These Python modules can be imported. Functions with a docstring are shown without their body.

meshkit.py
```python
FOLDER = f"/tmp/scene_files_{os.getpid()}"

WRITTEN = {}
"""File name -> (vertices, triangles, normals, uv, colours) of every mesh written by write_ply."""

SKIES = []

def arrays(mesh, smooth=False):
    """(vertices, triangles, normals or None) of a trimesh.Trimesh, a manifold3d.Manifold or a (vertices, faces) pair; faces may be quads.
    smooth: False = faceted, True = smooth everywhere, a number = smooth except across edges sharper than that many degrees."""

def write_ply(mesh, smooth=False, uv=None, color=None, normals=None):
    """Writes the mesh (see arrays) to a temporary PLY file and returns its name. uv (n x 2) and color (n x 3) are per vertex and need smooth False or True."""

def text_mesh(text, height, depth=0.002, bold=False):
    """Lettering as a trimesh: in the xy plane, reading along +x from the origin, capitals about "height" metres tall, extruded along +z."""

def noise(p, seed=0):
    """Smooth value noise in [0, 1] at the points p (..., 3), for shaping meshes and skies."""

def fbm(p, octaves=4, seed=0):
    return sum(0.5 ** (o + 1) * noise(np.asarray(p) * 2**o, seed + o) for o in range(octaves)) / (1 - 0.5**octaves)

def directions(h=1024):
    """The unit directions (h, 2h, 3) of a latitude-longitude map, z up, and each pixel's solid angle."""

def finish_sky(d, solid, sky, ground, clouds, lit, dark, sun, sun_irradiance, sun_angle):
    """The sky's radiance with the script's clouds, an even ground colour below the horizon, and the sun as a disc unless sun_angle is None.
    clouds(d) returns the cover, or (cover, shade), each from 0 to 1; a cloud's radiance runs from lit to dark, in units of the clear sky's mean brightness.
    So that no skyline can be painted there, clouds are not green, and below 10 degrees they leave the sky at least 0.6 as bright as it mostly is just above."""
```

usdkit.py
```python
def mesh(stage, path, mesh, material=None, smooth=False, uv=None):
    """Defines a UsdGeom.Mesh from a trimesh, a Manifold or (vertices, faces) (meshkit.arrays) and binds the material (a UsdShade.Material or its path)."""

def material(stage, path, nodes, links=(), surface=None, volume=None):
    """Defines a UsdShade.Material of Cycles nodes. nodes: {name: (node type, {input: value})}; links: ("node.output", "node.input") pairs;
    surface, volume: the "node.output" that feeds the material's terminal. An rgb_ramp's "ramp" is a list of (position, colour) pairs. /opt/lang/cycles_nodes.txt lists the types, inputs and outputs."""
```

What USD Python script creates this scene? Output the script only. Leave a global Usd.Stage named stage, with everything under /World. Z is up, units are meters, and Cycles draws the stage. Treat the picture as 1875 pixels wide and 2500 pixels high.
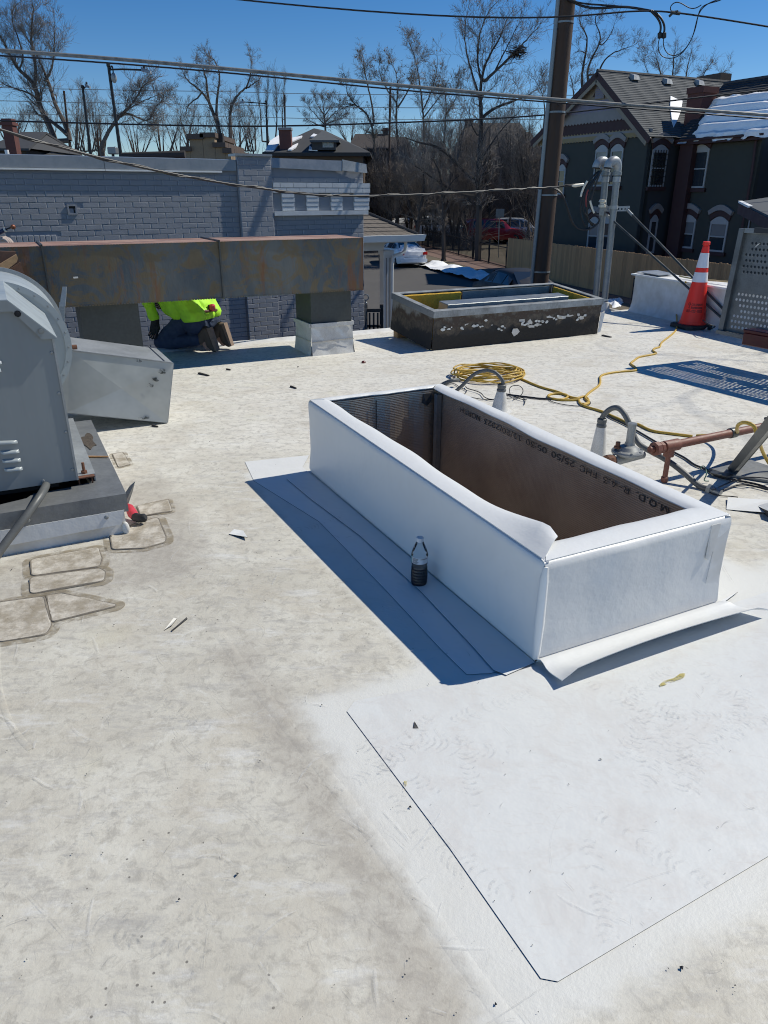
import math, random
import numpy as np
import trimesh, manifold3d as m3
from shapely.geometry import Polygon, Point, box as sbox
from shapely.ops import unary_union
from shapely import affinity
from pxr import Usd, UsdGeom, UsdLux, UsdShade, Gf, Sdf, Vt
import usdkit, meshkit

# ------------------------------------------------------------------ stage, camera, sky, sun
stage = Usd.Stage.CreateInMemory()
UsdGeom.SetStageUpAxis(stage, UsdGeom.Tokens.z)
UsdGeom.SetStageMetersPerUnit(stage, 1.0)
UsdGeom.Xform.Define(stage, '/World'); UsdGeom.Scope.Define(stage, '/World/Looks')
F, PITCH, H = 1800.0, math.atan(775 / 1800), 1.38
SUN_AZ, SUN_EL = math.radians(68.3), math.radians(47.5)
SKY_STRENGTH, SUN_INTENSITY, EXPOSURE = 0.096, 1.18, 0.0
cam = UsdGeom.Camera.Define(stage, '/World/camera')
cam.CreateFocalLengthAttr(20.0); cam.CreateHorizontalApertureAttr(20.0 * 1875 / F); cam.CreateVerticalApertureAttr(20.0 * 2500 / F)
cam.CreateClippingRangeAttr(Gf.Vec2f(0.05, 2000)); cam.CreateExposureAttr(EXPOSURE)
cam.AddTranslateOp().Set(Gf.Vec3d(0, 0, H)); cam.AddRotateXOp().Set(90 - math.degrees(PITCH))
S = np.array([math.sin(SUN_AZ) * math.cos(SUN_EL), math.cos(SUN_AZ) * math.cos(SUN_EL), math.sin(SUN_EL)])
sky = UsdLux.DomeLight.Define(stage, '/World/sky')
sm = usdkit.material(stage, '/World/Looks/sky', {
    's': ('sky_texture', {'sky_type': 'single_scattering', 'sun_disc': False, 'sun_elevation': SUN_EL, 'sun_rotation': SUN_AZ,
                          'altitude': 1600.0, 'air_density': 1.0, 'aerosol_density': 0.08, 'ozone_density': 3.5}),
    'h': ('hsv', {'hue': 0.505, 'saturation': 1.33, 'value': 1.0, 'fac': 1.0}),
    'b': ('background_shader', {'strength': SKY_STRENGTH})}, [('s.color', 'h.color'), ('h.color', 'b.color')], surface='b.background')
UsdShade.MaterialBindingAPI.Apply(sky.GetPrim()).Bind(sm)
sky.GetPrim().SetCustomDataByKey('kind', 'structure')
sun = UsdLux.DistantLight.Define(stage, '/World/sun')
sun.CreateIntensityAttr(SUN_INTENSITY); sun.CreateAngleAttr(0.5); sun.CreateNormalizeAttr(True); sun.CreateColorAttr(Gf.Vec3f(1, .96, .85))
zx = np.cross([0, 0, 1], S); zx /= np.linalg.norm(zx); zy = np.cross(S, zx)
sun.AddTransformOp().Set(Gf.Matrix4d(*zx, 0, *zy, 0, *S, 0, 0, 0, 0, 1))

# ------------------------------------------------------------------ surveying: a line of sight from the camera meets a plane
cp, sp = math.cos(PITCH), math.sin(PITCH)
O = np.array([0, 0, H]); FW = np.array([0, cp, -sp]); UP = np.array([0, sp, cp]); RT = np.array([1., 0, 0])
def ray(px, py): return FW * F + RT * (px - 937.5) + UP * (1250 - py)
def G(px, py, z=0.0): d = ray(px, py); return O + d * ((z - H) / d[2])
def onp(px, py, p0, n): d = ray(px, py); n = np.asarray(n, float); return O + d * (((np.asarray(p0) - O) @ n) / (d @ n))
def aty(px, py, y): d = ray(px, py); return O + d * (y / d[1])
def zat(g, py): d = ray(937.5, py); return H + g[1] * d[2] / d[1]
def V(px, py, A, B): t = np.asarray(B, float) - A; return onp(px, py, A, [t[1], -t[0], 0])
A3 = lambda *a: np.array(a, float)
def pxy(p): d = np.asarray(p, float) - O; z = d @ FW; return 937.5 + F * (d @ RT) / z, 1250 - F * (d @ UP) / z
YAW = math.radians(26.5)
E1 = A3(math.cos(YAW), math.sin(YAW), 0); E2 = A3(-math.sin(YAW), math.cos(YAW), 0); Z = A3(0, 0, 1)

# ------------------------------------------------------------------ mesh helpers
class MB:
    def __init__(s): s.v = []; s.f = []; s.n = 0
    def add(s, v, f):
        v = np.asarray(v, float).reshape(-1, 3); f = np.asarray(f, int)
        if f.shape[1] == 4: f = np.vstack([f[:, [0, 1, 2]], f[:, [0, 2, 3]]])
        s.v.append(v); s.f.append(f + s.n); s.n += len(v); return s
    def tm(s, t): return s.add(t.vertices, t.faces)
    def hexa(s, b, t):   # bottom quad ccw seen from above, top quad
        return s.add(np.vstack([b, t]), [[3, 2, 1, 0], [4, 5, 6, 7], [0, 1, 5, 4], [1, 2, 6, 5], [2, 3, 7, 6], [3, 0, 4, 7]])
    def box(s, o, u, v, w):   # origin corner and three edge vectors
        o, u, v, w = (np.asarray(q, float) for q in (o, u, v, w))
        if np.cross(u, v) @ w < 0: u, v = v, u
        return s.hexa([o, o + u, o + u + v, o + v], [o + w, o + u + w, o + u + v + w, o + v + w])
    def cbox(s, o, u, v, w, c):   # the same with chamfered edges
        o, u, v, w = (np.asarray(q, float) for q in (o, u, v, w))
        L = [np.linalg.norm(q) for q in (u, v, w)]
        pts = []
        for i in (0, 1):
            for j in (0, 1):
                for k in (0, 1):
                    for ax in range(3):
                        t = [i, j, k]
                        q = o.copy()
                        for a, (vec, l) in enumerate(zip((u, v, w), L)):
                            q = q + vec * (t[a] if a == ax else (c / l if t[a] == 0 else 1 - c / l))
                        pts.append(q)
        h = trimesh.convex.convex_hull(np.array(pts)); return s.tm(h)
    def quad(s, a, b, c, d): return s.add([a, b, c, d], [[0, 1, 2, 3]])
    def slab(s, poly, off):   # polygon of 3-d points given thickness along off
        poly = np.asarray(poly, float); n = len(poly); off = np.asarray(off, float)
        nn = np.zeros(3)
        for i in range(n): nn += np.cross(poly[i] - poly[0], poly[(i + 1) % n] - poly[0])
        if nn @ off < 0: poly = poly[::-1]; nn = -nn
        a = poly[1] - poly[0]; a = a / np.linalg.norm(a); w = nn / np.linalg.norm(nn); b = np.cross(w, a)
        p2 = np.c_[(poly - poly[0]) @ a, (poly - poly[0]) @ b]
        vv, ff = trimesh.creation.triangulate_polygon(Polygon(p2), engine='earcut')
        # keep the original vertex positions (handles slightly bent outlines)
        from scipy.spatial import cKDTree
        idx = cKDTree(p2).query(vv)[1]; v3 = poly[idx]
        tri = np.cross(v3[ff[:, 1]] - v3[ff[:, 0]], v3[ff[:, 2]] - v3[ff[:, 0]]) @ w
        ff = np.where((tri < 0)[:, None], ff[:, ::-1], ff)
        s.add(v3 + off, ff); s.add(v3, ff[:, ::-1])
        for i in range(n):
            p, q = poly[i], poly[(i + 1) % n]; s.quad(p, q, q + off, p + off)
        return s
    def plate(s, shape, o, a, b, off):   # shapely shape in the (a,b) frame at o, extruded by off
        off = np.asarray(off, float)
        for g in getattr(shape, 'geoms', [shape]):
            if g.is_empty or g.area < 1e-9: continue
            t = trimesh.creation.extrude_polygon(g, 1.0, engine='earcut')
            v = t.vertices; f = t.faces
            if np.cross(a, b) @ off < 0: f = f[:, ::-1]
            s.add(np.asarray(o) + v[:, :1] * a + v[:, 1:2] * b + v[:, 2:] * off, f)
        return s
    def tube(s, path, r, n=10, caps=True, sx=None):
        P = np.asarray(path, float); m = len(P); r = np.broadcast_to(np.asarray(r, float), (m,))
        T = np.gradient(P, axis=0) if m > 2 else np.repeat((P[1] - P[0])[None], 2, 0)
        T /= np.maximum(np.linalg.norm(T, axis=1, keepdims=True), 1e-9)
        u = np.cross(T[0], [0, 0, 1]);
        if np.linalg.norm(u) < 1e-3: u = np.cross(T[0], [1, 0, 0])
        rings = []; a = np.linspace(0, 2 * np.pi, n, endpoint=False)
        for i in range(m):
            u = u - T[i] * (u @ T[i]); u /= np.linalg.norm(u); w = np.cross(T[i], u)
            rings.append(P[i] + r[i] * (np.cos(a)[:, None] * u + np.sin(a)[:, None] * w))
        v = np.vstack(rings); f = []
        i = np.arange(n); j = (i + 1) % n
        for k in range(m - 1): f.append(np.c_[k * n + i, k * n + j, (k + 1) * n + j, (k + 1) * n + i])
        s.add(v, np.vstack(f))
        if caps:
            for k, sg in ((0, -1), (m - 1, 1)):
                c = np.vstack([P[k], rings[k]]); ff = np.c_[np.zeros(n, int), 1 + i, 1 + j]
                s.add(c, ff if sg > 0 else ff[:, ::-1])
        return s
    def lathe(s, prof, o, axis=(0, 0, 1), n=24):   # profile of (radius, height)
        axis = np.asarray(axis, float); axis /= np.linalg.norm(axis)
        u = np.cross(axis, [0, 1, 0] if abs(axis[1]) < .9 else [1, 0, 0]); u /= np.linalg.norm(u); w = np.cross(axis, u)
        a = np.linspace(0, 2 * np.pi, n, endpoint=False); v = []
        for r, h in prof: v.append(np.asarray(o) + axis * h + max(r, 1e-5) * (np.cos(a)[:, None] * u + np.sin(a)[:, None] * w))
        v = np.vstack(v); f = []; i = np.arange(n); j = (i + 1) % n
        for k in range(len(prof) - 1): f.append(np.c_[k * n + i, k * n + j, (k + 1) * n + j, (k + 1) * n + i])
        return s.add(v, np.vstack(f))
    def grid(s, P):   # (rows, cols, 3) surface
        P = np.asarray(P, float); a, b = P.shape[:2]; i = np.arange(a * b).reshape(a, b)
        return s.add(P.reshape(-1, 3), np.c_[i[:-1, :-1].ravel(), i[:-1, 1:].ravel(), i[1:, 1:].ravel(), i[1:, :-1].ravel()])
    def mesh(s): return trimesh.Trimesh(np.vstack(s.v), np.vstack(s.f), process=False)
def solid_grid(P, off):   # a bent sheet with thickness
    P = np.asarray(P, float); off = np.broadcast_to(np.asarray(off, float), P.shape); m = MB(); m.grid(P + off); m.grid(P[:, ::-1])
    for e in (np.stack([P[0], P[0] + off[0]])[:, ::-1], np.stack([P[-1], P[-1] + off[-1]]), np.stack([P[:, 0], P[:, 0] + off[:, 0]]), np.stack([P[:, -1], P[:, -1] + off[:, -1]])[:, ::-1]): m.grid(e)
    return m
def spline(pts, n=8):
    P = np.asarray(pts, float)
    if len(P) < 3: return np.linspace(P[0], P[-1], n)
    from scipy.interpolate import CubicSpline
    d = np.r_[0, np.cumsum(np.maximum(np.linalg.norm(np.diff(P, axis=0), axis=1), 1e-6) ** .7)]
    return CubicSpline(d, P)(np.linspace(0, d[-1], n * (len(P) - 1) + 1))

used = {}; LOC = {}
def numbered(parent, name):
    k = (parent, name); c = used.get(k, 0); used[k] = c + 1
    return f'{parent}/{name}' if c == 0 else f'{parent}/{name}_{c:03d}'
def setd(p, label=None, cat=None, group=None, kind=None):
    for k, v in (('label', label), ('category', cat), ('group', group), ('kind', kind)):
        if v: p.SetCustomDataByKey(k, v)
def thing(name, label, cat, loc=(0, 0, 0), group=None):
    path = numbered('/World', name); x = UsdGeom.Xform.Define(stage, path); x.AddTranslateOp().Set(Gf.Vec3d(*map(float, loc)))
    LOC[path] = np.asarray(loc, float); setd(x.GetPrim(), label, cat, group); return path
def obj(name, mb, mat, parent=None, label=None, cat=None, group=None, kind=None, smooth=False, loc=None):
    par = parent or '/World'; path = numbered(par, name)
    t = mb.mesh() if isinstance(mb, MB) else mb
    if parent is None and loc is None and kind is None: b = t.bounds; loc = (b[0] + b[1]) / 2; loc[2] = b[0][2]
    base = LOC.get(par, np.zeros(3)); here = base if loc is None or parent else np.asarray(loc, float)
    v = t.vertices - here
    m = usdkit.mesh(stage, path, trimesh.Trimesh(v, t.faces, process=False), M[mat], smooth=smooth)
    if parent is None and loc is not None: m.AddTranslateOp().Set(Gf.Vec3d(*map(float, here)))
    LOC[path] = here; setd(m.GetPrim(), label, cat, group, kind); return path

# ------------------------------------------------------------------ materials
M = {}
class NG:
    def __init__(s): s.n = {}; s.l = []; s.c = 0
    def __call__(s, kind, out, **kw):
        s.c += 1; nm = f'n{s.c}'; ins = {}
        for k, v in kw.items():
            if isinstance(v, str) and v.startswith('@'): s.l.append((v[1:], f'{nm}.{k}'))
            else: ins[k] = v
        s.n[nm] = (kind, ins); return f'@{nm}.{out}'
    def pos(s): return s('geometry', 'position')
    def map(s, v, scale=(1, 1, 1), rot=(0, 0, 0), loc=(0, 0, 0)): return s('mapping', 'vector', vector=v, scale=scale, rotation=rot, location=loc)
    def noise(s, v, scale, detail=4, rough=.6, dist=0.0): return s('noise_texture', 'fac', vector=v, scale=scale, detail=float(detail), roughness=rough, distortion=dist)
    def ramp(s, f, *stops): return s('rgb_ramp', 'color', fac=f, ramp=[(p, (c, c, c) if np.ndim(c) == 0 else c) for p, c in stops])
    def mix(s, f, a, b, t='mix'): return s('mix', 'color', mix_type=t, fac=f, color1=a, color2=b)
    def math(s, t, a, b=0.0, clamp=False): return s('math', 'value', math_type=t, value1=a, value2=b, use_clamp=clamp)
    def ss(s, v, a, b): return s('map_range', 'result', range_type='smoothstep', value=v, from_min=a, from_max=b, to_min=0.0, to_max=1.0, clamp=True)
    def done(s, name, bsdf): M[name] = usdkit.material(stage, f'/World/Looks/{name}', s.n, s.l, surface=bsdf[1:])
def mul(c, k): return tuple(min(1.0, x * k) for x in c)
def pm(name, c, rough=.6, metal=0.0, var=.18, scale=5., c2=None, bump=.0, bscale=60., spec=.5, stretch=(1, 1, 1), lo=.35, hi=.65, fine=True, rot=(0, 0, 0), coat=0.0):
    g = NG(); p = g.map(g.pos(), stretch, rot)
    n = g.noise(p, scale, 6, .62); f = g.ramp(n, (lo, 0), (hi, 1))
    col = g.mix(f, mul(c, 1 - var) if c2 is None else c2, mul(c, 1 + var * .6) if c2 is None else c)
    if fine:
        n2 = g.noise(p, scale * 9, 3, .7); col = g.mix(.35, col, g.mix(g.ramp(n2, (.3, 0), (.7, 1)), mul(c, .62), mul(c, 1.3)), 'mix') if var > .12 else col
    kw = dict(base_color=col, metallic=metal, specular_ior_level=spec, coat_weight=coat)
    kw['roughness'] = g('map_range', 'result', value=n, from_min=.3, from_max=.7, to_min=max(.05, rough - .1), to_max=min(1., rough + .1))
    if bump: kw['normal'] = g('bump', 'normal', height=g.noise(p, bscale, 4, .6), strength=bump, distance=.01)
    g.done(name, g('principled_bsdf', 'BSDF', **kw))
def deck_material():
    g = NG(); p = g.pos(); q = g.map(p, (1, 1, 0)); gr = g.map(p, (1, 1, 0), (0, 0, -YAW))     # gr: along the grid of the roof
    big = g.noise(q, .9, 5, .6); mid = g.noise(q, 4.2, 7, .68, .4); fin = g.noise(q, 26, 5, .72, .6)
    col = g.mix(g.ramp(big, (.36, 0), (.64, 1)), (.525, .50, .428), (.655, .632, .558))
    yy = g('separate_xyz', 'y', vector=q); yy = g.math('add', yy, g.math('multiply', g.math('subtract', big, .5), 2.5)); clean = g.ss(yy, 2.6, 5.2)
    col = g.mix(g.math('multiply', clean, .75), col, (.76, .735, .665))
    col = g.mix(g.ramp(mid, (.40, 0), (.62, 1)), g.mix(.5, col, g.mix(clean, (.42, .385, .32), (.60, .565, .495))), col)
    col = g.mix(g.ramp(fin, (.36, .60), (.5, 0)), col, (.33, .31, .27))
    swl = g.noise(q, 7.5, 8, .74, 2.6); col = g.mix(g.math('multiply', g.ramp(swl, (.55, 0), (.68, 1)), .38), col, (.355, .33, .285)); col = g.mix(g.math('multiply', g.ramp(swl, (.32, 1), (.43, 0)), .45), col, (.68, .675, .63))
    sw2 = g.noise(g.map(q, (1, 1, 1), (0, 0, 1.1), (4, 1, 0)), 15., 7, .75, 3.2); col = g.mix(g.math('multiply', g.ramp(sw2, (.58, 0), (.68, 1)), .38), col, (.30, .28, .24))
    for k, (rot, sc, st) in enumerate(((.5, 4.0, 3.2), (2.1, 3.4, 3.6), (1.25, 6.5, 3.0), (2.8, 9.0, 3.0))):              # rubbed streaks in several directions
        s = g.noise(g.map(q, (1, st, 1), (0, 0, rot), (3.1 * k, 7.7, 0)), sc, 6, .72)
        col = g.mix(g.math('multiply', g.ramp(s, (.55, 0), (.68, 1)), .55), col, (.36, .345, .32) if k != 1 else (.66, .66, .645))
    wv = g('voronoi_texture', 'distance', vector=g.map(q, (1, 1, 1)), scale=34., feature='f1')
    sp_ = g.math('multiply', g.math('less_than', wv, .10), g.math('greater_than', g.noise(q, 3., 2), .56))
    col = g.mix(g.math('multiply', sp_, .8), col, (.13, .12, .105))
    gl = g.ramp(g.noise(q, 1.7, 3), (.62, 0), (.72, 1)); col = g.mix(g.math('multiply', gl, .35), col, (.60, .57, .42)); br_ = g.noise(g.map(q, (1, 1, 1), (0, 0, .7), (9, 3, 0)), 2.1, 7, .7, .8); col = g.mix(g.math('multiply', g.ramp(br_, (.52, 0), (.66, 1)), .36), col, (.44, .385, .30))
    # cleaned, whiter membrane round the new sheets: rectangles in the grid of the roof, edges rubbed unevenly
    def rect(u0, u1, v0, v1, w, amp):
        d = g('vector_math', 'vector', math_type='add', vector1=gr, vector2=g('vector_math', 'vector', math_type='scale', vector1=g('noise_texture', 'color', vector=q, scale=5., detail=5., roughness=.65), scale=amp))
        x = g('separate_xyz', 'x', vector=d); y = g('separate_xyz', 'y', vector=d); o = amp * .5
        return g.math('multiply', g.math('multiply', g.ss(x, u0 + o - w, u0 + o + w), g.ss(x, u1 + o + w, u1 + o - w)), g.math('multiply', g.ss(y, v0 + o - w, v0 + o + w), g.ss(y, v1 + o + w, v1 + o - w)))
    for r in CLEAN: col = g.mix(g.math('multiply', rect(*r), g.ramp(mid, (.3, .75), (.6, .95))), col, (.625, .622, .59))
    for r in DIRTY: col = g.mix(g.math('multiply', rect(*r), g.ramp(fin, (.3, .92), (.6, .4))), col, (.36, .33, .285))
    b1 = g('bump', 'normal', height=g.noise(q, 90, 4, .7), strength=.25, distance=.004)
    b2 = g('bump', 'normal', height=mid, strength=.25, distance=.012, normal=b1)
    g.done('deck', g('principled_bsdf', 'BSDF', base_color=col, roughness=g.ramp(mid, (.3, .62), (.7, .5)), specular_ior_level=.45, normal=b2))
def white_material(name, c, dirt, amt):
    g = NG(); p = g.pos(); col = c
    a = g.noise(p, 4.5, 8, .72, 1.2); b = g.noise(g.map(p, (1, 2.5, 1), (0, 0, .9)), 9, 7, .75, 1.5)
    col = g.mix(g.math('multiply', g.ramp(a, (.46, 0), (.72, 1)), amt), col, dirt)
    col = g.mix(g.math('multiply', g.ramp(b, (.54, 0), (.72, 1)), amt * .9), col, dirt)
    nb = g('bump', 'normal', height=g.noise(p, 8, 4), strength=.18 if amt > .2 else .05, distance=.02)
    g.done(name, g('principled_bsdf', 'BSDF', base_color=col, roughness=.42, specular_ior_level=.5, normal=nb))
def rust_duct():
    g = NG(); p = g.pos(); q = g.map(p, (1, 1, .35))
    a = g.noise(q, 2.6, 7, .66, .6); b = g.noise(g.map(p, (1, 1, .12)), 9, 6, .7); c = g.noise(p, 5, 8, .7, 1.2)
    col = g.mix(g.ramp(a, (.38, 0), (.62, 1)), (.062, .080, .095), (.118, .128, .126))
    col = g.mix(g.math('multiply', g.ramp(c, (.47, 0), (.56, 1)), .72), col, (.15, .11, .05))
    col = g.mix(g.math('multiply', g.ramp(b, (.54, 0), (.66, 1)), .75), col, (.17, .07, .028))
    g.done('duct_side', g('principled_bsdf', 'BSDF', base_color=col, metallic=.25, roughness=g.ramp(c, (.35, .35), (.65, .62)), normal=g('bump', 'normal', height=a, strength=.3, distance=.02)))
    g = NG(); p = g.pos(); a = g.noise(g.map(p, (1, 3, 1), (0, 0, -YAW)), 2.2, 7, .68, .5)
    col = g.mix(g.ramp(a, (.38, 0), (.62, 1)), (.25, .135, .10), (.40, .27, .21)); col = g.mix(g.ramp(g.noise(p, 18, 5), (.5, 0), (.7, .5)), col, (.15, .07, .045))
    g.done('duct_top', g('principled_bsdf', 'BSDF', base_color=col, roughness=.7, metallic=.1))
def tar_material():
    g = NG(); p = g.pos(); z = g('separate_xyz', 'z', vector=p); a = g.noise(p, 6, 7, .66, .5); b = g.noise(p, 22, 6, .7)
    zz = g.math('add', z, g.math('multiply', g.math('subtract', a, .5), .34))
    col = g.mix(g.ss(zz, .15, .20), (.016, .015, .014), g.mix(g.ramp(b, (.35, 0), (.7, 1)), (.04, .031, .023), (.13, .10, .068)))
    col = g.mix(g.ss(zz, .30, .37), col, (.22, .215, .20))
    col = g.mix(g.math('multiply', g.ss(zz, .255, .27), g.math('subtract', 1.0, g.ss(zz, .29, .31))), col, (.062, .04, .026))
    g.done('tar', g('principled_bsdf', 'BSDF', base_color=col, roughness=.75, normal=g('bump', 'normal', height=b, strength=.6, distance=.01)))
def foil_material():
    g = NG(); p = g.pos(); gr = g.map(p, (1, 1, 1), (0, 0, -YAW))
    w = g('wave_texture', 'fac', vector=gr, scale=34., bands_direction='y', distortion=.6, detail=2.); w2 = g('wave_texture', 'fac', vector=gr, scale=34., bands_direction='z', distortion=.4)
    h = g.math('add', g.math('multiply', g.math('add', w, w2), .35), g.math('multiply', g.noise(p, 14, 5, .65, 1.), 1.6))
    col = g.mix(g.ramp(g.noise(p, 3, 5), (.35, 0), (.65, 1)), (.42, .34, .27), (.56, .475, .39))
    g.done('foil', g('principled_bsdf', 'BSDF', base_color=col, metallic=.75, roughness=.34, normal=g('bump', 'normal', height=h, strength=.35, distance=.006)))
def ghost(name, c, a, scale=40, lo=.35, hi=.6):   # a thin stain: it covers only in flecks
    g = NG(); f = g.math('multiply', g.ramp(g.noise(g.pos(), scale, 4, .7), (lo, 0), (hi, 1)), a)
    g.done(name, g('mix_closure', 'closure', fac=f, closure1=g('transparent_bsdf', 'BSDF'), closure2=g('diffuse_bsdf', 'BSDF', color=c)))
def pane(name, tint, c=(.02, .025, .03)):    # a dark room behind reflecting glass
    g = NG(); g.done(name, g('principled_bsdf', 'BSDF', base_color=c, roughness=.06, specular_ior_level=.8))
def clear(name, tint, rough=.03):
    g = NG(); g.done(name, g('mix_closure', 'closure', fac=g('fresnel', 'fac', IOR=1.22), closure1=g('transparent_bsdf', 'BSDF', color=tint), closure2=g('glossy_bsdf', 'BSDF', color=(1, 1, 1), roughness=rough)))
# rectangles (u0, u1, v0, v1, softness, unevenness) in the grid of the roof; u along E1, v along E2
def uv(p): return float(p @ E1), float(p @ E2)
pA, pB = uv(G(847, 1738)), uv(G(1320, 2390))
cF = G(1308, 1618); cu, cv = uv(cF)
CLEAN = [(pA[0] - .13, pA[0] + 3, pB[1] - .09, pA[1] + .10, .045, .14), (cu - .34, cu + 1.15, cv - .3, cv + 2.12, .03, .07)]
fx = uv(G(311, 1302))
DIRTY = [(pA[0] - .26, pA[0] - .13, pB[1] - .6, pA[1] + .5, .06, .16), (fx[0] - 2, fx[0] + .16, fx[1] - .55, fx[1] - .03, .06, .2), (fx[0], fx[0] + .28, fx[1] - .5, fx[1] + .7, .06, .2)]
deck_material(); rust_duct(); tar_material(); foil_material()
white_material('tpo', (.63, .635, .618), (.535, .495, .46), .55); white_material('tpo_clean', (.675, .68, .67), (.585, .575, .555), .22)
pm('tpo_old', (.56, .52, .45), .6, var=.2, scale=9, c2=(.36, .32, .26), bump=.25, bscale=40)
pm('tpo_wall', (.70, .70, .69), .5, var=.1, scale=6, c2=(.55, .53, .49))
pm('cut_edge', (.03, .03, .032), .7, var=.1); pm('seal_bead', (.20, .175, .14), .7, var=.25, scale=20)
ghost('scuff', (.26, .24, .21), .26, 60); ghost('dirt_brown', (.31, .265, .195), .8, 16, .38, .64); ghost('dirt_faint', (.33, .28, .205), .5, 14, .42, .66); ghost('stain_dark', (.06, .065, .06), .8, 35, .42, .62); ghost('scuff_light', (.75, .75, .74), .22, 50); ghost('footprint', (.48, .46, .435), .22, 70, .42, .66); ghost('print_dark', (.30, .285, .26), .20, 60, .42, .66); ghost('glue_stain', (.52, .45, .18), .75, 45, .42, .58)
pm('fan_paint', (.235, .26, .268), .38, var=.07, scale=4, bump=.05, bscale=18, stretch=(1, 1, .22)); pm('fan_side', (.34, .375, .385), .35, var=.08, scale=3)
pm('galvanised', (.235, .25, .255), .40, .45, var=.16, scale=9, bump=.08); pm('galvanised_light', (.32, .335, .34), .42, .3, var=.14, scale=6)
pm('galv_duct', (.47, .485, .465), .45, .25, var=.10, scale=5, c2=(.38, .395, .38))
pm('weathered_cap', (.15, .158, .165), .5, .3, var=.35, scale=6, bump=.1, c2=(.25, .255, .25)); pm('rubbish', (.07, .055, .042), .9, var=.4, scale=25, bump=.8)
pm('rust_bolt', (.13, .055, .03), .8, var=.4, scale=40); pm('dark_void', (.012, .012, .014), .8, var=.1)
pm('conduit_grey', (.10, .104, .102), .5, var=.15, scale=20); pm('boot_white', (.62, .62, .60), .55, var=.15, scale=14, c2=(.48, .46, .42))
pm('cord_yellow', (.50, .32, .045), .5, var=.15, scale=30); pm('cord_pale', (.52, .42, .20), .5, var=.15, scale=30); pm('cord_black', (.015, .015, .017), .45, var=.1); pm('wire_green', (.05, .16, .12), .5)
pm('pipe_red', (.205, .075, .048), .55, var=.25, scale=14, c2=(.13, .045, .03), bump=.1); pm('strut_dark', (.075, .08, .078), .4, .5, var=.25, scale=12)
pm('plate_grey', (.22, .225, .22), .5, .3, var=.2, scale=7); pm('regulator', (.25, .255, .25), .5, .5, var=.2, scale=20)
pm('brick_paint', (.27, .28, .305), .6, var=.07, scale=5, bump=.15, bscale=70); pm('brick_paint_b', (.262, .272, .297), .6, var=.08, scale=6, bump=.15, bscale=70); pm('mortar_paint', (.25, .265, .30), .7, var=.1)
pm('trim_paint', (.52, .55, .58), .55, var=.08, scale=6); pm('cap_metal', (.25, .265, .285), .35, .3, var=.12, scale=3); pm('white_edge', (.75, .75, .73), .5, var=.05)
pm('porch_white', (.60, .61, .60), .5, var=.06, scale=3); pm('shingle_tan', (.135, .115, .098), .85, var=.25, scale=9); pm('shingle_grey', (.072, .079, .086), .85, var=.28, scale=7, stretch=(1, 1, 3)); pm('shingle_dark', (.045, .047, .052), .85, var=.25, scale=6); pm('shingle_brown', (.04, .031, .026), .85, var=.25, scale=6)
pm('house_green', (.034, .037, .031), .75, var=.15, scale=3); pm('house_blue', (.036, .040, .044), .75, var=.15, scale=3); pm('maroon', (.042, .016, .017), .65, var=.15, scale=6); pm('cream', (.24, .20, .15), .65, var=.12); pm('ochre', (.26, .195, .095), .65, var=.12); pm('lavender', (.20, .185, .25), .65, var=.1); pm('pale_grey', (.23, .215, .21), .65, var=.1); pm('window_white', (.33, .34, .345), .5, var=.05)
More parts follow.
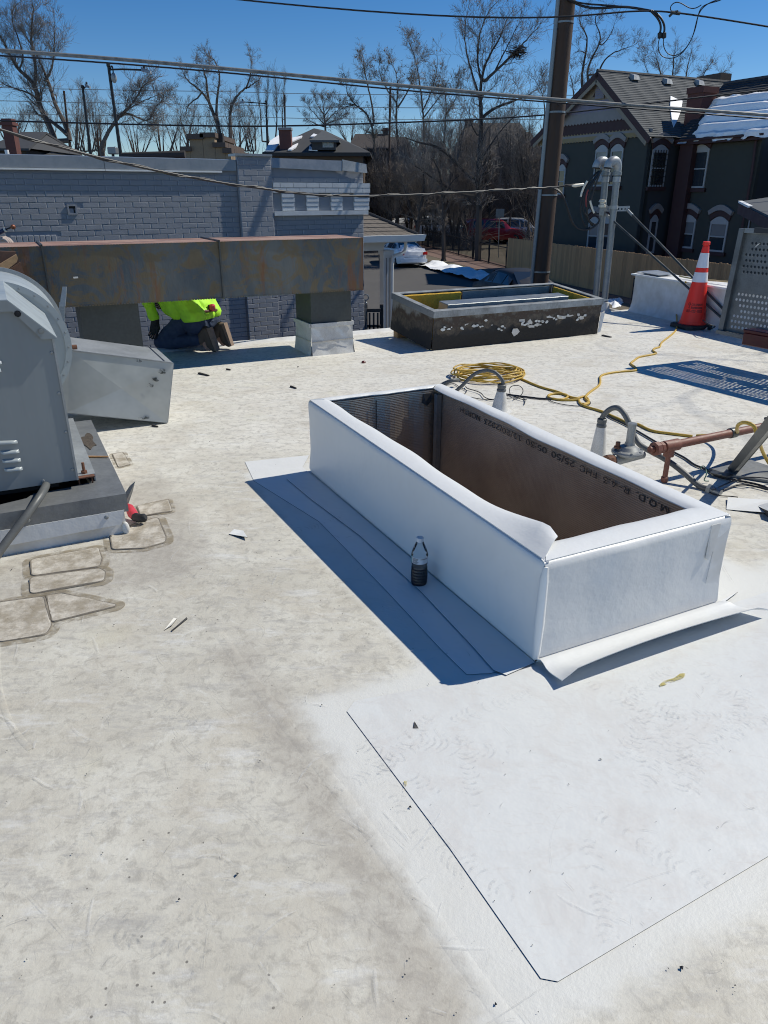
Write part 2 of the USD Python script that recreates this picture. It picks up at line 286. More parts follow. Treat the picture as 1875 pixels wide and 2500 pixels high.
pm('brick_red', (.105, .038, .031), .8, var=.3, scale=12); pm('brick_brown', (.085, .06, .046), .8, var=.3, scale=5); pm('stucco_tan', (.26, .19, .12), .85, var=.2, scale=4); pm('dark_wood', (.03, .026, .024), .8)
pm('snow', (.83, .84, .86), .6, var=.05, scale=3, bump=.5, bscale=6, fine=False)
pm('fence_wood', (.45, .25, .115), .8, var=.25, scale=5, stretch=(6, 6, .5)); pm('fence_wood_b', (.37, .205, .094), .8, var=.25, scale=5, stretch=(6, 6, .5)); pm('pole_wood', (.06, .030, .016), .75, var=.45, scale=5, stretch=(5, 5, .25), c2=(.04, .022, .014), bump=.3)
pm('leg_metal', (.062, .07, .068), .55, .2, var=.25, scale=5); pm('screen_metal', (.15, .16, .163), .45, .45, var=.3, scale=9, bump=.08); pm('galv_worn', (.36, .37, .36), .5, .2, var=.3, scale=8, c2=(.12, .115, .105), bump=.15, stretch=(1, 1, .5)); pm('rotten_wood', (.17, .09, .06), .85, var=.4, scale=6, stretch=(1, 6, 6), c2=(.09, .055, .04), rot=(0, 0, .3)); pm('fresh_wood', (.48, .29, .14), .7, var=.25, scale=5, stretch=(1, 5, 5))
pm('asphalt', (.075, .07, .066), .9, var=.2, scale=.8); pm('sidewalk', (.16, .10, .08), .9, var=.2, scale=1.5); pm('concrete', (.32, .31, .29), .9, var=.15, scale=2); pm('soil', (.085, .075, .05), .95, var=.4, scale=.35, c2=(.13, .10, .068))
pm('iron_black', (.012, .012, .013), .5); pm('insulation', (.60, .36, .035), .9, var=.3, scale=20, bump=.6); pm('paint_chip', (.66, .64, .58), .7, var=.1)
pm('cone_orange', (.85, .028, .014), .45, var=.08, scale=10); pm('cone_tape', (.74, .72, .74), .35, var=.05, scale=10); pm('rubber_black', (.018, .018, .02), .6, var=.2); pm('toolbox_red', (.09, .009, .010), .4)
pm('hivis', (.40, .80, .035), .7, var=.12, scale=14); pm('denim', (.022, .036, .075), .85, var=.3, scale=18, c2=(.035, .055, .10)); pm('boot_leather', (.105, .075, .052), .8, var=.3, scale=20); pm('boot_sole', (.24, .17, .125), .85, var=.2, scale=25); pm('glove_black', (.014, .014, .016), .8); pm('skin', (.42, .24, .17), .55, var=.1, scale=30); pm('leather_belt', (.10, .035, .022), .6); pm('cap_dark', (.02, .02, .025), .7); pm('glove_stripe', (.45, .37, .33), .8, var=.2); pm('tool_navy', (.012, .02, .06), .4); pm('tool_red', (.55, .05, .07), .4, var=.15); pm('copper_dark', (.24, .09, .05), .5, .5)
pm('bark', (.115, .095, .08), .9, var=.35, scale=8, stretch=(1, 1, .3)); pm('bark_dark', (.055, .046, .042), .9, var=.3, scale=8); pm('twig', (.20, .178, .16), .9, var=.3, scale=.8, fine=False); pm('twig_dark', (.165, .135, .112), .9, var=.3, scale=.6, fine=False); pm('twig_tan', (.22, .185, .145), .9, var=.3, scale=.8, fine=False); pm('seed', (.24, .18, .125), .9, var=.3)
pm('car_white', (.70, .71, .72), .22, var=.03, coat=.6); pm('car_red', (.22, .008, .016), .22, var=.03, coat=.6); pm('car_silver', (.42, .43, .44), .25, .4, var=.03, coat=.5); pm('car_dark', (.008, .008, .010), .5, var=.03); pm('tail_red', (.45, .01, .01), .3); pm('chrome', (.6, .6, .6), .15, 1.0, var=.03)
pm('cable_grey', (.115, .115, .112), .5, var=.3, scale=9, c2=(.30, .30, .29)); pm('stencil_ink', (.06, .052, .045), .6, var=.2, scale=60); pm('ink', (.012, .012, .014), .6, var=.05); pm('insulator_white', (.62, .58, .48), .4); pm('cola', (.012, .004, .006), .1, spec=.8, var=.02); pm('bottle_label', (.55, .58, .62), .5, var=.04); pm('label_green', (.03, .22, .17), .5); pm('wire_red', (.20, .03, .03), .5)
pm('foliage', (.045, .05, .022), .9, var=.4, scale=2)
pane('glass_dark', None); pane('glass_blind', None, (.16, .165, .17)); clear('bottle_clear', (.90, .94, .96))
rng = np.random.default_rng(7); R = random.Random(5)
# ================================================================== the setting
ZG = -2.5
def gz(x, y): return ZG + np.maximum(0, np.asarray(y, float) - 44) * .028
def ground_sheet():
    ys = np.r_[np.linspace(-60, 60, 61), np.linspace(64, 140, 20), 200, 320, 600, 1200]; xs = np.r_[-1200, -600, -300, np.linspace(-150, 150, 61), 300, 600, 1200]
    X, Y = np.meshgrid(xs, ys); Zz = np.where(Y > 140, gz(0, 140), gz(X, Y)); return MB().grid(np.dstack([X, Y, Zz])[:, :].copy())
obj('ground', ground_sheet(), 'soil', kind='structure')
# street running along the grid; the kerb line passes under the strip of snow
kA, kB = G(1003, 640, ZG), G(1215, 694, ZG); kd = (kA - kB) / np.linalg.norm(kA - kB); kn = A3(-kd[1], kd[0], 0)   # kn points to the street side (left)
def strip(off0, off1, l0, l1, dz, n=40):
    P = np.array([[kB + kd * l + kn * o for o in (off0, off1)] for l in np.linspace(l0, l1, n)]); P[..., 2] = gz(P[..., 0], P[..., 1]) + dz
    return P
obj('street', MB().grid(strip(0, 13, -60, 140, .004)), 'asphalt', kind='structure')
def raised(off0, off1, l0, l1, h):
    P = strip(off0, off1, l0, l1, 0.008); return solid_grid(P[:, ::-1], A3(0, 0, h))
obj('kerb', raised(-.18, -.004, -60, 140, .12), 'concrete', kind='structure')
obj('sidewalk', raised(-4.0, -1.6, -60, 140, .11), 'sidewalk', kind='structure')
obj('verge', raised(-1.595, -.185, -60, 140, .10), 'soil', kind='structure')
obj('sidewalk', raised(13.2, 16.0, -60, 140, .11), 'concrete', kind='structure')
def snow_strip():
    L = np.linspace(-2.5, 9.5, 90); W = np.linspace(-1.9, .7, 22); P = np.array([[kB + kd * l + kn * w for w in W] for l in L])
    u = (W - W[0]) / (W[-1] - W[0]); n = meshkit.fbm(P * 1.3, 4, 3); e = meshkit.fbm(P * .9 + 9, 3, 8)
    h = np.sin(np.pi * np.clip((u[None] - .12 - .3 * e), 0, 1) ** .6) * (.12 + .5 * (n - .3) + .10 * (meshkit.fbm(P * 5, 2, 5) - .5)) * np.clip((e - .2) * 5, 0, 1); P[..., 2] = gz(P[..., 0], P[..., 1]) + .02 + np.maximum(h, -.1)
    return MB().grid(P[:, ::-1])
obj('snow_bank', snow_strip(), 'snow', kind='stuff', label='melting lumpy snow bank along the far kerb of the street', cat='snow', smooth=True)

# ------------------------------------------------------------------ our flat roof
rb0, rb1 = G(0, 893), G(1462, 765)         # the far edge runs along the grid
edge = lambda t: A3(.10, 8.30, 0) + A3(math.cos(math.radians(27.5)), math.sin(math.radians(27.5)), 0) * t
pend = G(1540, 759); pnear = G(1757, 808); pd = (pnear - pend) / np.linalg.norm(pnear - pend); pn = A3(pd[1], -pd[0], 0);  pn = pn if pn[0] > 0 else -pn
RZ = np.cross(A3(0, 0, 1), A3(1, 0, 0))
far_r = edge(3.58); roofpoly = [edge(-14), far_r, far_r + pd * 13, A3(7, -5, 0), A3(-14, -5, 0)]
def deck():
    pl = Polygon([p[:2] for p in roofpoly]).difference(Polygon([(cF + E1 * a + E2 * b)[:2] for a, b in ((.02, .02), (.78, .02), (.78, 1.945), (.02, 1.945))])); m = MB()
    v, f = trimesh.creation.triangulate_polygon(pl, engine='earcut'); m.add(np.c_[v, np.zeros(len(v))], f)
    n = len(roofpoly)
    for i in range(n):
        a, b = A3(*roofpoly[i]), A3(*roofpoly[(i + 1) % n]); m.quad(a, a + A3(0, 0, -.05), b + A3(0, 0, -.05), b)
    return m
obj('roof_deck', deck(), 'deck', kind='structure')
def shell():
    m = MB(); n = len(roofpoly)
    for i in range(n):
        a, b = A3(*roofpoly[i]), A3(*roofpoly[(i + 1) % n]); m.quad(a + A3(0, 0, -.05), a + A3(0, 0, ZG - .2), b + A3(0, 0, ZG - .2), b + A3(0, 0, -.05))
    return m
obj('own_building_wall', shell(), 'stucco_tan', kind='structure', loc=(0, 0, 0))
# raised edge strip along the far roof edge (a low gravel stop)
es = MB()
for t0, t1 in ((-9, -6.01), (-6, -3.01), (-3, -.01), (0, 2.99)):
    a, b = edge(t0), edge(t1); nrm = A3(-(b - a)[1], (b - a)[0], 0); nrm /= np.linalg.norm(nrm)
    es.hexa([a - nrm * .10, b - nrm * .10, b - nrm * .004, a - nrm * .004], [a - nrm * .08 + Z * .012, b - nrm * .08 + Z * .012, b - nrm * .004 + Z * .03, a - nrm * .004 + Z * .03])
obj('roof_edge_strip', es, 'tpo_wall', kind='structure')

def sheet(name, pts, label, mat='tpo', th=.003, z0=.001, group=None, cat='membrane sheet', dark=True):
    P = np.array([A3(p[0], p[1], z0) for p in pts]); t = thing(name, label, cat, P.mean(0), group)
    top = MB(); v, f = trimesh.creation.triangulate_polygon(Polygon(P[:, :2]), engine='earcut'); top.add(np.c_[v, np.full(len(v), z0 + th)], f); obj('top_face', top, mat, t)
    s = MB(); n = len(P); ccw = Polygon(P[:, :2]).exterior.is_ccw; Q = P if ccw else P[::-1]
    for i in range(n): s.quad(Q[i], Q[(i + 1) % n], Q[(i + 1) % n] + Z * th, Q[i] + Z * th)
    obj('cut_edge', s, 'cut_edge' if dark else mat, t); return t
def gpx(*pts, z=0.0): return [G(x, y, z) for x, y in pts]
# big new sheet in front of the kerb, its black-cored cut edge showing
q1, q2, q3, q4, q5 = gpx((847, 1738), (1100, 2075), (1320, 2390), (1362, 2398), (1875, 2092))
back = [G(866, 1712), cF + E2 * .0 + E1 * -.36 - E2 * -.02, cF + E1 * .82, cF + E1 * 2.2 - E2 * .1]
far5 = q4 + (q5 - q4) * 2.2
sheet('new_membrane_sheet', [q1, q2, q3, q4, q5, far5, cF + E1 * 1.8 - E2 * .02, cF - E1 * .02 - E2 * .02, G(866, 1712)], 'large clean white roofing membrane sheet laid in front of the kerb', 'tpo', .0012)
# two flashing strips on the shaded long side of the kerb
a0 = G(755, 1155)
sheet('flashing_strip', gpx((598, 1128), (755, 1112)) + [a0 + E2 * .1, a0, cF - E1 * .003, G(1197, 1645), G(1140, 1648), G(1080, 1590), G(940, 1440), G(780, 1275), G(620, 1175)], 'wide white flashing strip lying along the shaded side of the kerb', 'tpo_clean', .0012)
sheet('flashing_strip', gpx((700, 1172), (745, 1158)) + [a0 - E1 * .004, cF - E1 * .006 - E2 * .004, G(1236, 1652), G(1205, 1640), G(1150, 1578), G(1030, 1450), G(880, 1312), G(760, 1222)], 'narrow white flashing strip under the cola bottle beside the kerb', 'tpo_clean', .0012, z0=.005)
sheet('flashing_strip', [cF + E1 * .82 + E2 * .0, G(1800, 1450), G(1760, 1480), G(1745, 1482)], 'small corner of white flashing at the right end of the kerb', 'tpo_clean', .003, z0=.006)
# ------------------------------------------------------------------ new roof kerb wrapped in white membrane
def new_kerb():
    t = thing('roof_kerb', 'long open rectangular roof kerb wrapped in new white membrane', 'roof kerb', cF)
    Lk, Wk = 1.967, .80; hF, hB = .36, .40
    c = lambda u, v, z: cF + E1 * u + E2 * v + Z * z
    hh = lambda v: hF + (hB - hF) * v / Lk
    def wall(p, q, name, mat='tpo_clean', bow=0.0, z0=0.0, cant=.0):     # wrapped side with a softly rounded arris at the top
        n = np.cross(q - p, Z); n /= np.linalg.norm(n); m = 40
        rows = []
        for a in np.linspace(0, 1, m):
            b = p + (q - p) * a; v = (b - cF) @ E2; h = hh(v); w = .0016 * math.sin(a * 17 + 1) * math.sin(a * 5) + bow * math.sin(a * math.pi)
            col = [b + n * (cant + .035 * cant * 8), b + n * (.012 + w * .4) + Z * .03, b + n * w + Z * h * .35, b + n * w + Z * h * .7, b + n * (w + .004) + Z * (h - .028), b + n * (w + .001) + Z * (h - .010), b - n * .006 + Z * (h - .001), b - n * .022 + Z * (h + .003)]
            rows.append(col)
        return obj(name, MB().grid(np.array(rows)), mat, t, smooth=True)
    A_, B_, C_, D_ = c(0, Lk, 0), c(Wk, Lk, 0), c(Wk, 0, 0), c(0, 0, 0)
    wall(A_, D_, 'side_membrane'); wall(D_, C_, 'side_membrane', bow=.006); wall(C_, B_, 'side_membrane'); wall(B_, A_, 'side_membrane')
    # rim: membrane folded over the top, inner edge wavy
    W = .085
    def rim(p, q, pin, qin, name, wave, mat='tpo_clean', lift=None):
        n = 46; rows = []
        for a in np.linspace(0, 1, n):
            o = p + (q - p) * a; i = pin + (qin - pin) * a; v0 = (o - cF) @ E2; v1 = (i - cF) @ E2
            inn = (i - o); o = o + inn * .06; il = np.linalg.norm(inn)
            wv = wave * (math.sin(a * 13 + 2) * .5 + math.sin(a * 29) * .3 + math.sin(a * 5) * .6)
            dirn = inn / il; row = []
            for k in np.linspace(0, 1, 7):
                pt = o + (i + dirn * wv - o) * k; h = hh((pt - cF) @ E2)
                z = h + .003 - .012 * max(0, k - .8) * 5 * .6 + .004 * math.sin(k * 3.1)
                if lift: z += lift(a, k)
                row.append(A3(pt[0], pt[1], z))
            rows.append(row)
        return obj(name, solid_grid(np.array(rows)[:, ::-1], Z * -.0035), mat, t, smooth=35)
    ia, ib, ic, id_ = c(W, Lk - .05, 0), c(Wk - W, Lk - .05, 0), c(Wk - W, .105, 0), c(W * .95, .10, 0)
    curl = lambda a, k: .052 * np.clip((a - .74) / .23, 0, 1) ** 2 * k ** 1.2 * (1 - .35 * np.clip((a - .975) / .025, 0, 1))
    rim(A_, c(0, .012, 0), c(.098, Lk - .05, 0), c(W * 1.32, .085, 0), 'rim_flap', .010, lift=curl)
    rim(D_, C_, id_, ic, 'rim_flap', .003, lift=lambda a, k: .006 * k); rim(C_, B_, ic, ib, 'rim_flap', .012); rim(B_, A_, ib, ia, 'rim_flap', .006, lift=lambda a, k: .005 * k)
    # plywood-and-foil liner inside, the long right wall carries the maker's stencil
    i = .055
    def liner(p, q, name):
        n = np.cross(q - p, Z); n /= np.linalg.norm(n); m = MB(); k = 24; P = np.array([[p + (q - p) * a + n * .004 * math.sin(a * 20 + b * 3) + Z * (-.75 + (hh(((p + (q - p) * a) - cF) @ E2) - .008 + .75) * b) for b in np.linspace(0, 1, 10)] for a in np.linspace(0, 1, k)])
        return obj(name, m.grid(P), 'foil', t)
    u0, u1, v0, v1 = i, Wk - i, i + .03, Lk - i
    liner(c(u1, v1, 0), c(u1, v0, 0), 'foil_liner'); liner(c(u0, v1, 0), c(u1, v1, 0), 'foil_liner'); liner(c(u0, v0, 0), c(u0, v1, 0), 'foil_liner'); liner(c(u1, v0, 0), c(u0, v0, 0), 'foil_liner')
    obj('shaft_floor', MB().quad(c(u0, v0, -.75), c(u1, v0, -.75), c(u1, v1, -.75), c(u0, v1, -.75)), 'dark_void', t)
    obj('corner_stud', MB().box(c(u1 - .035, v1 - .05, -.25), E1 * .03, E2 * .03, Z * .62), 'galvanised', t)
    obj('joint_gap', MB().box(c(.36, v1 - .003, -.25), E1 * .004, E2 * .002, Z * .62), 'dark_void', t)
    obj('tape_scrap', MB().slab([c(u1 - .10, v1 - .006, .375), c(u1 - .045, v1 - .006, .372), c(u1 - .05, v1 - .008, .33), c(u1 - .075, v1 - .010, .305), c(u1 - .105, v1 - .006, .325)], -E2 * .003), 'cut_edge', t)
    # stencil, upside down: it reads from the near end to the far end when the panel is turned over
    words = 'S  M.Q.D.  R-4.3  FHC  25/50  05:30  11/20/2023  NORTH'
    tm = meshkit.text_mesh(words, .027, .0012); ext = tm.bounds[1][0]; sc = 1.52 / ext; v = tm.vertices.copy(); x = v[:, 0] * sc; yv = v[:, 1]; zz = v[:, 2]
    v_ = v0 + .06 + x
    P = c(u1 - .006, 0, 0) + np.outer(v_, E2) + np.outer(hh(v_) - .045 - yv, Z) + np.outer(-zz, E1); dots = tm.faces
    obj('stencil_lettering', MB().add(P, dots), 'stencil_ink', t)
    # skirt folded out at the foot of the short end, curling up off the roof
    rows = []
    for a in np.linspace(0, 1, 40):
        row = []
        for k in np.linspace(0, 1, 9):
            out = .135 * k; z = .010 + .012 * k + k * k * (.030 + .028 * math.sin(a * math.pi) ** .7 * (1 - .3 * a)) - .02 * k * k * np.clip((a - .93) / .07, 0, 1) - .02 * k * k * np.clip((.05 - a) / .05, 0, 1) + .020 * math.exp(-((k - .15) / .2) ** 2)
            row.append(c(-.005 + a * (.81 + .10 * k) + (-.01 * k if a < .02 else 0), -.010 - out, z))
        rows.append(row)
    obj('foot_skirt', solid_grid(np.array(rows), Z * -.003), 'tpo_clean', t, smooth=35)
    rows = [[c(-.02 - k * .06, Lk * a, .004 + .05 * (1 - k) ** 2) for k in np.linspace(0, 1, 6)] for a in np.linspace(0, 1, 12)]
    cor = MB().tube([c(-.002, .0, .02), c(-.003, -.003, .15), c(-.001, -.002, .30), c(.003, .0, .345)], [.012, .016, .014, .008], 10); obj('corner_seam', cor, 'tpo_clean', t, smooth=True)
    cor = MB()
    cor.slab([c(Wk - .10, -.005, .345), c(Wk - .055, -.005, .345), c(Wk - .065, -.006, .25), c(Wk - .085, -.006, .21), c(Wk - .10, -.005, .22)], -E2 * .002); cor.slab([c(Wk - .075, -.0025, .0), c(Wk - .005, -.0025, .0), c(Wk - .005, -.0025, .33), c(Wk - .06, -.0025, .33)], -E2 * .002)
    obj('welded_patch', cor, 'tpo_wall', t)
    return t
new_kerb()
# ------------------------------------------------------------------ exhaust fan on its own kerb, at the left
fk = G(311, 1302)                                       # near right corner of its kerb
fz1 = zat(fk, 1246); fz2 = zat(fk, 1203)                # under and top of the metal cap
def fan_kerb():
    t = thing('fan_kerb', 'old white kerb with dark weathered metal cap carrying the exhaust fan', 'roof kerb', fk)
    c = lambda u, v, z: fk + E1 * u + E2 * v + Z * z
    m = MB(); m.box(c(-1.6, 0, 0), E1 * 1.6, E2 * .012, Z * (fz1 + .01)); m.box(c(-.012, .012, 0), E1 * .012, E2 * 1.25, Z * (fz1 + .01)); obj('white_side', m, 'tpo_wall', t)
    obj('counter_flashing', MB().slab([c(-1.6, -.006, fz1 - .075), c(-.02, -.006, fz1 - .055), c(.0, -.006, fz1 + .01), c(-1.6, -.006, fz1 + .01)], -E2 * .014), 'tpo_clean', t)
    L, Wd = 1.25, .012
    o = .016
    # sheet metal cap: a frame of four tops with turned down lips, torn open along the inner edge
    rag = [(-.245, .165), (-.30, .15), (-.34, .16), (-.37, .115), (-.52, .075), (-1.6, .06)]
    front = [c(o, -o, fz2), c(o, .18, fz2), c(-.10, .19, fz2), c(-.16, .185, fz2), c(-.19, .17, fz2)] + [c(u, v, fz2) for u, v in rag] + [c(-1.6, -o, fz2)]
    obj('cap_top', MB().slab(front, -Z * .003), 'weathered_cap', t)
    obj('cap_top', MB().slab([c(o, .18, fz2), c(o, L, fz2), c(-.24, L, fz2), c(-.10, .19, fz2)], -Z * .003), 'weathered_cap', t)
    obj('cap_lip', MB().box(c(-1.6, -o - .002, fz1), E1 * (1.6 + o), E2 * .002, Z * (fz2 - fz1)), 'weathered_cap', t)
    obj('cap_lip', MB().box(c(o, -o, fz1), E1 * .002, E2 * (L + o), Z * (fz2 - fz1)), 'weathered_cap', t)
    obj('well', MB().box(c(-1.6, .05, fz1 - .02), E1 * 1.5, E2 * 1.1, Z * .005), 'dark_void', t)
    for px, py in ((68, 1270), (260, 1263)):
        p = onp(px, py, c(0, -.02, 0), E2); obj('screw_head', MB().lathe([(0, .006), (.005, .005), (.009, .002), (.010, 0)], p, -E2, 10), 'galvanised', t)
    dc = onp(216, 1078, fk + Z * fz2, Z)
    P = [dc + E1 * (.042 * math.sin(a) * (.8 + .3 * math.sin(3 * a))) + E2 * (.13 * math.cos(a) * (1 + .25 * math.sin(4 * a))) + Z * .001 for a in np.linspace(0, 2 * math.pi, 26, endpoint=False)]
    obj('dirt_patch', MB().slab(P, Z * .003), 'rubbish', t)
    obj('caulk_lump', MB().tm(trimesh.creation.icosphere(2, .03)).mesh().apply_scale([.55, .45, 1.0]).apply_translation(c(-.004, -.006, .03)), 'boot_white', t, smooth=True)
    return t
fan_kerb()
P1 = fk + E2 * .14                                      # plane of the fan's front panel
onF = lambda px, py, d=0.0: onp(px, py, P1 + E2 * d, E2)
def fan():
    b = onF(192, 1171); zb = b[2]
    u = lambda p: (p - fk) @ E1
    t = thing('exhaust_fan', 'big grey centrifugal exhaust fan with louvred cover and square outlet', 'fan', fk + E1 * -.5 + E2 * .5 + Z * fz2)
    ur = u(b); q = lambda uu, v, z: fk + E1 * uu + E2 * v + Z * z
    c1 = onF(18, 737); c2 = onF(129, 824); z1, zr = c1[2], c2[2]; u1 = u(c1)
    D = float(np.clip((G(110, 765, c2[2]) - G(134, 824, c2[2])) @ E2, .2, .9))     # depth of the cover box
    vF = .14
    pan = [(-1.7, zb), (ur, zb), (ur, zr), (u1, z1), (-1.7, z1)]
    obj('front_panel', MB().slab([q(a, vF, z) for a, z in pan], E2 * .003), 'fan_paint', t)
    obj('cover_side', MB().box(q(ur - .002, vF + .003, zb), E1 * .003, E2 * D, Z * (zr - zb)), 'fan_side', t)
    obj('cover_slope', MB().slab([q(ur + .012, vF - .012, zr - .004), q(u1, vF - .012, z1 + .006), q(u1, vF + D, z1 + .006), q(ur + .012, vF + D, zr - .004)], A3(0, 0, .004)), 'fan_side', t)
    obj('cover_top', MB().slab([q(u1, vF - .012, z1 + .006), q(-1.7, vF - .012, z1 + .006), q(-1.7, vF + D, z1 + .006), q(u1, vF + D, z1 + .006)], A3(0, 0, .004)), 'fan_side', t)
    w = .035
    obj('cover_lip', MB().slab([q(ur + .012, vF - .012, zr - .004), q(u1, vF - .012, z1 + .006), q(u1 + .01, vF - .012, z1 - w), q(ur - .045, vF - .012, zr - .002)], -E2 * .002), 'fan_paint', t)
    obj('cover_lip', MB().slab([q(u1, vF - .012, z1 + .006), q(-1.7, vF - .012, z1 + .006), q(-1.7, vF - .012, z1 - w), q(u1 + .01, vF - .012, z1 - w)], -E2 * .002), 'fan_paint', t)
    for k, (px, py) in enumerate(((43, 766), (100, 808))):
        p = onF(px, py, -.014); obj('bolt', MB().lathe([(.013, 0), (.013, .002), (.008, .002), (.008, .008), (0, .008)], p, -E2, 8), 'galvanised' if k else 'dark_void', t)
    for zz in np.linspace(zb + .05, zr - .06, 4):
        obj('panel_screw', MB().lathe([(.007, 0), (.007, .002), (.004, .004), (0, .004)], q(ur - .018, vF, zz), -E2, 8), 'galvanised', t)
    for uu in (ur - .14, ur - .32, ur - .5): obj('panel_screw', MB().lathe([(.007, 0), (.007, .002), (.004, .004), (0, .004)], q(uu, vF, zb + .018), -E2, 8), 'galvanised', t)
    obj('panel_hem', MB().box(q(ur - .008, vF - .004, zb), E1 * .008, E2 * .004, Z * (zr - zb)), 'galvanised_light', t)
    # louvres pressed out of the panel
    for (xl, xr, y) in ((-40, 43, 1078), (1, 47, 1101), (5, 51, 1122), (10, 55, 1143), (-30, 5, 884), (-30, 3, 903)):
        a, e = onF(xl, y + 4), onF(xr, y); n = 16; rows = []
        for k in np.linspace(0, 1, n):
            s = math.sin(math.pi * min(1, min(k, 1 - k) * 6) / 2); row = []
            for j, (dz, out) in enumerate(((.007, 0), (.0065, .004), (.003, .010), (-.002, .012), (-.006, .011), (-.007, .0))):
                row.append(a + (e - a) * k + Z * dz - E2 * (out * s + .001))
            rows.append(row)
        obj('louvre', MB().grid(np.array(rows)), 'fan_side', t, smooth=40)
    # scroll: drum with flanged rims
    cc = onF(6, 850, D); r = float(np.linalg.norm(onF(176, 850, D) - cc))
    cz = cc; th = .62
    m = MB(); m.lathe([(0, .004), (r - .03, .004), (r - .03, 0), (r, 0), (r, .014), (r - .004, .014)], cz, E2, 96); obj('scroll_plate', m, 'fan_side', t, smooth=30)
    obj('scroll_wrap', MB().lathe([(r - .005, .012), (r - .005, th)], cz, E2, 96), 'fan_side', t, smooth=60)
    obj('scroll_plate', MB().lathe([(r - .02, th), (r + .016, th), (r + .016, th + .012), (0, th + .012)], cz, E2, 96), 'galvanised_light', t, smooth=30)
    for ang in np.radians(np.arange(-60, 80, 14)):
        p = cz + E1 * math.cos(ang) * (r - .016) + Z * math.sin(ang) * (r - .016); obj('rivet', MB().lathe([(0, .004), (.005, .002), (.006, -.001)], p, -E2, 8), 'galvanised', t)
    # bed frame, bolt and bracket showing right of the panel
    m = MB(); m.box(q(ur - .06, vF + .06, fz2 + .03), E1 * .135, E2 * 1.0, Z * .006); m.box(q(ur + .069, vF + .06, fz2 + .001), E1 * .006, E2 * 1.0, Z * .03); obj('bed_rail', m, 'galvanised_light', t)
    m = MB(); m.box(q(ur - .06, vF + .03, fz2 + .03), E1 * .13, E2 * .029, Z * .005); m.box(q(ur - .0, vF + .04, fz2 + .001), E1 * .006, E2 * .006, Z * .03); m.box(q(ur + .055, vF + .04, fz2 + .001), E1 * .006, E2 * .006, Z * .03); obj('foot_bracket', m, 'rust_bolt', t)
    bp = q(ur + .032, vF + .085, fz2 + .036); m = MB(); m.lathe([(.014, 0), (.014, .012), (.007, .012), (.007, .05), (0, .05)], bp, Z, 6); obj('anchor_bolt', m, 'rust_bolt', t)
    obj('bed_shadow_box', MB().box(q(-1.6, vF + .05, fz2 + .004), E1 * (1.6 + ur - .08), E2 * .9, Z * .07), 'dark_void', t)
    # flexible conduit dropping over the kerb
    pts = [G(-30, 1400, .02), onp(0, 1345, fk - E2 * .12, E2), onp(60, 1265, fk - E2 * .05, E2), onp(100, 1215, fk + E2 * .03, E2) + Z * .01, q(u(onF(118, 1190)), vF + .08, fz2 + .03), q(u(onF(125, 1180)), vF + .2, fz2 + .06)]
    obj('flexible_conduit', MB().tube(spline(pts, 8), .017, 12), 'conduit_grey', t, smooth=True)
    # outlet: a box that droops to the roof on its right
    br = G(409, 1032, .006); pl = lambda px, py: onp(px, py, br, E2)
    tl, tr, bl = pl(172, 857), pl(423, 888), pl(166, 1008); trb = G(404, 853, tr[2] - .008); dep = max(.25, (trb - tr) @ E2); dv = E2 * dep
    bl = tl + (br - tr) * (np.linalg.norm(bl - tl) / np.linalg.norm(br - tr))
    ext = -(tr - tl) / np.linalg.norm(tr - tl) * .25
    def face(a, b, c_, d, name, mat, off): return obj(name, MB().slab([a, b, c_, d], off), mat, t)
    # cross-broken front: four triangles meeting at a slightly raised centre
    A_, B_, C_, D_ = bl, br, tr, tl; X = (A_ + B_ + C_ + D_) / 4 - E2 * .014
    def tri(a, b): obj('front_sheet', MB().add([a, b, X, a + E2 * .01, b + E2 * .01, X + E2 * .01], [[0, 1, 2], [5, 4, 3]]), 'galv_duct', t)
    tri(A_, B_); tri(B_, C_); tri(C_, D_); tri(D_, A_)
    face(bl + ext, bl, tl, tl + ext, 'front_sheet', 'galv_duct', E2 * .004)
    face(tl + ext, tr, tr + dv, tl + ext + dv, 'top_sheet', 'galvanised_light', Z * .003)
    face(br, tr, tr + dv, br + dv, 'end_frame', 'galvanised_light', E1 * .004)
    face(bl + ext, br, br + dv, bl + ext + dv, 'bottom_sheet', 'galv_duct', -Z * .002); face(bl + ext + dv, br + dv, tr + dv, tl + ext + dv, 'back_sheet', 'galv_duct', E2 * .003)
    s = (tr - tl) / np.linalg.norm(tr - tl); obj('seam_flange', MB().box(tr - s * .05 + Z * .003, s * .004, dv, Z * .006), 'galvanised', t)
    obj('seam_flange', MB().box(tl + Z * .003 - E2 * .006, (tr - tl), E2 * .008, Z * .006), 'galvanised_light', t)
    for cx_, cy_, sx_, sy_ in ((395, 905, 10, 7), (380, 925, 12, 5), (365, 940, 9, 6), (338, 880, 7, 5), (352, 1018, 16, 4)):
        a = np.linspace(0, 2 * np.pi, 14, endpoint=False); kk_ = np.random.default_rng(cx_).uniform(.5, 1.2, 14); obj('stain', MB().slab([pl(cx_ + sx_ * math.cos(t_) * k_, cy_ + sy_ * math.sin(t_) * k_) - E2 * .015 for t_, k_ in zip(a, kk_)], -E2 * .0005), 'stain_dark', t)
    obj('drive_stub', MB().tube([onF(176, 848, D + .02), onF(188, 847, D + .02)], .012, 8), 'rust_bolt', t)
    return r, cz
fan()
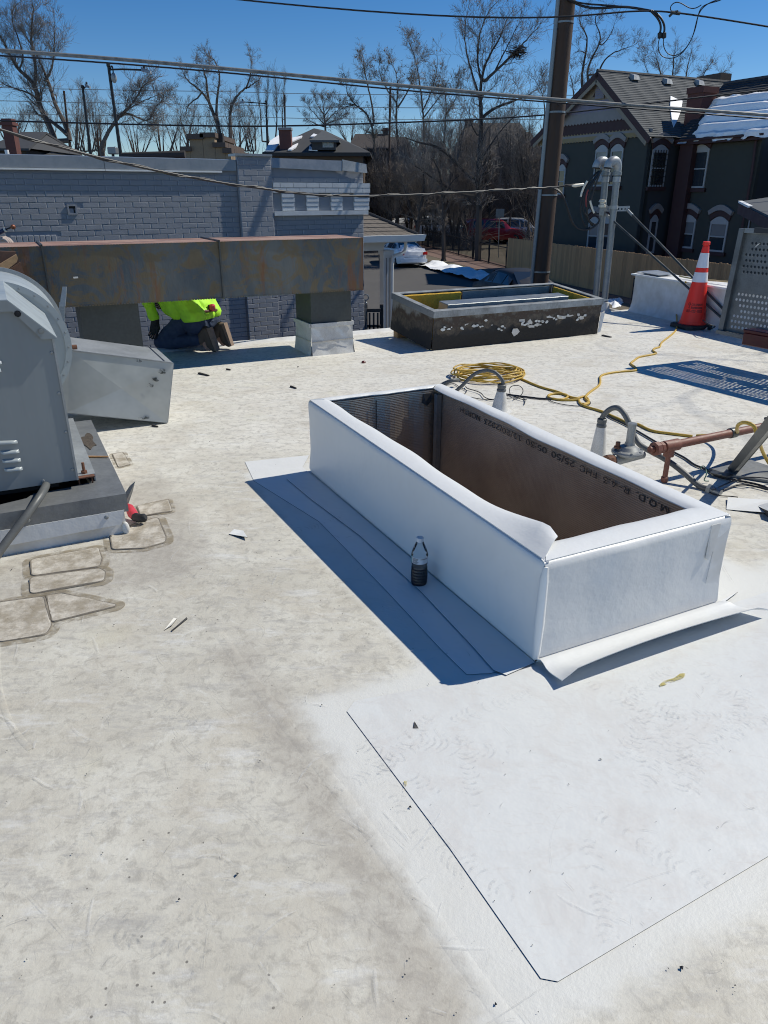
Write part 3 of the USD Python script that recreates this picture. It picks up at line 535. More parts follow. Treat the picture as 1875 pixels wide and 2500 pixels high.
# upright angle bracket standing behind the fan
p = G(150, 945); A, B = V(147, 768, p, p + E1), V(152, 870, p, p + E1)
t = thing('steel_bracket', 'upright light grey steel strap between the fan and the long duct', 'bracket', (p[0], p[1], 0))
A2 = V(151, 738, p, p + E1); m = MB().slab([A3(p[0] - .012, p[1], .002), A3(p[0] + .028, p[1], .002), A2 + A3(.022, 0, 0), A2 + A3(-.022, 0, 0)], A3(0, .006, 0)); obj('strap', m, 'galvanised', t); A1 = V(158, 700, p, p + E1)
m = MB().slab([A2 + A3(-.022, -.004, -.03), A2 + A3(.022, -.004, -.03), A1 + A3(.016, -.004, 0), A1 + A3(-.016, -.004, 0)], A3(0, .006, 0)); obj('upper_strap', m, 'galvanised_light', t)

# old membrane patches beside the fan kerb
def rounded(poly, r): return list(Polygon([p[:2] for p in poly]).buffer(-r).buffer(r, 6).exterior.coords)[:-1]
def patch(px, label, r=.02, z0=.001):
    P = rounded(gpx(*px), r); P3 = [A3(x, y, 0) for x, y in P]; t = thing('roof_patch', label, 'roof patch', np.mean(P3, 0), 'old patches welded beside the fan kerb')
    m = MB(); v, f = trimesh.creation.triangulate_polygon(Polygon(P), engine='earcut'); m.add(np.c_[v, np.full(len(v), z0 + .004)], f); obj('patch_face', m, 'tpo_old', t)
    loop = np.array(P3 + [P3[0]]); L = np.r_[0, np.cumsum(np.linalg.norm(np.diff(loop, axis=0), axis=1))]; s = np.linspace(0, L[-1], max(40, int(L[-1] / .008)))
    path = np.c_[np.interp(s, L, loop[:, 0]), np.interp(s, L, loop[:, 1]), np.full(len(s), z0 + .001)]; w = .002 + .004 * meshkit.fbm(path * 9, 3, int(px[0][0]) & 63)
    obj('seal_bead', MB().tube(path, w, 6), 'seal_bead', t)
    pg = Polygon(P); ring = pg.buffer(.032 if len(px) > 4 else .02, 6).difference(pg.buffer(-.006)); m = MB(); v, f = trimesh.creation.triangulate_polygon(ring, engine='earcut'); m.add(np.c_[v, np.full(len(v), z0 + .0006)], f); obj('dirt_rim', m, 'dirt_brown', t)
    pg2 = pg.buffer(-.004); m = MB(); v, f = trimesh.creation.triangulate_polygon(pg2, engine='earcut'); m.add(np.c_[v, np.full(len(v), z0 + .0052)], f); obj('surface_dirt', m, 'dirt_faint', t); return t
patch(((75, 1368), (240, 1338), (250, 1365), (245, 1385), (78, 1408)), 'narrow old rounded membrane patch nearest the fan kerb face')
patch(((74, 1412), (245, 1390), (258, 1398), (256, 1420), (75, 1452)), 'old membrane patch with two rounded corners under the narrow patch', z0=.002)
patch(((-20, 1475), (108, 1458), (126, 1530), (115, 1550), (3, 1568), (-20, 1560)), 'square brown edged membrane patch at the left picture edge')
patch(((114, 1456), (150, 1450), (285, 1478), (282, 1482), (128, 1520)), 'wide faint membrane patch right of the square patch', .008)
patch(((268, 1300), (320, 1290), (385, 1262), (406, 1312), (405, 1325), (350, 1340), (275, 1343)), 'raised membrane patch at the near corner of the fan kerb')
patch(((335, 1238), (412, 1222), (420, 1250), (345, 1262)), 'brown dirty strip of membrane beside the red tool handle', .008, .003)
patch(((275, 1110), (300, 1105), (318, 1135), (290, 1142)), 'small rounded membrane patch beside the dark fan kerb cap', .01)
# red and black tool lying against the corner of the fan kerb
def tool():
    a, b = G(312, 1250, .03), G(352, 1268, .03); t = thing('roofing_knife', 'red and black handled roofing tool lying at the fan kerb corner', 'tool', A3(a[0], a[1], 0))
    d = b - a; n = np.cross(Z, d); n /= np.linalg.norm(n); S_ = lambda k, z, o=0: a + d * k + Z * z + n * o
    obj('grip', MB().tube([S_(-.15, .03), S_(.1, .022, .004), S_(.35, .006, -.004), S_(.55, -.002, -.008)], [.012, .020, .023, .020], 12), 'tool_red', t, smooth=True)
    obj('grip_end', MB().tube([S_(.55, -.002, -.008), S_(.8, 0, -.008), S_(1.0, .008, 0), S_(1.08, .012, .004)], [.0205, .020, .020, .010], 12), 'rubber_black', t, smooth=True)
    h = G(330, 1195, .0); P = [S_(-.1, .03), a + Z * .075 - d * .15, a + Z * .12 - d * .02 + n * .03, a + Z * .14 + d * .1 + n * .05]
    blade = [P[0] + n * -.008, P[1], P[2], P[3], P[2] + n * .01 - Z * .03, P[0] + n * .014]; obj('blade', MB().slab(blade, d / np.linalg.norm(d) * .002), 'galvanised', t)
tool()

# ------------------------------------------------------------------ long rusted duct on two legs
dk = G(762, 869)                                          # near corner of the white kerb under the right leg
dn = -E2 * .05
DP = dk + dn                                             # front plane of the duct
onD = lambda px, py, d=0.0: onp(px, py, DP + E2 * d, E2)
zbt, ztp = onD(720, 717)[2], onD(700, 586)[2]
uD = lambda p: float((p - DP) @ E1)
Dd = lambda u_, v, z: DP + E1 * u_ + E2 * v + Z * z
ddep = float((G(847, 569, ztp) - onD(887, 582)) @ E2); ddep = min(max(ddep, .34), .6)
def duct():
    uR = uD(onD(887, 640)); s1 = uD(onD(112, 660)); s2 = uD(onD(540, 660)); t = thing('long_duct', 'long rusty rectangular metal duct standing on two legs', 'duct', Dd(uR / 2 - 1, 0, 0))
    ends = [uR, s2, s1, s1 - 1.6]
    for k in range(3):
        a, b = ends[k + 1] + .004, ends[k] - .004
        n = 24; P = np.array([[Dd(a + (b - a) * i, .004 * math.sin(math.pi * i) * math.sin(math.pi * j) + .002 * math.sin(9 * i + 3 * j), zbt + (ztp - zbt) * j) for i in np.linspace(0, 1, n)] for j in np.linspace(0, 1, 8)])
        obj('side_panel', MB().grid(P), 'duct_side', t, smooth=True)
        obj('top_panel', MB().slab([Dd(a, -.004, ztp), Dd(b, -.004, ztp), Dd(b, ddep, ztp), Dd(a, ddep, ztp)], Z * .003), 'duct_top', t)
        m = MB(); m.quad(Dd(a, 0, zbt), Dd(a, ddep, zbt), Dd(b, ddep, zbt), Dd(b, 0, zbt)); m.quad(Dd(b, ddep, zbt), Dd(a, ddep, zbt), Dd(a, ddep, ztp), Dd(b, ddep, ztp)); obj('back_panel', m, 'duct_side', t)
    obj('end_panel', MB().quad(Dd(uR, 0, zbt), Dd(uR, ddep, zbt), Dd(uR, ddep, ztp), Dd(uR, 0, ztp)), 'duct_side', t)
    for s in (s1, s2):
        m = MB(); m.box(Dd(s - .006, -.014, zbt - .01), E1 * .012, E2 * .018, Z * (ztp - zbt + .022)); m.box(Dd(s - .006, -.014, ztp + .003), E1 * .012, E2 * (ddep + .02), Z * .012); obj('seam_flange', m, 'strut_dark', t)
    # hem: crimped edge along the bottom and the top of the face
    for z in (zbt, ztp):
        m = MB()
        for k in np.arange(ends[3], uR, .022): m.box(Dd(k, -.006, z - .004), E1 * .014, E2 * .008, Z * .007)
        obj('crimped_edge', m, 'duct_side', t, kind='stuff')
    zk = zat(dk, 792)
    m = MB(); lw = uD(G(861, 852)) - 0
    lx = float((onp(861, 800, dk, E2) - dk) @ E1); ldep = float((G(735, 858) - dk) @ E2) if False else .40
    obj('leg', MB().box(dk + E1 * .012 + E2 * .012 + Z * (zk - .02), E1 * (lx - .02), E2 * ldep, Z * (zbt - zk + .02)), 'leg_metal', t)
    l0, l1 = onp(200, 790, dk + E2 * .03, E2), onp(343, 790, dk + E2 * .03, E2); w = float((l1 - l0) @ E1)
    obj('leg', MB().box(A3(l0[0], l0[1], .05), E1 * w, E2 * ldep, Z * (zbt - .05)), 'leg_metal', t)
    obj('wind_mark', MB().slab([onD(178, 676, -.006), onD(190, 675, -.006), onD(191, 679, -.006), onD(180, 680, -.006)], -E2 * .001), 'paint_chip', t)
    return zk, lx, ldep, l0, w
zk, lx, ldep, l0, lw = duct()
def duct_kerb(o, w, d, h, label):
    t = thing('duct_kerb', label, 'roof kerb', o); m = MB(); c = lambda u, v, z: o + E1 * u + E2 * v + Z * z
    for nm, (a, b) in dict(front=((0, 0), (w, 0)), left=((0, d), (0, 0)), right=((w, 0), (w, d))).items():
        p, q = c(*a, 0), c(*b, 0); n = np.cross(q - p, Z); n /= np.linalg.norm(n); P = np.array([[p + (q - p) * i + n * (.004 * math.sin(11 * i + 7 * j) + .02 * (1 - j) ** 6) + Z * h * j for i in np.linspace(0, 1, 12)] for j in np.linspace(0, 1, 9)])
        obj('side_membrane', MB().grid(P), 'boot_white', t, smooth=True)
        obj('lap_strip', MB().slab([p + n * .008 + Z * h * .42, q + n * .008 + Z * h * .45, q + n * .008 + Z * h * .47, p + n * .008 + Z * h * .44], n * .004), 'tpo_old', t)
        obj('top_flange', MB().box(p + n * .004 + Z * (h - .03), q - p, n * .01, Z * .034), 'boot_white', t)
    m.quad(c(0, 0, h), c(w, 0, h), c(w, d, h), c(0, d, h)); obj('top_sheet', m, 'boot_white', t)
    return t
duct_kerb(dk, lx, ldep + .02, zk, 'white wrapped kerb under the right leg of the rusty duct')
duct_kerb(A3(l0[0], l0[1], 0) - E1 * .02 - E2 * .02, lw + .04, ldep + .04, .07, 'low white kerb under the left leg of the rusty duct')
# timber and rotten boards stacked at the left, behind the fan
def boards():
    p0 = onD(60, 700, -.25); pl = lambda px, py, d=0: onp(px, py, p0 + E2 * d, E2)
    t = thing('rotten_board', 'dark rotten wide board leaning against the duct left end', 'board', A3(p0[0], p0[1], 0))
    P = [pl(-40, 612), pl(38, 614), pl(48, 640), pl(60, 690), pl(72, 730), pl(-40, 800)]; obj('board', MB().slab(P, E2 * .03), 'rotten_wood', t)
    t = thing('rotten_board', 'brown weathered board lying above the round fan housing', 'board', A3(p0[0], p0[1], 0))
    obj('board', MB().slab([pl(20, 660, -.06), pl(50, 640, -.06), pl(58, 665, -.06), pl(68, 685, -.06), pl(40, 690, -.06), pl(0, 690, -.06)], E2 * .04), 'rotten_wood', t)
    P = np.array([pl(-50, 668, -.12), pl(0, 645, -.12), pl(25, 630, -.12), pl(40, 621, -.12), pl(44, 630, -.12), pl(41, 640, -.12), pl(22, 655, -.12), pl(-10, 668, -.12), pl(-50, 690, -.12)])
    obj('broken_timber', MB().slab(P, E2 * .05), 'fresh_wood', None, 'pale broken timber with a splintered end lying on the rotten boards', 'timber')
boards()
# ------------------------------------------------------------------ old tarred kerb lifted off its opening
ok0 = G(1053, 856); ok1 = G(1456, 815); kx = (ok1 - ok0) / np.linalg.norm(ok1 - ok0); ky = A3(-kx[1], kx[0], 0); oL = float(np.linalg.norm(ok1 - ok0))
tilt = math.radians(5.5); kyt = ky * math.cos(tilt) + Z * math.sin(tilt); kzt = np.cross(kx, kyt)
KO = lambda u, v, z: ok0 + kx * u + kyt * v + kzt * z + Z * .004
def old_kerb():
    oW = .84; h = zat(ok0, 761)
    t = thing('old_roof_kerb', 'old tar stained roof kerb with metal flange and yellow insulation inside', 'roof kerb', ok0)
    def board(p, q, inw, name):
        n = 26; d = q - p; P = np.array([[KO(*(p + d * i + np.asarray(inw) * 0), 0) + kzt * h * j + (np.cross(d[0] * kx + d[1] * kyt, kzt) / np.linalg.norm(d)) * (.006 * meshkit.noise(A3(i * 9, j * 4, p[0] * 3)[None], 2)[0] + (.03 * max(0, .28 - j) if j < .28 else 0)) for i in np.linspace(0, 1, n)] for j in np.linspace(0, 1, 9)])
        obj(name, MB().grid(P), 'tar', t, smooth=True)
    a2 = lambda x, y: np.array([x, y], float)
    board(a2(0, 0), a2(oL, 0), 0, 'side_board'); board(a2(oL, 0), a2(oL, oW), 0, 'side_board'); board(a2(oL, oW), a2(0, oW), 0, 'side_board'); board(a2(0, oW), a2(0, 0), 0, 'side_board')
    # flange rails, each its own length of bent sheet
    f = .03; w = .09
    for (u, v, lu, lv) in ((-.012, -.012, oL + .024, .07), (-.012, oW - .058, oL + .024, .07), (-.012, .06, .06, oW - .12), (oL - .045, .06, .06, oW - .12)):
        obj('flange_rail', MB().box(KO(u, v, h), kx * lu, kyt * lv, kzt * .006), 'galv_worn', t)
    obj('flange_face', MB().box(KO(-.012, -.014, h - .055), kx * (oL + .024), kyt * .003, kzt * .054), 'galv_worn', t); obj('flange_face', MB().box(KO(-.014, -.010, h - .055), kx * .003, kyt * (oW + .02), kzt * .054), 'galvanised', t)
    obj('bent_corner', MB().slab([KO(oL + .01, -.014, h), KO(oL + .10, -.03, h - .004), KO(oL + .01, -.014, h - .02)], kyt * .003), 'galvanised_light', t)
    for (u, v, lu, lv) in ((.06, oW - .085, .72, .03), (.06, .085, .03, oW - .2), (oL - .085, .085, .03, oW - .2)):
        obj('insulation', MB().cbox(KO(u, v, h - .30), kx * lu, kyt * lv, kzt * .288, .006), 'insulation', t)
    obj('back_liner', MB().box(KO(.80, oW - .075, h - .30), kx * (oL - .9), kyt * .012, kzt * .29), 'galvanised', t)
    m = MB(); m.box(KO(.10, .062, h - .075), kx * (oL - .22), kyt * .30, kzt * .006); obj('damper_tray', m, 'galvanised_light', t)
    obj('damper_box', MB().cbox(KO(.22, .12, h - .068), kx * (oL - .58), kyt * .17, kzt * .095, .004), 'galvanised', t)
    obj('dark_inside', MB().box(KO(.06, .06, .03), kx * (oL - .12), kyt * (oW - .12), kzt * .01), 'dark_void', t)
    for px, py in ((1088, 780), (1228, 763), (1349, 755), (1446, 752)):
        p = onp(px, py, KO(0, -.012, 0), ky) ; n = -ky
        obj('washer', MB().lathe([(.036, 0), (.036, .004), (.030, .006), (.027, .003), (.021, .003), (.018, .007), (.012, .004), (.008, .008), (0, .008)], p, n, 24), 'galvanised', t, smooth=40)
    # flakes of torn white membrane and a grey tab still stuck to the tar
    rg = np.random.default_rng(3)
    for (px, py, sx, sy) in ((1110, 785, 14, 5), (1128, 787, 10, 6), (1138, 790, 6, 6), (1258, 777, 8, 4), (1275, 782, 9, 7), (1293, 786, 7, 9), (1310, 793, 9, 5), (1296, 797, 10, 4), (1340, 774, 12, 4), (1372, 773, 14, 6), (1388, 770, 14, 4), (1420, 775, 9, 6), (1412, 768, 5, 5), (1218, 803, 4, 3), (1079, 805, 4, 3)):
        a = np.linspace(0, 2 * np.pi, 9, endpoint=False); rr = rg.uniform(.45, 1.1, 9); Pq = [onp(px + sx * c_ * k, py + sy * s_ * k, KO(0, -.022, 0), ky) for c_, s_, k in zip(np.cos(a), np.sin(a), rr)]
        obj('torn_flake', MB().slab(Pq, -ky * .003), 'paint_chip', t)
    for _ in range(34):
        u_ = rg.uniform(.1, oL - .1); z_ = h * (.52 + .06 * math.sin(u_ * 5) + rg.normal(0, .05)); s_ = rg.uniform(.006, .022); a = np.linspace(0, 2 * np.pi, 7, endpoint=False); rr = rg.uniform(.4, 1.1, 7); obj('torn_flake', MB().slab([KO(u_, -.016, z_) + kx * s_ * 1.6 * x_ * k_ + kzt * s_ * y_ * k_ for x_, y_, k_ in zip(np.cos(a), np.sin(a), rr)], -kyt * .004), 'paint_chip', t)
    Pq = [onp(x, y, KO(0, -.035, 0), ky) for x, y in ((1252, 803), (1263, 802), (1268, 809), (1262, 816), (1254, 821), (1249, 812))]; obj('grey_tab', MB().slab(Pq, -ky * .006), 'boot_white', t)
    Pq = [KO(oL - .02, -.03, h * .62), KO(oL + .03, -.035, h * .62), KO(oL + .012, -.04, .03), KO(oL - .015, -.03, .02)]; obj('hanging_flap', MB().slab(Pq, -ky * .004), 'tpo_wall', t)
    b = KO(.02, oW - .1, 0); obj('wood_block', MB().cbox(A3(b[0], b[1], .002), kx * .12, ky * .09, Z * max(.03, b[2] - .004), .003), 'fresh_wood', None, 'small wooden block propping the left end of the old kerb', 'wood block')
old_kerb()
# ------------------------------------------------------------------ white parapet at the right edge
pH = zat(pend, 672)
def parapet():
    t = thing('parapet', 'low white membrane covered parapet wall behind the traffic cone', 'parapet', pend)
    L = 9.0; a, b = pend, pend + pd * L
    P = np.array([[a + pd * L * i - pn * (.005 * math.sin(i * 60) + .05 * (1 - j) ** 8) + Z * pH * j for i in np.linspace(0, 1, 60)] for j in np.linspace(0, 1, 9)])
    obj('inner_face', MB().grid(P[:, ::-1] if np.cross(pd, Z) @ pn > 0 else P), 'tpo_wall', t, smooth=True)
    m = MB(); m.box(a + pn * .004, pd * L, pn * .24, Z * (pH - .004)); obj('core', m, 'tpo_wall', t)
    obj('end_face', MB().box(a - pd * .006 - pn * .01, -pd * .008, pn * .26, Z * (pH - .03)), 'cut_edge', t)
    x = 0.0; k = 0
    while x < L:
        w = 1.18; obj('coping', MB().hexa([a + pd * (x - (.05 if k == 0 else 0)) - pn * .03 + Z * pH, a + pd * (x + w) - pn * .03 + Z * pH, a + pd * (x + w) + pn * .28 + Z * (pH + .01), a + pd * (x - (.05 if k == 0 else 0)) + pn * .28 + Z * (pH + .01)], [a + pd * (x - (.05 if k == 0 else 0)) - pn * .03 + Z * (pH + .02), a + pd * (x + w) - pn * .03 + Z * (pH + .02), a + pd * (x + w) + pn * .28 + Z * (pH + .035), a + pd * (x - (.05 if k == 0 else 0)) + pn * .28 + Z * (pH + .035)]), 'white_edge', t); x += w + .006; k += 1
    obj('loose_coping', MB().slab([a + pd * .0 + pn * .02 + Z * (pH + .04), a + pd * .45 + pn * .0 + Z * (pH + .036), a + pd * .5 + pn * .2 + Z * (pH + .05), a + pd * .1 + pn * .24 + Z * (pH + .06)], Z * .006), 'galvanised_light', t)
parapet()
# ------------------------------------------------------------------ traffic cone
def cone():
    g = G(1688, 800); g[2] = 0
    t = thing('traffic_cone', 'tall orange traffic cone with two white reflective collars and black base', 'traffic cone', g)
    s = .183; a = math.radians(16); ux = A3(math.cos(a), math.sin(a), 0); uy = A3(-math.sin(a), math.cos(a), 0)
    pl = Polygon([(-s, -s * .75), (-s * .75, -s), (s * .75, -s), (s, -s * .75), (s, s * .75), (s * .75, s), (-s * .75, s), (-s, s * .75)])
    obj('base', MB().plate(pl, g + Z * .004, ux, uy, Z * .036).plate(pl.buffer(-.02), g + Z * .04, ux, uy, Z * .008), 'rubber_black', t)
    R0, R1, z0, z1 = .137, .034, .05, .865; rad = lambda z: R0 + (R1 - R0) * (z - z0) / (z1 - z0)
    # lean: the cone tips a little to the right
    lean = lambda z: g + A3(.018 * z, 0, 0)
    def seg(a, b, name, mat, extra=0.0, pre=(), post=()):
        prof = list(pre) + [(rad(z) + extra, z) for z in np.linspace(a, b, 6)] + list(post)
        m = MB().lathe(prof, (0, 0, 0), Z, 40).mesh(); m.vertices = m.vertices + np.outer(np.ones(len(m.vertices)), g) + np.outer(m.vertices[:, 2], A3(.018, 0, 0)); return obj(name, m, mat, t, smooth=40)
    seg(z0, z1, 'body', 'cone_orange', 0, pre=[(R0 + .02, .047), (R0 + .008, .052)], post=[(R1 - .004, z1 + .002), (R1 - .006, z1 + .01), (R1 + .004, z1 + .014), (R1 + .004, z1 + .045), (R1 - .004, z1 + .05), (0, z1 + .05)])
    T = .915; inch = .0254
    seg(T - 10.55 * inch, T - 4.55 * inch, 'collar', 'cone_tape', .0022); seg(T - 16.4 * inch, T - 12.4 * inch, 'collar', 'cone_tape', .0022)
    seg(.052, .075, 'skirt', 'cone_orange', .006)
    view = math.atan2(-g[1], -g[0])
    def text(s_, h, zc, du, wmax=None):
        tm = meshkit.text_mesh(s_, h, .001, True); v = tm.vertices.copy(); w = v[:, 0].max()
        k = 1.0 if wmax is None else wmax / w; x = v[:, 0] * k; x = x - x.max() / 2 + du; zz = zc + v[:, 1]; r = rad(zz) + .0012 + v[:, 2]; th = view + x / rad(zc)
        P = np.c_[g[0] + .018 * zz + r * np.cos(th), g[1] + r * np.sin(th), zz]; obj('lettering', MB().add(P, tm.faces), 'ink', t)
    text('COLORADO', .020, .255, .018, .118); text('BARRICADE', .020, .222, .018, .122); text('303-922-7815', .026, .182, -.005, .178); text('G', .03, .252, -.068); text('b', .022, .224, -.062)
    return g
cone_g = cone()
# clutter by the cone
def chain():
    t = thing('cord_plug', 'small shiny plug and black lead lying beside the cone base', 'cord plug', G(1722, 808)); p = G(1722, 806, .015)
    obj('plug_body', MB().tube([p, p + A3(.03, .05, .01), p + A3(.05, .10, .0)], [.012, .016, .01], 8), 'chrome', t, smooth=True)
    obj('lead', MB().tube(spline([G(1716, 781, .13) , G(1740, 795, .12), G(1742, 800, .05), G(1730, 806, .01)], 8), .006, 6), 'cord_black', t, smooth=True)
chain()
# ------------------------------------------------------------------ perforated metal screen at the right picture edge
def screen():
    TL = A3(3.08, 6.70, 1.10); pdir = A3(.47, -.883, 0); n = A3(-pdir[1], pdir[0], 0); on = lambda x, y, d=0.0: onp(x, y, TL - n * d, n)   # n points away from the camera
    a, b = on(1812, 557), on(1759, 809); W_ = 1.75; U = lambda p: float((p - b) @ pdir); br = on(1875, 840); sl = (br[2] - b[2]) / U(br); zb, zt = b[2], a[2]
    t = thing('perforated_screen', 'upright perforated galvanised metal screen at the right picture edge', 'metal screen', A3(b[0], b[1], 0))
    q = lambda u, z, d=0.0: b + pdir * u + Z * (z - zb) - n * d
    left = lambda z: U(a) * (z - zb) / (zt - zb)
    out = Polygon([(0, zb), (W_, zb + sl * W_ * .4), (W_, zt), (U(a), zt)]); holes = []; pu, pz = .0365, .0465; r_ = 0; z = zt - .115
    while z > zb + .03:
        u_ = left(z) + (.095 if r_ not in (0, 1) else .13) + .012 * (r_ % 2)
        while u_ < W_ - .08:
            if not (r_ in (6, 7, 8) and rng.random() < .93) and not (r_ > 10 and u_ < left(z) + .2 and rng.random() < .35): holes.append(Point(u_, z).buffer(.0125, 2))
            u_ += pu
        z -= pz; r_ += 1
    obj('perforated_sheet', MB().plate(out.difference(unary_union(holes)), A3(b[0], b[1], 0), pdir, Z, -n * .003), 'screen_metal', t)
    obj('edge_flange', MB().slab([q(0, zb, .004), q(.05, zb + sl * .05, .004), q(U(a) + .05, zt, .004), q(U(a), zt, .004)], -n * .035), 'screen_metal', t)
    obj('top_rail', MB().box(q(U(a) + .052, zt - .035, .004), pdir * (W_ - U(a) - .06), -n * .03, Z * .035), 'galvanised', t)
    obj('foot_rail', MB().slab([q(.0, zb - .012, .004), q(W_, zb + sl * W_ * .4 - .012, .004), q(W_, zb + sl * W_ * .4 + .02, .004), q(.0, zb + .02, .004)], -n * .06), 'screen_metal', t)
    obj('dark_clip', MB().box(q(U(a) + .16, zt - .03, .036), pdir * .3, -n * .02, Z * .04), 'cut_edge', t)
    k = lambda x, y: on(x, y, .005); obj('torn_tag', MB().slab([k(1842, 605), k(1850, 596), k(1857, 593), k(1848, 601)], -n * .002), 'paint_chip', t)
    for u_ in (.95, 1.68):
        p = q(u_, zb, -.03); obj('leg', MB().box(A3(p[0], p[1], .002), pdir * .04, n * .04, Z * (zt - .03)), 'galvanised', t)
    p = [on(1829, 838, .03), on(1840, 842, .03)]; tb = thing('toolbox', 'dark red metal toolbox hanging at the foot of the perforated screen', 'toolbox', p[0]); top = on(1835, 800, .03)[2]; o = on(1832, 838, .02)
    obj('box_body', MB().cbox(o, pdir * .45, -n * .12, Z * (top - o[2] - .03), .006), 'toolbox_red', tb); obj('lid', MB().cbox(A3(o[0], o[1], top - .029) - pdir * .004 + n * .004, pdir * .458, -n * .128, Z * .028, .006), 'toolbox_red', tb)
    return TL, zt
sg, sup = screen()
# ------------------------------------------------------------------ twin conduit masts with weatherheads
def masts():
    mp = []
    for i, (bx, by, tx, ty, lab) in enumerate(((1452, 758, 1479, 420, 'left galvanised conduit mast, its weatherhead full of black cables'), (1473, 762, 1507, 420, 'right galvanised conduit mast with empty weatherhead'))):
        g = G(bx, by); top = zat(g, ty); xt = onp(tx, ty, g, A3(0, 1, 0)); tp = A3(xt[0], g[1], top); bp = A3(g[0], g[1], .0)
        t = thing('conduit_mast', lab, 'conduit mast', g); ax = (tp - bp) / np.linalg.norm(tp - bp); L = np.linalg.norm(tp - bp)
        obj('pipe', MB().tube([bp, bp + ax * L * .5, tp], .040, 16), 'galvanised', t, smooth=True); obj('coupling', MB().lathe([(.040, 0), (.046, .003), (.046, .06), (.040, .063)], bp + ax * L * .93, ax, 18), 'galvanised_light', t, smooth=30)
        obj('roof_boot', MB().lathe([(.11, 0), (.075, .03), (.056, .12), (.047, .13)], bp, Z, 18), 'boot_white', t, smooth=30)
        hp = tp; left = A3(-.86, -.5, 0)                      # hood: a bent dome opening down to the left
        pts = spline([hp - Z * .01, hp + Z * .06 + left * .005, hp + Z * .115 + left * .05, hp + Z * .105 + left * .125, hp + Z * .045 + left * .165], 6)
        obj('hood', MB().tube(pts, np.interp(np.linspace(0, 1, len(pts)), [0, .3, .6, 1], [.044, .052, .054, .048]), 18), 'galvanised_light', t, smooth=45)
        obj('collar', MB().lathe([(.042, -.04), (.055, -.035), (.055, 0), (.042, .004)], hp, Z, 18), 'galvanised', t, smooth=30)
        obj('insert', MB().lathe([(.046, 0), (.046, .008), (0, .010)], pts[-1], pts[-1] - pts[-2], 16), 'rubber_black', t)
        mp.append((bp, ax, L, tp, pts[-1]))
    return mp
mp = masts(); my = mp[0][0][1]
VM = lambda px, py, dy=0.0: aty(px, py, my + dy)
def mast_gear():
    a, b = VM(1475, 506, -.06), VM(1538, 505, -.06)
    t = thing('strut_bracket', 'perforated strut bracket clamped across both conduit masts', 'strut bracket', A3(a[0], a[1], a[2]))
    shp = sbox(0, 0, float(np.linalg.norm(b - a)), .05).difference(unary_union([Point(x, .022).buffer(.011, 3) for x in np.arange(.05, .36, .042)])); d = (b - a) / np.linalg.norm(b - a)
    obj('web', MB().plate(shp, a - Z * .045, d, Z, A3(0, .004, 0)), 'galvanised_light', t); m = MB(); m.box(a + Z * .006, b - a, A3(0, .045, 0), Z * .004); m.box(a - Z * .05, b - a, A3(0, .045, 0), Z * .004); obj('flange', m, 'galvanised', t)
    for i in (0, 1):
        c = mp[i][0] + mp[i][1] * (a[2] / mp[i][1][2]); obj('pipe_clamp', MB().lathe([(.041, -.02), (.050, -.02), (.050, .02), (.041, .02)], c, mp[i][1], 16), 'galvanised_light', t, smooth=30)
    # porcelain insulator and wire rack on the left mast
    q = VM(1470, 500, -.1); t2 = thing('insulator', 'cream porcelain insulator with clevis on the left conduit mast', 'insulator', q)
    obj('knob', MB().lathe([(.02, -.03), (.045, -.028), (.045, .0), (.03, .005), (.03, .025), (.045, .03), (.04, .055), (0, .06)], q, Z, 14), 'insulator_white', t2, smooth=35); obj('clevis', MB().box(q + A3(-.03, -.02, -.12), A3(.06, 0, 0), A3(0, .12, 0), Z * .09), 'galvanised', t2)
    # brace rods down to the roof at the right
    for k, (x0, y0, x1, y1, dy, lab) in enumerate(((1531, 512, 1768, 757, .0, 'long dark brace rod from the strut bracket tip to the parapet'), (1478, 522, 1764, 778, -.9, 'long dark brace rod from the left mast down to the parapet foot'))):
        e0 = VM(x0, y0, -.05); e1 = onp(x1, y1, pend - pn * .012, pn); dirv = (e1 - e0) / np.linalg.norm(e1 - e0)
        tt = thing('brace_rod', lab, 'brace rod', A3(e1[0], e1[1], e1[2])); obj('rod', MB().tube([e0, e1 + dirv * .1], .013, 8), 'strut_dark', tt, smooth=True)
        obj('end_fitting', MB().tube([e0 - dirv * .03, e0 + dirv * .12], .017, 8), 'galvanised_light', tt, smooth=True)
mast_gear()
def cable(name, label, pts, r, mat, n=8, sp_=True, cat='cable', group=None, sides=7):
    P = spline(pts, n) if sp_ else np.asarray(pts, float); return obj(name, MB().tube(P, r, sides), mat, None, label, cat, group, smooth=True)
hd = mp[0][4]
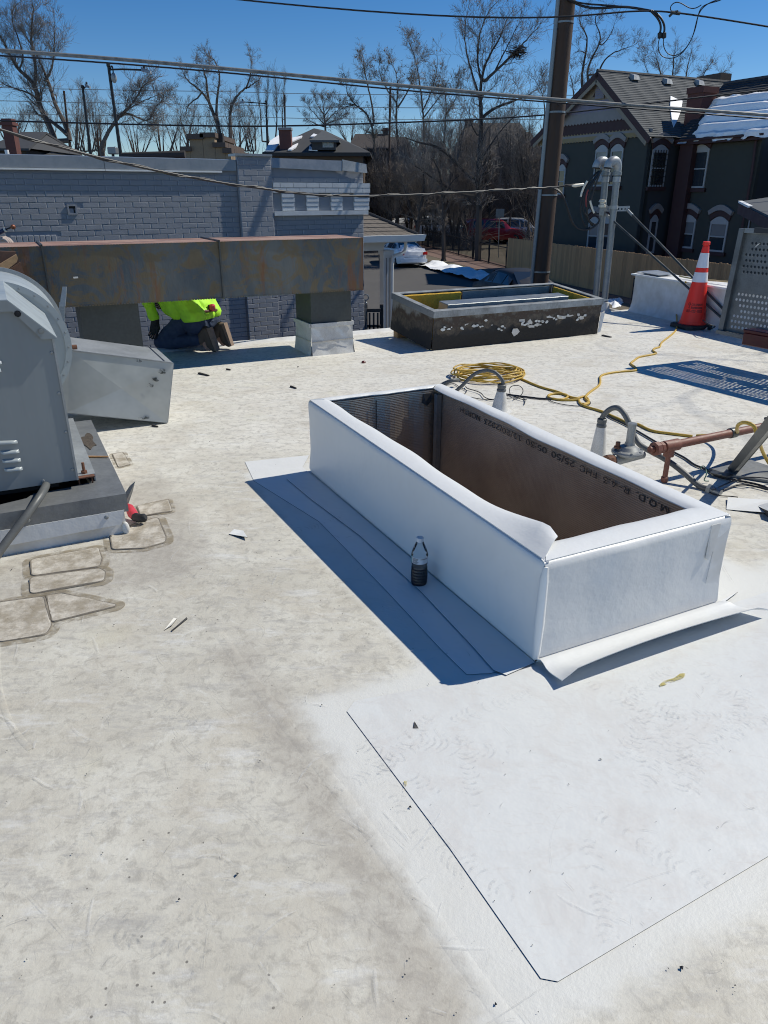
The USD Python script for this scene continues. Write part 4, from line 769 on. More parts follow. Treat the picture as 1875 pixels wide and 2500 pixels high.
# drip loops: a bundle out of the left weatherhead
loops = [([(1462, 418), (1440, 440), (1421, 480), (1418, 520), (1430, 552)], 'cord_black', 'outermost black drip loop below the left weatherhead'), ([(1464, 418), (1448, 440), (1430, 470), (1424, 505), (1432, 530), (1447, 552)], 'cord_black', 'second black drip loop below the left weatherhead'),
         ([(1466, 417), (1452, 440), (1440, 465), (1433, 500), (1440, 540), (1455, 548), (1463, 533)], 'cord_black', 'black drip loop ending at the insulator clevis'), ([(1468, 416), (1455, 448), (1445, 480), (1441, 500), (1449, 518), (1462, 522)], 'cord_black', 'short black drip loop nearest the left mast')]
for k, (pp, mat, lab) in enumerate(loops): cable('drip_loop', lab, [VM(x, y, -.10 - .03 * k) for x, y in pp], .011, mat)
cable('drip_loop', 'white taped length of drip loop beside the masts', [VM(x, y, -.24) for x, y in ((1434, 442), (1423, 462), (1418, 480))], .013, 'insulator_white'); cable('drip_loop', 'short white taped cable end near the insulator', [VM(x, y, -.24) for x, y in ((1441, 490), (1446, 508), (1451, 520))], .013, 'insulator_white'); cable('drip_loop', 'thin red lead inside the drip loops', [VM(x, y, -.2) for x, y in ((1436, 463), (1431, 480), (1432, 505))], .009, 'wire_red')
cable('service_cable', 'twisted pair of black service cables hanging from the masts', [VM(1440, 555, -.12), VM(1420, 560, -.12), VM(1400, 548, -.12), VM(1388, 520, -.15), VM(1377, 485, -.15), VM(1362, 463, -.15), VM(1340, 458, -.15), VM(1317, 460, -.2)], .010, 'cord_black')
cable('service_cable', 'black service cable looping under its twin at the masts', [VM(1462, 540, -.16), VM(1436, 560, -.16), VM(1410, 556, -.16), VM(1396, 535, -.18), VM(1384, 500, -.2), VM(1368, 470, -.2), VM(1344, 459, -.2), VM(1317, 461, -.22)], .010, 'cord_black')
# service drop running away to the left, over the duct
drop = [(1425, 450, 9.5), (1317, 459, 9.3), (1260, 462, 9.1), (1100, 471, 8.6), (897, 478, 8.0), (800, 477, 7.7), (729, 472, 7.4), (640, 460, 7.1), (560, 449, 6.9), (386, 417, 6.4), (216, 378, 6.0), (0, 316, 5.5), (-300, 215, 4.9), (-900, -20, 4.2)]
dp = [aty(x, y, yy) for x, y, yy in drop]
P = spline(dp, 12)
cable('service_drop', 'sagging twisted black cable crossing in front of the grey brick wall', P[::1], .010, 'cord_black', sp_=False)
n_ = len(P); tw = np.linspace(0, n_ * .55, n_); cable('service_drop', 'grey bare messenger wire twisted round the sagging black cable', P + np.c_[np.zeros(n_), .014 * np.cos(tw), .012 * np.sin(tw)], .0055, 'cord_black', sp_=False)
obj('cable_grip', MB().tube([aty(1397, 454, 9.42), aty(1405, 453, 9.44), aty(1424, 450, 9.5)], [.010, .02, .016], 8), 'insulator_white', None, 'white wedge grip where the service drop meets the masts', 'cable grip', smooth=True)
# thick bundle crossing the whole picture, in front of the pole
def span(pts, ext, r, mat, name, label, sides=8):
    P = [aty(*p) for p in pts]; d0 = P[0] - P[1]; d1 = P[-1] - P[-2]; d0 /= np.linalg.norm(d0); d1 /= np.linalg.norm(d1)
    P = [P[0] + d0 * ext] + P + [P[-1] + d1 * ext]; return cable(name, label, P, r, mat, 10, True, sides=sides)
span([(0, 123, 11.3), (320, 147, 11.6), (640, 176, 11.9), (950, 206, 12.2), (1300, 238, 12.5), (1560, 258, 12.7), (1875, 281, 13.0)], 25, .024, 'cable_grey', 'overhead_bundle', 'thick grey overhead cable bundle crossing the whole sky', 10)
span([(0, 136, 11.8), (320, 158, 12.1), (640, 186, 12.4), (950, 217, 12.7), (1300, 246, 13.0), (1560, 266, 13.2), (1875, 290, 13.5)], 25, .011, 'cord_black', 'overhead_cable', 'thin black cable just below the thick overhead bundle')
span([(0, 295, 24.), (300, 303, 24.3), (640, 308, 24.6), (950, 300, 25.), (1300, 283, 25.5), (1520, 260, 25.8), (1875, 218, 26.3)], 30, .022, 'cord_black', 'overhead_cable', 'black cable sagging low over the tree tops')
for (ya, yb, yc, dd, lab) in ((246, 258, 264, 46, 'faint cable at the level of the street lamp heads'), (214, 226, 232, 50, 'faintest high cable between far poles'), (278, 286, 292, 52, 'faint low cable behind the street lamps')):
    span([(0, ya, dd), (300, (ya + yb) / 2, dd), (640, yb, dd), (700, yb + 2, dd), (1250, yc, dd)], 8, .018, 'cable_grey', 'overhead_cable', lab, 6)
# ------------------------------------------------------------------ utility pole
def pole():
    bx = aty(1318, 690, 14.2); top = aty(1384, -4, 14.2); t = thing('utility_pole', 'brown wooden utility pole with grey conduit riser strapped to it', 'utility pole', A3(bx[0], bx[1], ZG))
    ax = (top - bx) / (top[2] - bx[2]); base = bx + ax * (ZG - bx[2]); tip = top + ax * 1.6
    n = 40; P = np.array([base + (tip - base) * k for k in np.linspace(0, 1, n)]); m = MB().tube(P, np.linspace(.165, .135, n), 28).mesh(); nv = m.vertices.copy(); nn = (meshkit.fbm(nv * A3(14, 14, 1.2), 3) - .5) * .018; c0 = P[np.clip(((nv[:, 2] - base[2]) / (tip[2] - base[2]) * (n - 1)).round().astype(int), 0, n - 1)]; rad = nv - c0; rad[:, 2] = 0; m.vertices = nv + rad / np.maximum(np.linalg.norm(rad, axis=1, keepdims=True), .01) * nn[:, None]
    obj('shaft', m, 'pole_wood', t, smooth=50)
    o = A3(-.165, -.06, 0); obj('conduit_riser', MB().tube([base + o + Z * .1, P[20] + o * .96, tip + o * .9 - Z * .4], .038, 12), 'galvanised', t, smooth=True)
    for k in (6, 12, 18, 24, 30): obj('strap', MB().lathe([(.172 - .0009 * k, -.014), (.177 - .0009 * k, -.014), (.177 - .0009 * k, .014), (.172 - .0009 * k, .014)], P[k], Z, 24), 'galvanised', t)
    obj('knot', MB().tm(trimesh.creation.icosphere(1, .03)).mesh().apply_translation(aty(1361, 258, 14.07)), 'pole_wood', t)
    return P
pp_ = pole()
YP = 14.0
cable('pole_lead', 'upper black cable leaving the pole top to the right', [aty(1384, -6, YP), aty(1404, 4, YP), aty(1480, 13, 13.6), aty(1540, 19, 13.4), aty(1596, 27, 13.2)], .013, 'cord_black'); cable('pole_lead', 'lower drooping black cable leaving the pole top', [aty(1384, -2, YP), aty(1410, 10, YP), aty(1455, 20, 13.7), aty(1510, 17, 13.5), aty(1545, 19, 13.4), aty(1590, 27, 13.2)], .018, 'cord_black')
span([(1596, 27, 13.2), (1640, 30, 13.15), (1730, 42, 13.0), (1875, 65, 12.8)], 12, .012, 'cord_black', 'overhead_cable', 'black cable running from the pole top out of the sky at the right')
lp = [[(1588, 26), (1602, 40), (1612, 58), (1611, 80)], [(1591, 26), (1610, 40), (1621, 60), (1621, 80)], [(1611, 92), (1607, 110), (1612, 132), (1630, 142), (1655, 137), (1680, 110), (1700, 60), (1712, 20), (1740, 6), (1765, -4)], [(1621, 92), (1620, 110), (1630, 130), (1650, 135), (1672, 120), (1692, 85), (1706, 35), (1722, 14), (1766, -4)]]
labs = ['left black lead down to its splice block', 'right black lead down to its splice block', 'outer thin wire loop below the splice blocks', 'inner thin wire loop below the splice blocks']
for k, pts in enumerate(lp): cable('hanging_loop', labs[k], [aty(x, y, 13.2) for x, y in pts], .016 if k < 2 else .007, 'cord_black')
for x, l in ((1611, 'left black splice block hanging in the sky'), (1621, 'right black splice block hanging in the sky')): obj('splice_block', MB().tube([aty(x, 79, 13.2), aty(x, 81, 13.2), aty(x, 92, 13.2), aty(x, 94, 13.2)], [.02, .036, .036, .02], 8), 'rubber_black', None, l, 'splice block')
m = MB(); m.tube([aty(1634, 40, 13.1), aty(1644, 30, 13.1), aty(1655, 28, 13.1)], .02, 6); m.tube([aty(1638, 30, 13.1), aty(1660, 33, 13.1)], .025, 6); obj('cable_clamp', m, 'strut_dark', None, 'small dark bolted clamp on the cable right of the pole', 'cable clamp')
cable('hanging_loop', 'small thin wire loop above the cable clamp', [aty(x, y, 13.1) for x, y in ((1642, 30), (1638, 15), (1650, 6), (1670, 12), (1686, 20), (1712, 12))], .007, 'cord_black')
# ------------------------------------------------------------------ cords, conduits and gas pipe on the deck
def z8(*pts): return [(1000 + x / 1.896, 850 + y / 1.896) for x, y in pts]
def z9(*pts): return [(1060 + x / 2.592, 860 + y / 2.592) for x, y in pts]
def oncord(pts, z=.008): return [G(x, y, z + .0 * i) for i, (x, y) in enumerate(pts)]
cg = lambda px, py: onp(px, py, cone_g - A3(.0, .18, 0), E2)
cable('extension_cord', 'yellow extension cord from the parapet past the cone and across the roof', [G(1676, 680, .42), G(1673, 690, .44), G(1664, 712, .28), G(1655, 740, .16), G(1652, 775, .06), G(1652, 800, .012)] + oncord(((1645, 812), (1628, 826), (1613, 840), (1608, 848), (1600, 850), (1596, 858), (1602, 862), (1578, 868), (1560, 872), (1548, 880), (1540, 888), (1546, 893), (1553, 900), (1552, 904), (1530, 906), (1475, 914), (1465, 922), (1464, 938), (1450, 950), (1432, 965), (1430, 974), (1436, 980), (1425, 989))), .0095, 'cord_yellow', 10)
cable('extension_cord', 'pale cord draped along the top of the parapet behind the cone', [A3(*(pend + pd * l + pn * .1)) + Z * (pH + .055 + .01 * math.sin(5 * l)) for l in np.linspace(.7, 2.4, 9)], .009, 'cord_pale')
cable('extension_cord', 'upper yellow cord from the coil to the knot of loops', oncord(z9((500, 150), (600, 190), (700, 228), (780, 250), (840, 275), (905, 290), (945, 280), (975, 300), (930, 325))), .009, 'cord_yellow', 10)
cable('extension_cord', 'yellow cord loop lying between coil and knot', oncord(z9((920, 300), (860, 302), (790, 300), (735, 290), (722, 275), (760, 262), (820, 265), (845, 280), (800, 298), (750, 292))), .009, 'cord_yellow', 10)
cable('extension_cord', 'yellow cord running from the knot behind the near grey conduit to the pipe', oncord(z9((915, 300), (920, 318), (950, 340), (1020, 362), (1075, 380), (1130, 405), (1200, 437), (1260, 465))) + oncord(z8((1050, 352), (1110, 378), (1180, 392), (1260, 402), (1310, 408))), .009, 'cord_yellow', 8)
cable('extension_cord', 'yellow cord looping over the red pipe end', [G(1700, 1064, .02), G(1780, 1060, .10), G(1800, 1042, .33), G(1822, 1032, .40), G(1838, 1038, .40), G(1846, 1055, .36), G(1856, 1085, .22), G(1868, 1115, .10), G(1890, 1150, .02)], .009, 'cord_yellow', 8)
# coil
cc_ = G(1190, 922); rg = np.random.default_rng(11); pts = []
for k in range(9):
    r1, r2 = .30 * rg.uniform(.68, 1.05), .30 * rg.uniform(.55, .95); ph = rg.uniform(0, 1); ox, oy = rg.normal(0, .025, 2)
    for a in np.linspace(0, 2 * np.pi, 14, endpoint=False): pts.append(cc_ + A3(ox + r1 * math.cos(a + ph), oy + r2 * .85 * math.sin(a + ph), .012 + .006 * k + .018 * rg.uniform(-.3, 1)))
cable('cord_coil', 'messy round coil of yellow extension cord', pts, .0062, 'cord_yellow', 5)
t_ = z9((200, 215), (230, 235), (290, 255), (330, 290), (380, 300), (440, 285), (470, 265), (520, 285), (585, 300)); cable('thin_lead', 'tangled black lead under the yellow coil', oncord(t_, .012), .0035, 'cord_black')
t_ = z9((60, 215), (130, 200), (160, 220), (205, 245), (190, 275), (230, 285), (330, 300), (440, 295), (530, 285), (570, 330)); cable('thin_lead', 'thin black lead straggling left of the coil', oncord(t_, .008), .003, 'cord_black')
t_ = z9((450, 265), (520, 275), (600, 285), (660, 292), (740, 296)); cable('thin_lead', 'black cord from the white boot to the yellow loop', oncord(t_, .008), .007, 'cord_black')
t_ = z9((725, 300), (770, 320), (850, 335), (940, 340), (985, 310)); cable('thin_lead', 'thin black lead along the yellow loops', oncord(t_, .006), .003, 'cord_black')
cable('thin_lead', 'thin black wire standing up beside the white boot', [G(*q_, z_) for q_, z_ in zip(z9((480, 262), (478, 230), (500, 212), (545, 216), (562, 245), (545, 275), (500, 300)), (.02, .05, .08, .08, .05, .02, .01))], .003, 'cord_black')
cable('thin_lead', 'black lead passing behind the near grey conduit', oncord(z9((1075, 385), (1130, 420), (1200, 452))) + oncord(z8((1230, 485), (1280, 512), (1330, 545), (1370, 560), (1420, 590), (1530, 615), (1660, 650))), .006, 'cord_black')
cable('thin_lead', 'black lead curling round the conduit fitting', [G(*q_, z_) for q_, z_ in zip(z8((1400, 655), (1440, 640), (1500, 615), (1560, 600), (1620, 598), (1680, 610)), (.05, .02, .03, .05, .05, .02))], .004, 'cord_black'); cable('thin_lead', 'second black lead leaving the conduit fitting', oncord(z8((1410, 660), (1470, 650), (1540, 632), (1620, 645), (1680, 660)), .01), .005, 'cord_black')
cable('thin_lead', 'green wire sticking out by the strut plate', [G(*q_, z_) for q_, z_ in zip(z8((1345, 560), (1370, 555), (1372, 590), (1365, 605), (1385, 615)), (.03, .07, .05, .03, .01))], .003, 'wire_green'); cable('thin_lead', 'thin wires trailing from the conduit fitting towards the scrap', oncord(z8((1390, 668), (1420, 680), (1470, 685), (1520, 690)), .006), .0025, 'cord_black')
def boot(base, toppx, label, r0, r1):
    g = G(*base); top = V(toppx[0], toppx[1], g, g + A3(1, 0, 0)); h = top[2]; t = thing('vent_boot', label, 'vent boot', g); ax = (top - g) / np.linalg.norm(top - g); L = np.linalg.norm(top - g)
    obj('boot_skirt', MB().lathe([(r0 * 1.5, .002), (r0, .008), (r0 * .85, L * .2), (r0 * .72, L * .55), (r1 * 1.15, L * .88), (r1, L)], g, ax, 22), 'boot_white', t, smooth=50)
    obj('clamp', MB().lathe([(r1 * 1.02, 0), (r1 * 1.08, .004), (r1 * 1.08, .012), (r1 * .9, .02), (r1 * 1.02, .028), (r1 * 1.02, .045), (r1 * .8, .05)], top, ax, 16), 'conduit_grey', t, smooth=40); return top + ax * .05
b1 = boot((1219, 1003), (1224, 955), 'white membrane vent boot behind the far end of the new kerb', .062, .030); b2 = boot((1459, 1118), (1468, 1042), 'tall white membrane vent boot behind the long side of the new kerb', .052, .026)
e1_ = G(1075, 985, .0); d_ = V(1100, 960, b1 * A3(1, 1, 0), e1_)
pts = [b1] + [V(x, y, b1 * A3(1, 1, 0), e1_) for x, y in ((1228, 935), (1216, 915), (1196, 905), (1176, 906), (1155, 916), (1135, 935), (1110, 957))] + [e1_ + Z * .03]
obj('flexible_conduit', MB().tube(spline(pts, 8), .0125, 12), 'conduit_grey', None, 'grey flexible conduit arching out of the far vent boot over the coil', 'conduit', smooth=True)
obj('flexible_conduit', MB().tube(spline([G(1118, 928, .05), G(1095, 932, .05), G(1078, 940, .02), G(1066, 952, .02)], 8), .016, 12), 'conduit_grey', None, 'short grey conduit end lying left of the yellow coil', 'conduit', smooth=True)
e2_ = G(1740, 1203, .0); A_ = b2 * A3(1, 1, 0)
pts = [b2] + [V(x, y, A_, e2_) for x, y in z8((893, 320), (925, 285), (965, 278), (1000, 315), (1030, 385), (1060, 440), (1110, 475), (1200, 525), (1290, 595), (1345, 640))] + [V(1728, 1193, A_, e2_)]
obj('flexible_conduit', MB().tube(spline(pts, 8), .0150, 14), 'conduit_grey', None, 'grey flexible conduit arching from the near vent boot over the regulator', 'conduit', smooth=True)
f = V(1728, 1193, A_, e2_); g_ = V(1742, 1198, A_, e2_); t = thing('conduit_fitting', 'zinc fitting on the free end of the near grey conduit', 'conduit fitting', A3(f[0], f[1], 0)); dv_ = (g_ - f) / np.linalg.norm(g_ - f)
obj('nut', MB().lathe([(.021, 0), (.027, 0), (.027, .02), (.022, .022)], f, dv_, 6), 'galvanised', t); obj('elbow', MB().tube([f + dv_ * .02, f + dv_ * .05, f + dv_ * .07 - Z * .0], [.021, .023, .019], 12), 'galvanised', t, smooth=40)
# gas line
zp = .20
PG = lambda x, y, z=zp: G(*z8((x, y))[0], z)
def gas():
    t = thing('gas_pipe', 'rust red gas pipe with tee and capped drip leg', 'gas pipe', A3(*PG(1210, 455)[:2], 0)); a, b = PG(1110, 470), PG(1610, 368); d = (b - a) / np.linalg.norm(b - a)
    tee = PG(1205, 452); obj('main_pipe', MB().tube([tee, b + d * .5], .0225, 14), 'pipe_red', t, smooth=True); obj('nipple', MB().tube([a, tee], .016, 12), 'pipe_red', t, smooth=True)
    obj('tee', MB().tube([tee - d * .045, tee - d * .044, tee + d * .055, tee + d * .056], [.024, .031, .031, .024], 14).tube([tee - Z * .0, tee - Z * .055], .027, 12), 'pipe_red', t, smooth=35); obj('union_nut', MB().lathe([(.018, 0), (.036, .002), (.036, .03), (.018, .034)], tee - d * .115, d, 8), 'pipe_red', t); obj('union_nut', MB().lathe([(.02, 0), (.031, .002), (.031, .022), (.02, .024)], tee - d * .078, d, 8), 'pipe_red', t)
    bot = zat(tee, z8((1180, 600))[0][1]); lb = A3(tee[0], tee[1], max(.03, bot)); obj('drip_leg', MB().tube([tee - Z * .05, lb], .0135, 12), 'pipe_red', t, smooth=True); obj('leg_cap', MB().lathe([(.0, -.026), (.016, -.026), (.019, -.02), (.019, 0), (.0135, .002)], lb, Z, 10), 'pipe_red', t); m = PG(1480, 395); obj('coupling', MB().lathe([(.0225, 0), (.028, .003), (.028, .045), (.0225, .048)], m, d, 14), 'strut_dark', t, smooth=30)
    t = thing('gas_regulator', 'round grey gas regulator on the end of the red pipe', 'gas regulator', A3(*PG(1000, 475)[:2], 0)); c = PG(1008, 480)
    obj('diaphragm_case', MB().lathe([(0, -.035), (.035, -.034), (.05, -.012), (.074, -.010), (.078, -.004), (.078, .004), (.074, .010), (.055, .014), (.04, .03), (.025, .034), (0, .035)], c, Z, 32), 'regulator', t, smooth=20)
    for ang in np.arange(0, 360, 45): p = c + A3(math.cos(math.radians(ang)), math.sin(math.radians(ang)), 0) * .069; obj('case_bolt', MB().lathe([(.006, .0), (.006, .015), (0, .016)], p, Z, 6), 'regulator', t)
    obj('spring_tower', MB().lathe([(.026, .03), (.024, .045), (.0205, .05), (.0205, .135), (.0225, .137), (.0225, .145), (0, .147)], c + A3(.01, .01, 0), Z, 18), 'regulator', t, smooth=35); obj('vent_plug', MB().lathe([(.018, .02), (.018, .03), (.012, .03), (.012, .052), (0, .052)], c + A3(-.052, .0, 0), Z, 8), 'rust_bolt', t); obj('body', MB().tube([c - d * .09 - Z * .03, c + d * .11 - Z * .03], [.03, .022], 14), 'regulator', t, smooth=True); obj('inlet_nut', MB().lathe([(.0, 0), (.033, .001), (.035, .02), (.03, .04), (.02, .042)], c - d * .135 - Z * .03, d, 8), 'rust_bolt', t)
gas()
# strut frame standing on plates
def strut():
    a = PG(1500, 560, .02); t = thing('strut_support', 'dark slotted strut channel leaning up from a flat grey foot plate', 'strut', a)
    b = G(1895, 1018, .55); d = b - a; n = np.cross(d, A3(0, 1, 0)); n /= np.linalg.norm(n); w = np.cross(d, n); w /= np.linalg.norm(w)
    for o in (-.020, .020): obj('channel_wall', MB().box(a + n * o - w * .02, d, n * .004, w * .042), 'strut_dark', t)
    obj('channel_web', MB().box(a - n * .016 + w * .016, d, n * .036, w * .004), 'strut_dark', t)
    obj('channel_lip', MB().box(a - n * .016 - w * .022, d, n * .010, w * .004).box(a + n * .010 - w * .022, d, n * .010, w * .004), 'strut_dark', t)
    P = [G(*q_, .004) for q_ in z8((1385, 565), (1470, 532), (1560, 520), (1680, 560), (1680, 625), (1560, 605), (1480, 595))]; obj('foot_plate', MB().slab(P, Z * .012), 'plate_grey', t); obj('foot_flange', MB().slab([G(*q_, .017) for q_ in z8((1400, 570), (1460, 580), (1500, 590), (1470, 600), (1390, 580))], Z * .006), 'strut_dark', t)
    c = PG(1640, 355, .26); obj('pipe_strap', MB().tube([c - Z * .04, c + A3(0, -.03, 0), c + Z * .04], .008, 6), 'strut_dark', t)
strut()
# ------------------------------------------------------------------ bottle
def bottle():
    g = G(1023, 1426); t = thing('bottle', 'clear plastic bottle a third full of cola beside the kerb', 'bottle', g)
    def prof(z0, z1, inset=0.0):
        pts = []
        for z in np.linspace(z0, z1, 60):
            h = z / .200
            if h < .40: r = .0305 + .0015 * math.sin(h * 8) + .0007 * math.sin(z * 520)
            elif h < .47: r = .0295
            elif h < .66: r = .0315 + (.0008 * math.sin(z * 400) if h < .49 or h > .62 else 0)
            elif h < .93: k = (h - .66) / .27; r = .0315 - .0205 * (k ** 1.25)
            else: r = .011
            if h < .04: r *= (.80 + .2 * (h / .04) ** .5)
            pts.append((max(r - inset, 0), z))
        return pts
    obj('plastic_body', MB().lathe([(0, .001)] + prof(.001, .186), g, Z, 36), 'bottle_clear', t, smooth=50); obj('cola', MB().lathe([(0, .003)] + prof(.003, .076, .001) + [(0, .076)], g, Z, 36), 'cola', t, smooth=50)
    obj('cap', MB().lathe([(.0125, .182), (.0140, .183), (.0140, .1985), (.012, .200), (0, .200)], g, Z, 24), 'bottle_label', t, smooth=35); obj('neck_ring', MB().lathe([(.012, .176), (.0155, .177), (.0155, .179), (.012, .180)], g, Z, 24), 'bottle_clear', t)
    v = math.atan2(-g[1], -g[0]); 
    def band(a0, a1, z0, z1, r, name, mat): P = np.array([[g + A3(r * math.cos(v + a), r * math.sin(v + a), z) for a in np.linspace(a0, a1, 20)] for z in (z0, z1)]); obj(name, MB().grid(P), mat, t, smooth=True)
    band(-1.15, 1.5, .100, .126, .0319, 'label', 'bottle_label'); band(-1.5, -1.16, .100, .126, .0319, 'label', 'label_green')
    for k, (a0, a1, z) in enumerate(((-1.0, -.15, .121), (-1.0, -.2, .116), (-.95, -.3, .112), (-1.0, -.1, .107), (-.9, -.25, .103))): band(a0, a1, z, z + .0022, .0321, 'print_line', 'ink')
    band(.1, 1.0, .119, .1225, .0321, 'print_line', 'plate_grey')
bottle()
# ------------------------------------------------------------------ scraps and rubbish on the deck
def scrap(px, label, mat='tpo_clean', lift=.012, cat='scrap'):
    P = gpx(*px); c = np.mean(P, 0); P3 = [p + Z * (.003 + lift * (i % 2)) for i, p in enumerate(P)]; t = thing('membrane_scrap', label, cat, c); obj('top_face', MB().add(np.array(P3), [[0, i, i + 1] for i in range(1, len(P3) - 1)] if Polygon([p[:2] for p in P]).exterior.is_ccw else [[0, i + 1, i] for i in range(1, len(P3) - 1)]), mat, t); m = MB(); n = len(P3)
    for i in range(n): a, b = P3[i], P3[(i + 1) % n]; m.quad(a, b, b - Z * .0025, a - Z * .0025)
    m.add(np.array(P3) - Z * .0025, [[0, i, i + 1] for i in range(1, n - 1)]); obj('cut_edge', m, 'cut_edge', t)
scrap(((559, 1305), (572, 1299), (594, 1297), (605, 1319)), 'white triangular membrane scrap left of the kerb shadow')
scrap(((1008, 1780), (1012, 1765), (1022, 1780)), 'small dark triangular scrap on the new white sheet', 'cut_edge', .003)
scrap(((1773, 1245), (1776, 1220), (1880, 1222), (1880, 1258), (1862, 1254)), 'white rectangular membrane offcut at the right edge', lift=.010); scrap(((1848, 1236), (1890, 1240), (1890, 1280), (1872, 1266)), 'curled white membrane offcut lying on another offcut', lift=.035)
scrap(((401, 1540), (425, 1512), (432, 1512), (420, 1530)), 'torn pale strip of membrane near the scuffed middle', 'paint_chip', .004); scrap(((418, 1541), (456, 1510), (458, 1512), (421, 1543)), 'thin dark sliver beside the torn pale strip', 'cut_edge', .003)
for pts, lab in ((((408, 1260), (425, 1255)), None),): pass
def stick(a, b, w, label, mat='dark_wood', h=.012):
    p, q = G(*a, .002), G(*b, .002); d = q - p; n = np.cross(Z, d); n /= np.linalg.norm(n); obj('splinter', MB().hexa([p, q, q + n * w, p + n * w], [p + Z * h, q + Z * h * .7, q + n * w * .6 + Z * h * .7, p + n * w + Z * h]), mat, None, label, 'splinter')
stick((483, 913), (508, 918), .02, 'brown splinter lying beyond the fan outlet'); stick((370, 1041), (385, 1043), .008, 'dark splinter lying just below the fan outlet corner'); stick((708, 945), (722, 949), .012, 'dark splinter between the outlet and the new kerb'); stick((1468, 820), (1490, 824), .03, 'dark scrap lying right of the old kerb', 'cut_edge'); stick((552, 903), (562, 904), .012, 'short dark bit below the worker boots')
pz = onp(213, 1117, fk + Z * fz2, Z) ; obj('pale_stick', MB().tube([pz + Z * .004, onp(264, 1115, fk + Z * (fz2 + .006), Z)], [.005, .004], 6), 'fence_wood', None, 'pale thin stick lying on the dark fan kerb cap', 'stick')
obj('plastic_litter', MB().lathe([(.018, 0), (.02, .01), (.012, .018), (0, .018)], G(888, 886), Z, 10), 'toolbox_red', None, 'tiny red plastic bit lying in front of the white duct kerb', 'litter')
m = MB(); rg = np.random.default_rng(21)
def flat_bit(g, s, mat=None):
    k = rg.integers(3, 6); a = np.sort(rg.uniform(0, 2 * np.pi, k)); P = np.array([g + A3(math.cos(x) * s * rg.uniform(.5, 1.3), math.sin(x) * s * rg.uniform(.5, 1.3), .0045) for x in a]); c = g + Z * (.006 + s * .5); i = np.arange(k); m.add(np.vstack([P, c]), np.c_[i, (i + 1) % k, np.full(k, k)])
for _ in range(150):
    x, y = rg.uniform(0, 1875), rg.uniform(870, 2500); g = G(x, y); zc = np.linalg.norm(g - O)
    if abs((g - cF) @ E1 - .4) < .55 and -.3 < (g - cF) @ E2 < 2.1: continue
    if (g - fk) @ E1 < .05 and (g - fk) @ E2 > -.05: continue
    flat_bit(g, rg.uniform(.0008, .0022) * (1 + (rg.random() < .12) * 1.2) * (.6 + .25 * zc))
obj('grit', m, 'cut_edge', kind='stuff', label='tiny dark grit and chips scattered over the whole roof', cat='grit')
# thin scuffs, scratches and boot prints rubbed into the membrane
def arcs(n, mat, name, lo, hi, wlo, whi, seed, label, region=None, z=.0055):
    rg = np.random.default_rng(seed); m = MB()
    for _ in range(n):
        x, y = rg.uniform(-40, 1915), rg.uniform(860, 2560) if region is None else rg.uniform(*region)
        g = G(x, y); dist = np.linalg.norm(g - O)
        if abs((g - cF) @ E1 - .4) < .50 and -.22 < (g - cF) @ E2 < 2.05: continue
        if (g - fk) @ E1 < .1 and (g - fk) @ E2 > -.1: continue
        if uv(g)[0] > pA[0] - .05 and uv(g)[1] < pA[1] + .05 and rg.random() < .75: continue
        L = rg.uniform(lo, hi) * (.5 + .2 * dist); a = rg.uniform(0, 2 * np.pi) if rg.random() < .5 else rg.normal(2.2, .5); k = rg.normal(0, 2.2) / max(L, .02) * .35; w = rg.uniform(wlo, whi) * (.6 + .25 * dist); s = np.linspace(0, 1, 9); th = a + k * L * s; P = np.c_[np.cumsum(np.cos(th)) * L / 9, np.sin(th).cumsum() * L / 9]; nrm = np.c_[-np.sin(th), np.cos(th)] * (w * np.sin(np.pi * s) ** .6)[:, None]
        row = np.stack([np.c_[P - nrm, np.full(9, z)], np.c_[P + nrm, np.full(9, z)]]) + np.r_[g[:2], 0]; m.grid(row)
    obj(name, m, mat, kind='stuff', label=label, cat='scuffs')
arcs(420, 'scuff', 'scuff_marks', .010, .07, .0005, .0014, 31, 'dark rubbed scratches all over the roof membrane'); arcs(60, 'scuff', 'scuff_marks', .08, .28, .0005, .0016, 32, 'long dark drag marks on the roof membrane', z=.006); arcs(90, 'scuff_light', 'scuff_marks', .05, .2, .001, .004, 33, 'pale rubbed streaks on the roof membrane', z=.0052)
def prints(seed, n, regions, mat, name, label):
    rg = np.random.default_rng(seed); m = MB()
    for _ in range(n):
        reg = regions[rg.integers(len(regions))]; g = G(rg.uniform(reg[0], reg[1]), rg.uniform(reg[2], reg[3])); a = rg.uniform(0, 2 * np.pi); ca, sa = math.cos(a), math.sin(a)
        for k in range(16):
            y0 = -.13 + .27 * k / 15; hw = .042 * math.sqrt(max(.05, 1 - ((y0 - .0) / .15) ** 2)) * (0.75 if y0 < -.02 and y0 > -.06 else 1)
            if rg.random() < .25: continue
            x0, x1 = -hw * rg.uniform(.3, 1), hw * rg.uniform(.3, 1); hh_ = .0035; xs = np.linspace(x0, x1, 5); ys = y0 + .012 * np.abs(xs / .04) ** 1.5 * 2
            lo = np.c_[xs * ca - (ys - hh_) * sa, xs * sa + (ys - hh_) * ca]; hi_ = np.c_[xs * ca - (ys + hh_) * sa, xs * sa + (ys + hh_) * ca]; m.grid(np.stack([np.c_[lo, np.full(5, .0062)], np.c_[hi_, np.full(5, .0062)]]) + np.r_[g[:2], 0])
    obj(name, m, mat, kind='stuff', label=label, cat='footprints')
prints(41, 24, [(900, 1850, 1760, 2300), (860, 1300, 1700, 1900), (1500, 1850, 1650, 1900)], 'footprint', 'boot_prints', 'faint dusty boot prints on the new white sheet'); prints(42, 14, [(100, 800, 1400, 2450), (400, 900, 1200, 1500)], 'print_dark', 'boot_prints', 'faint dark boot prints on the old dirty membrane')
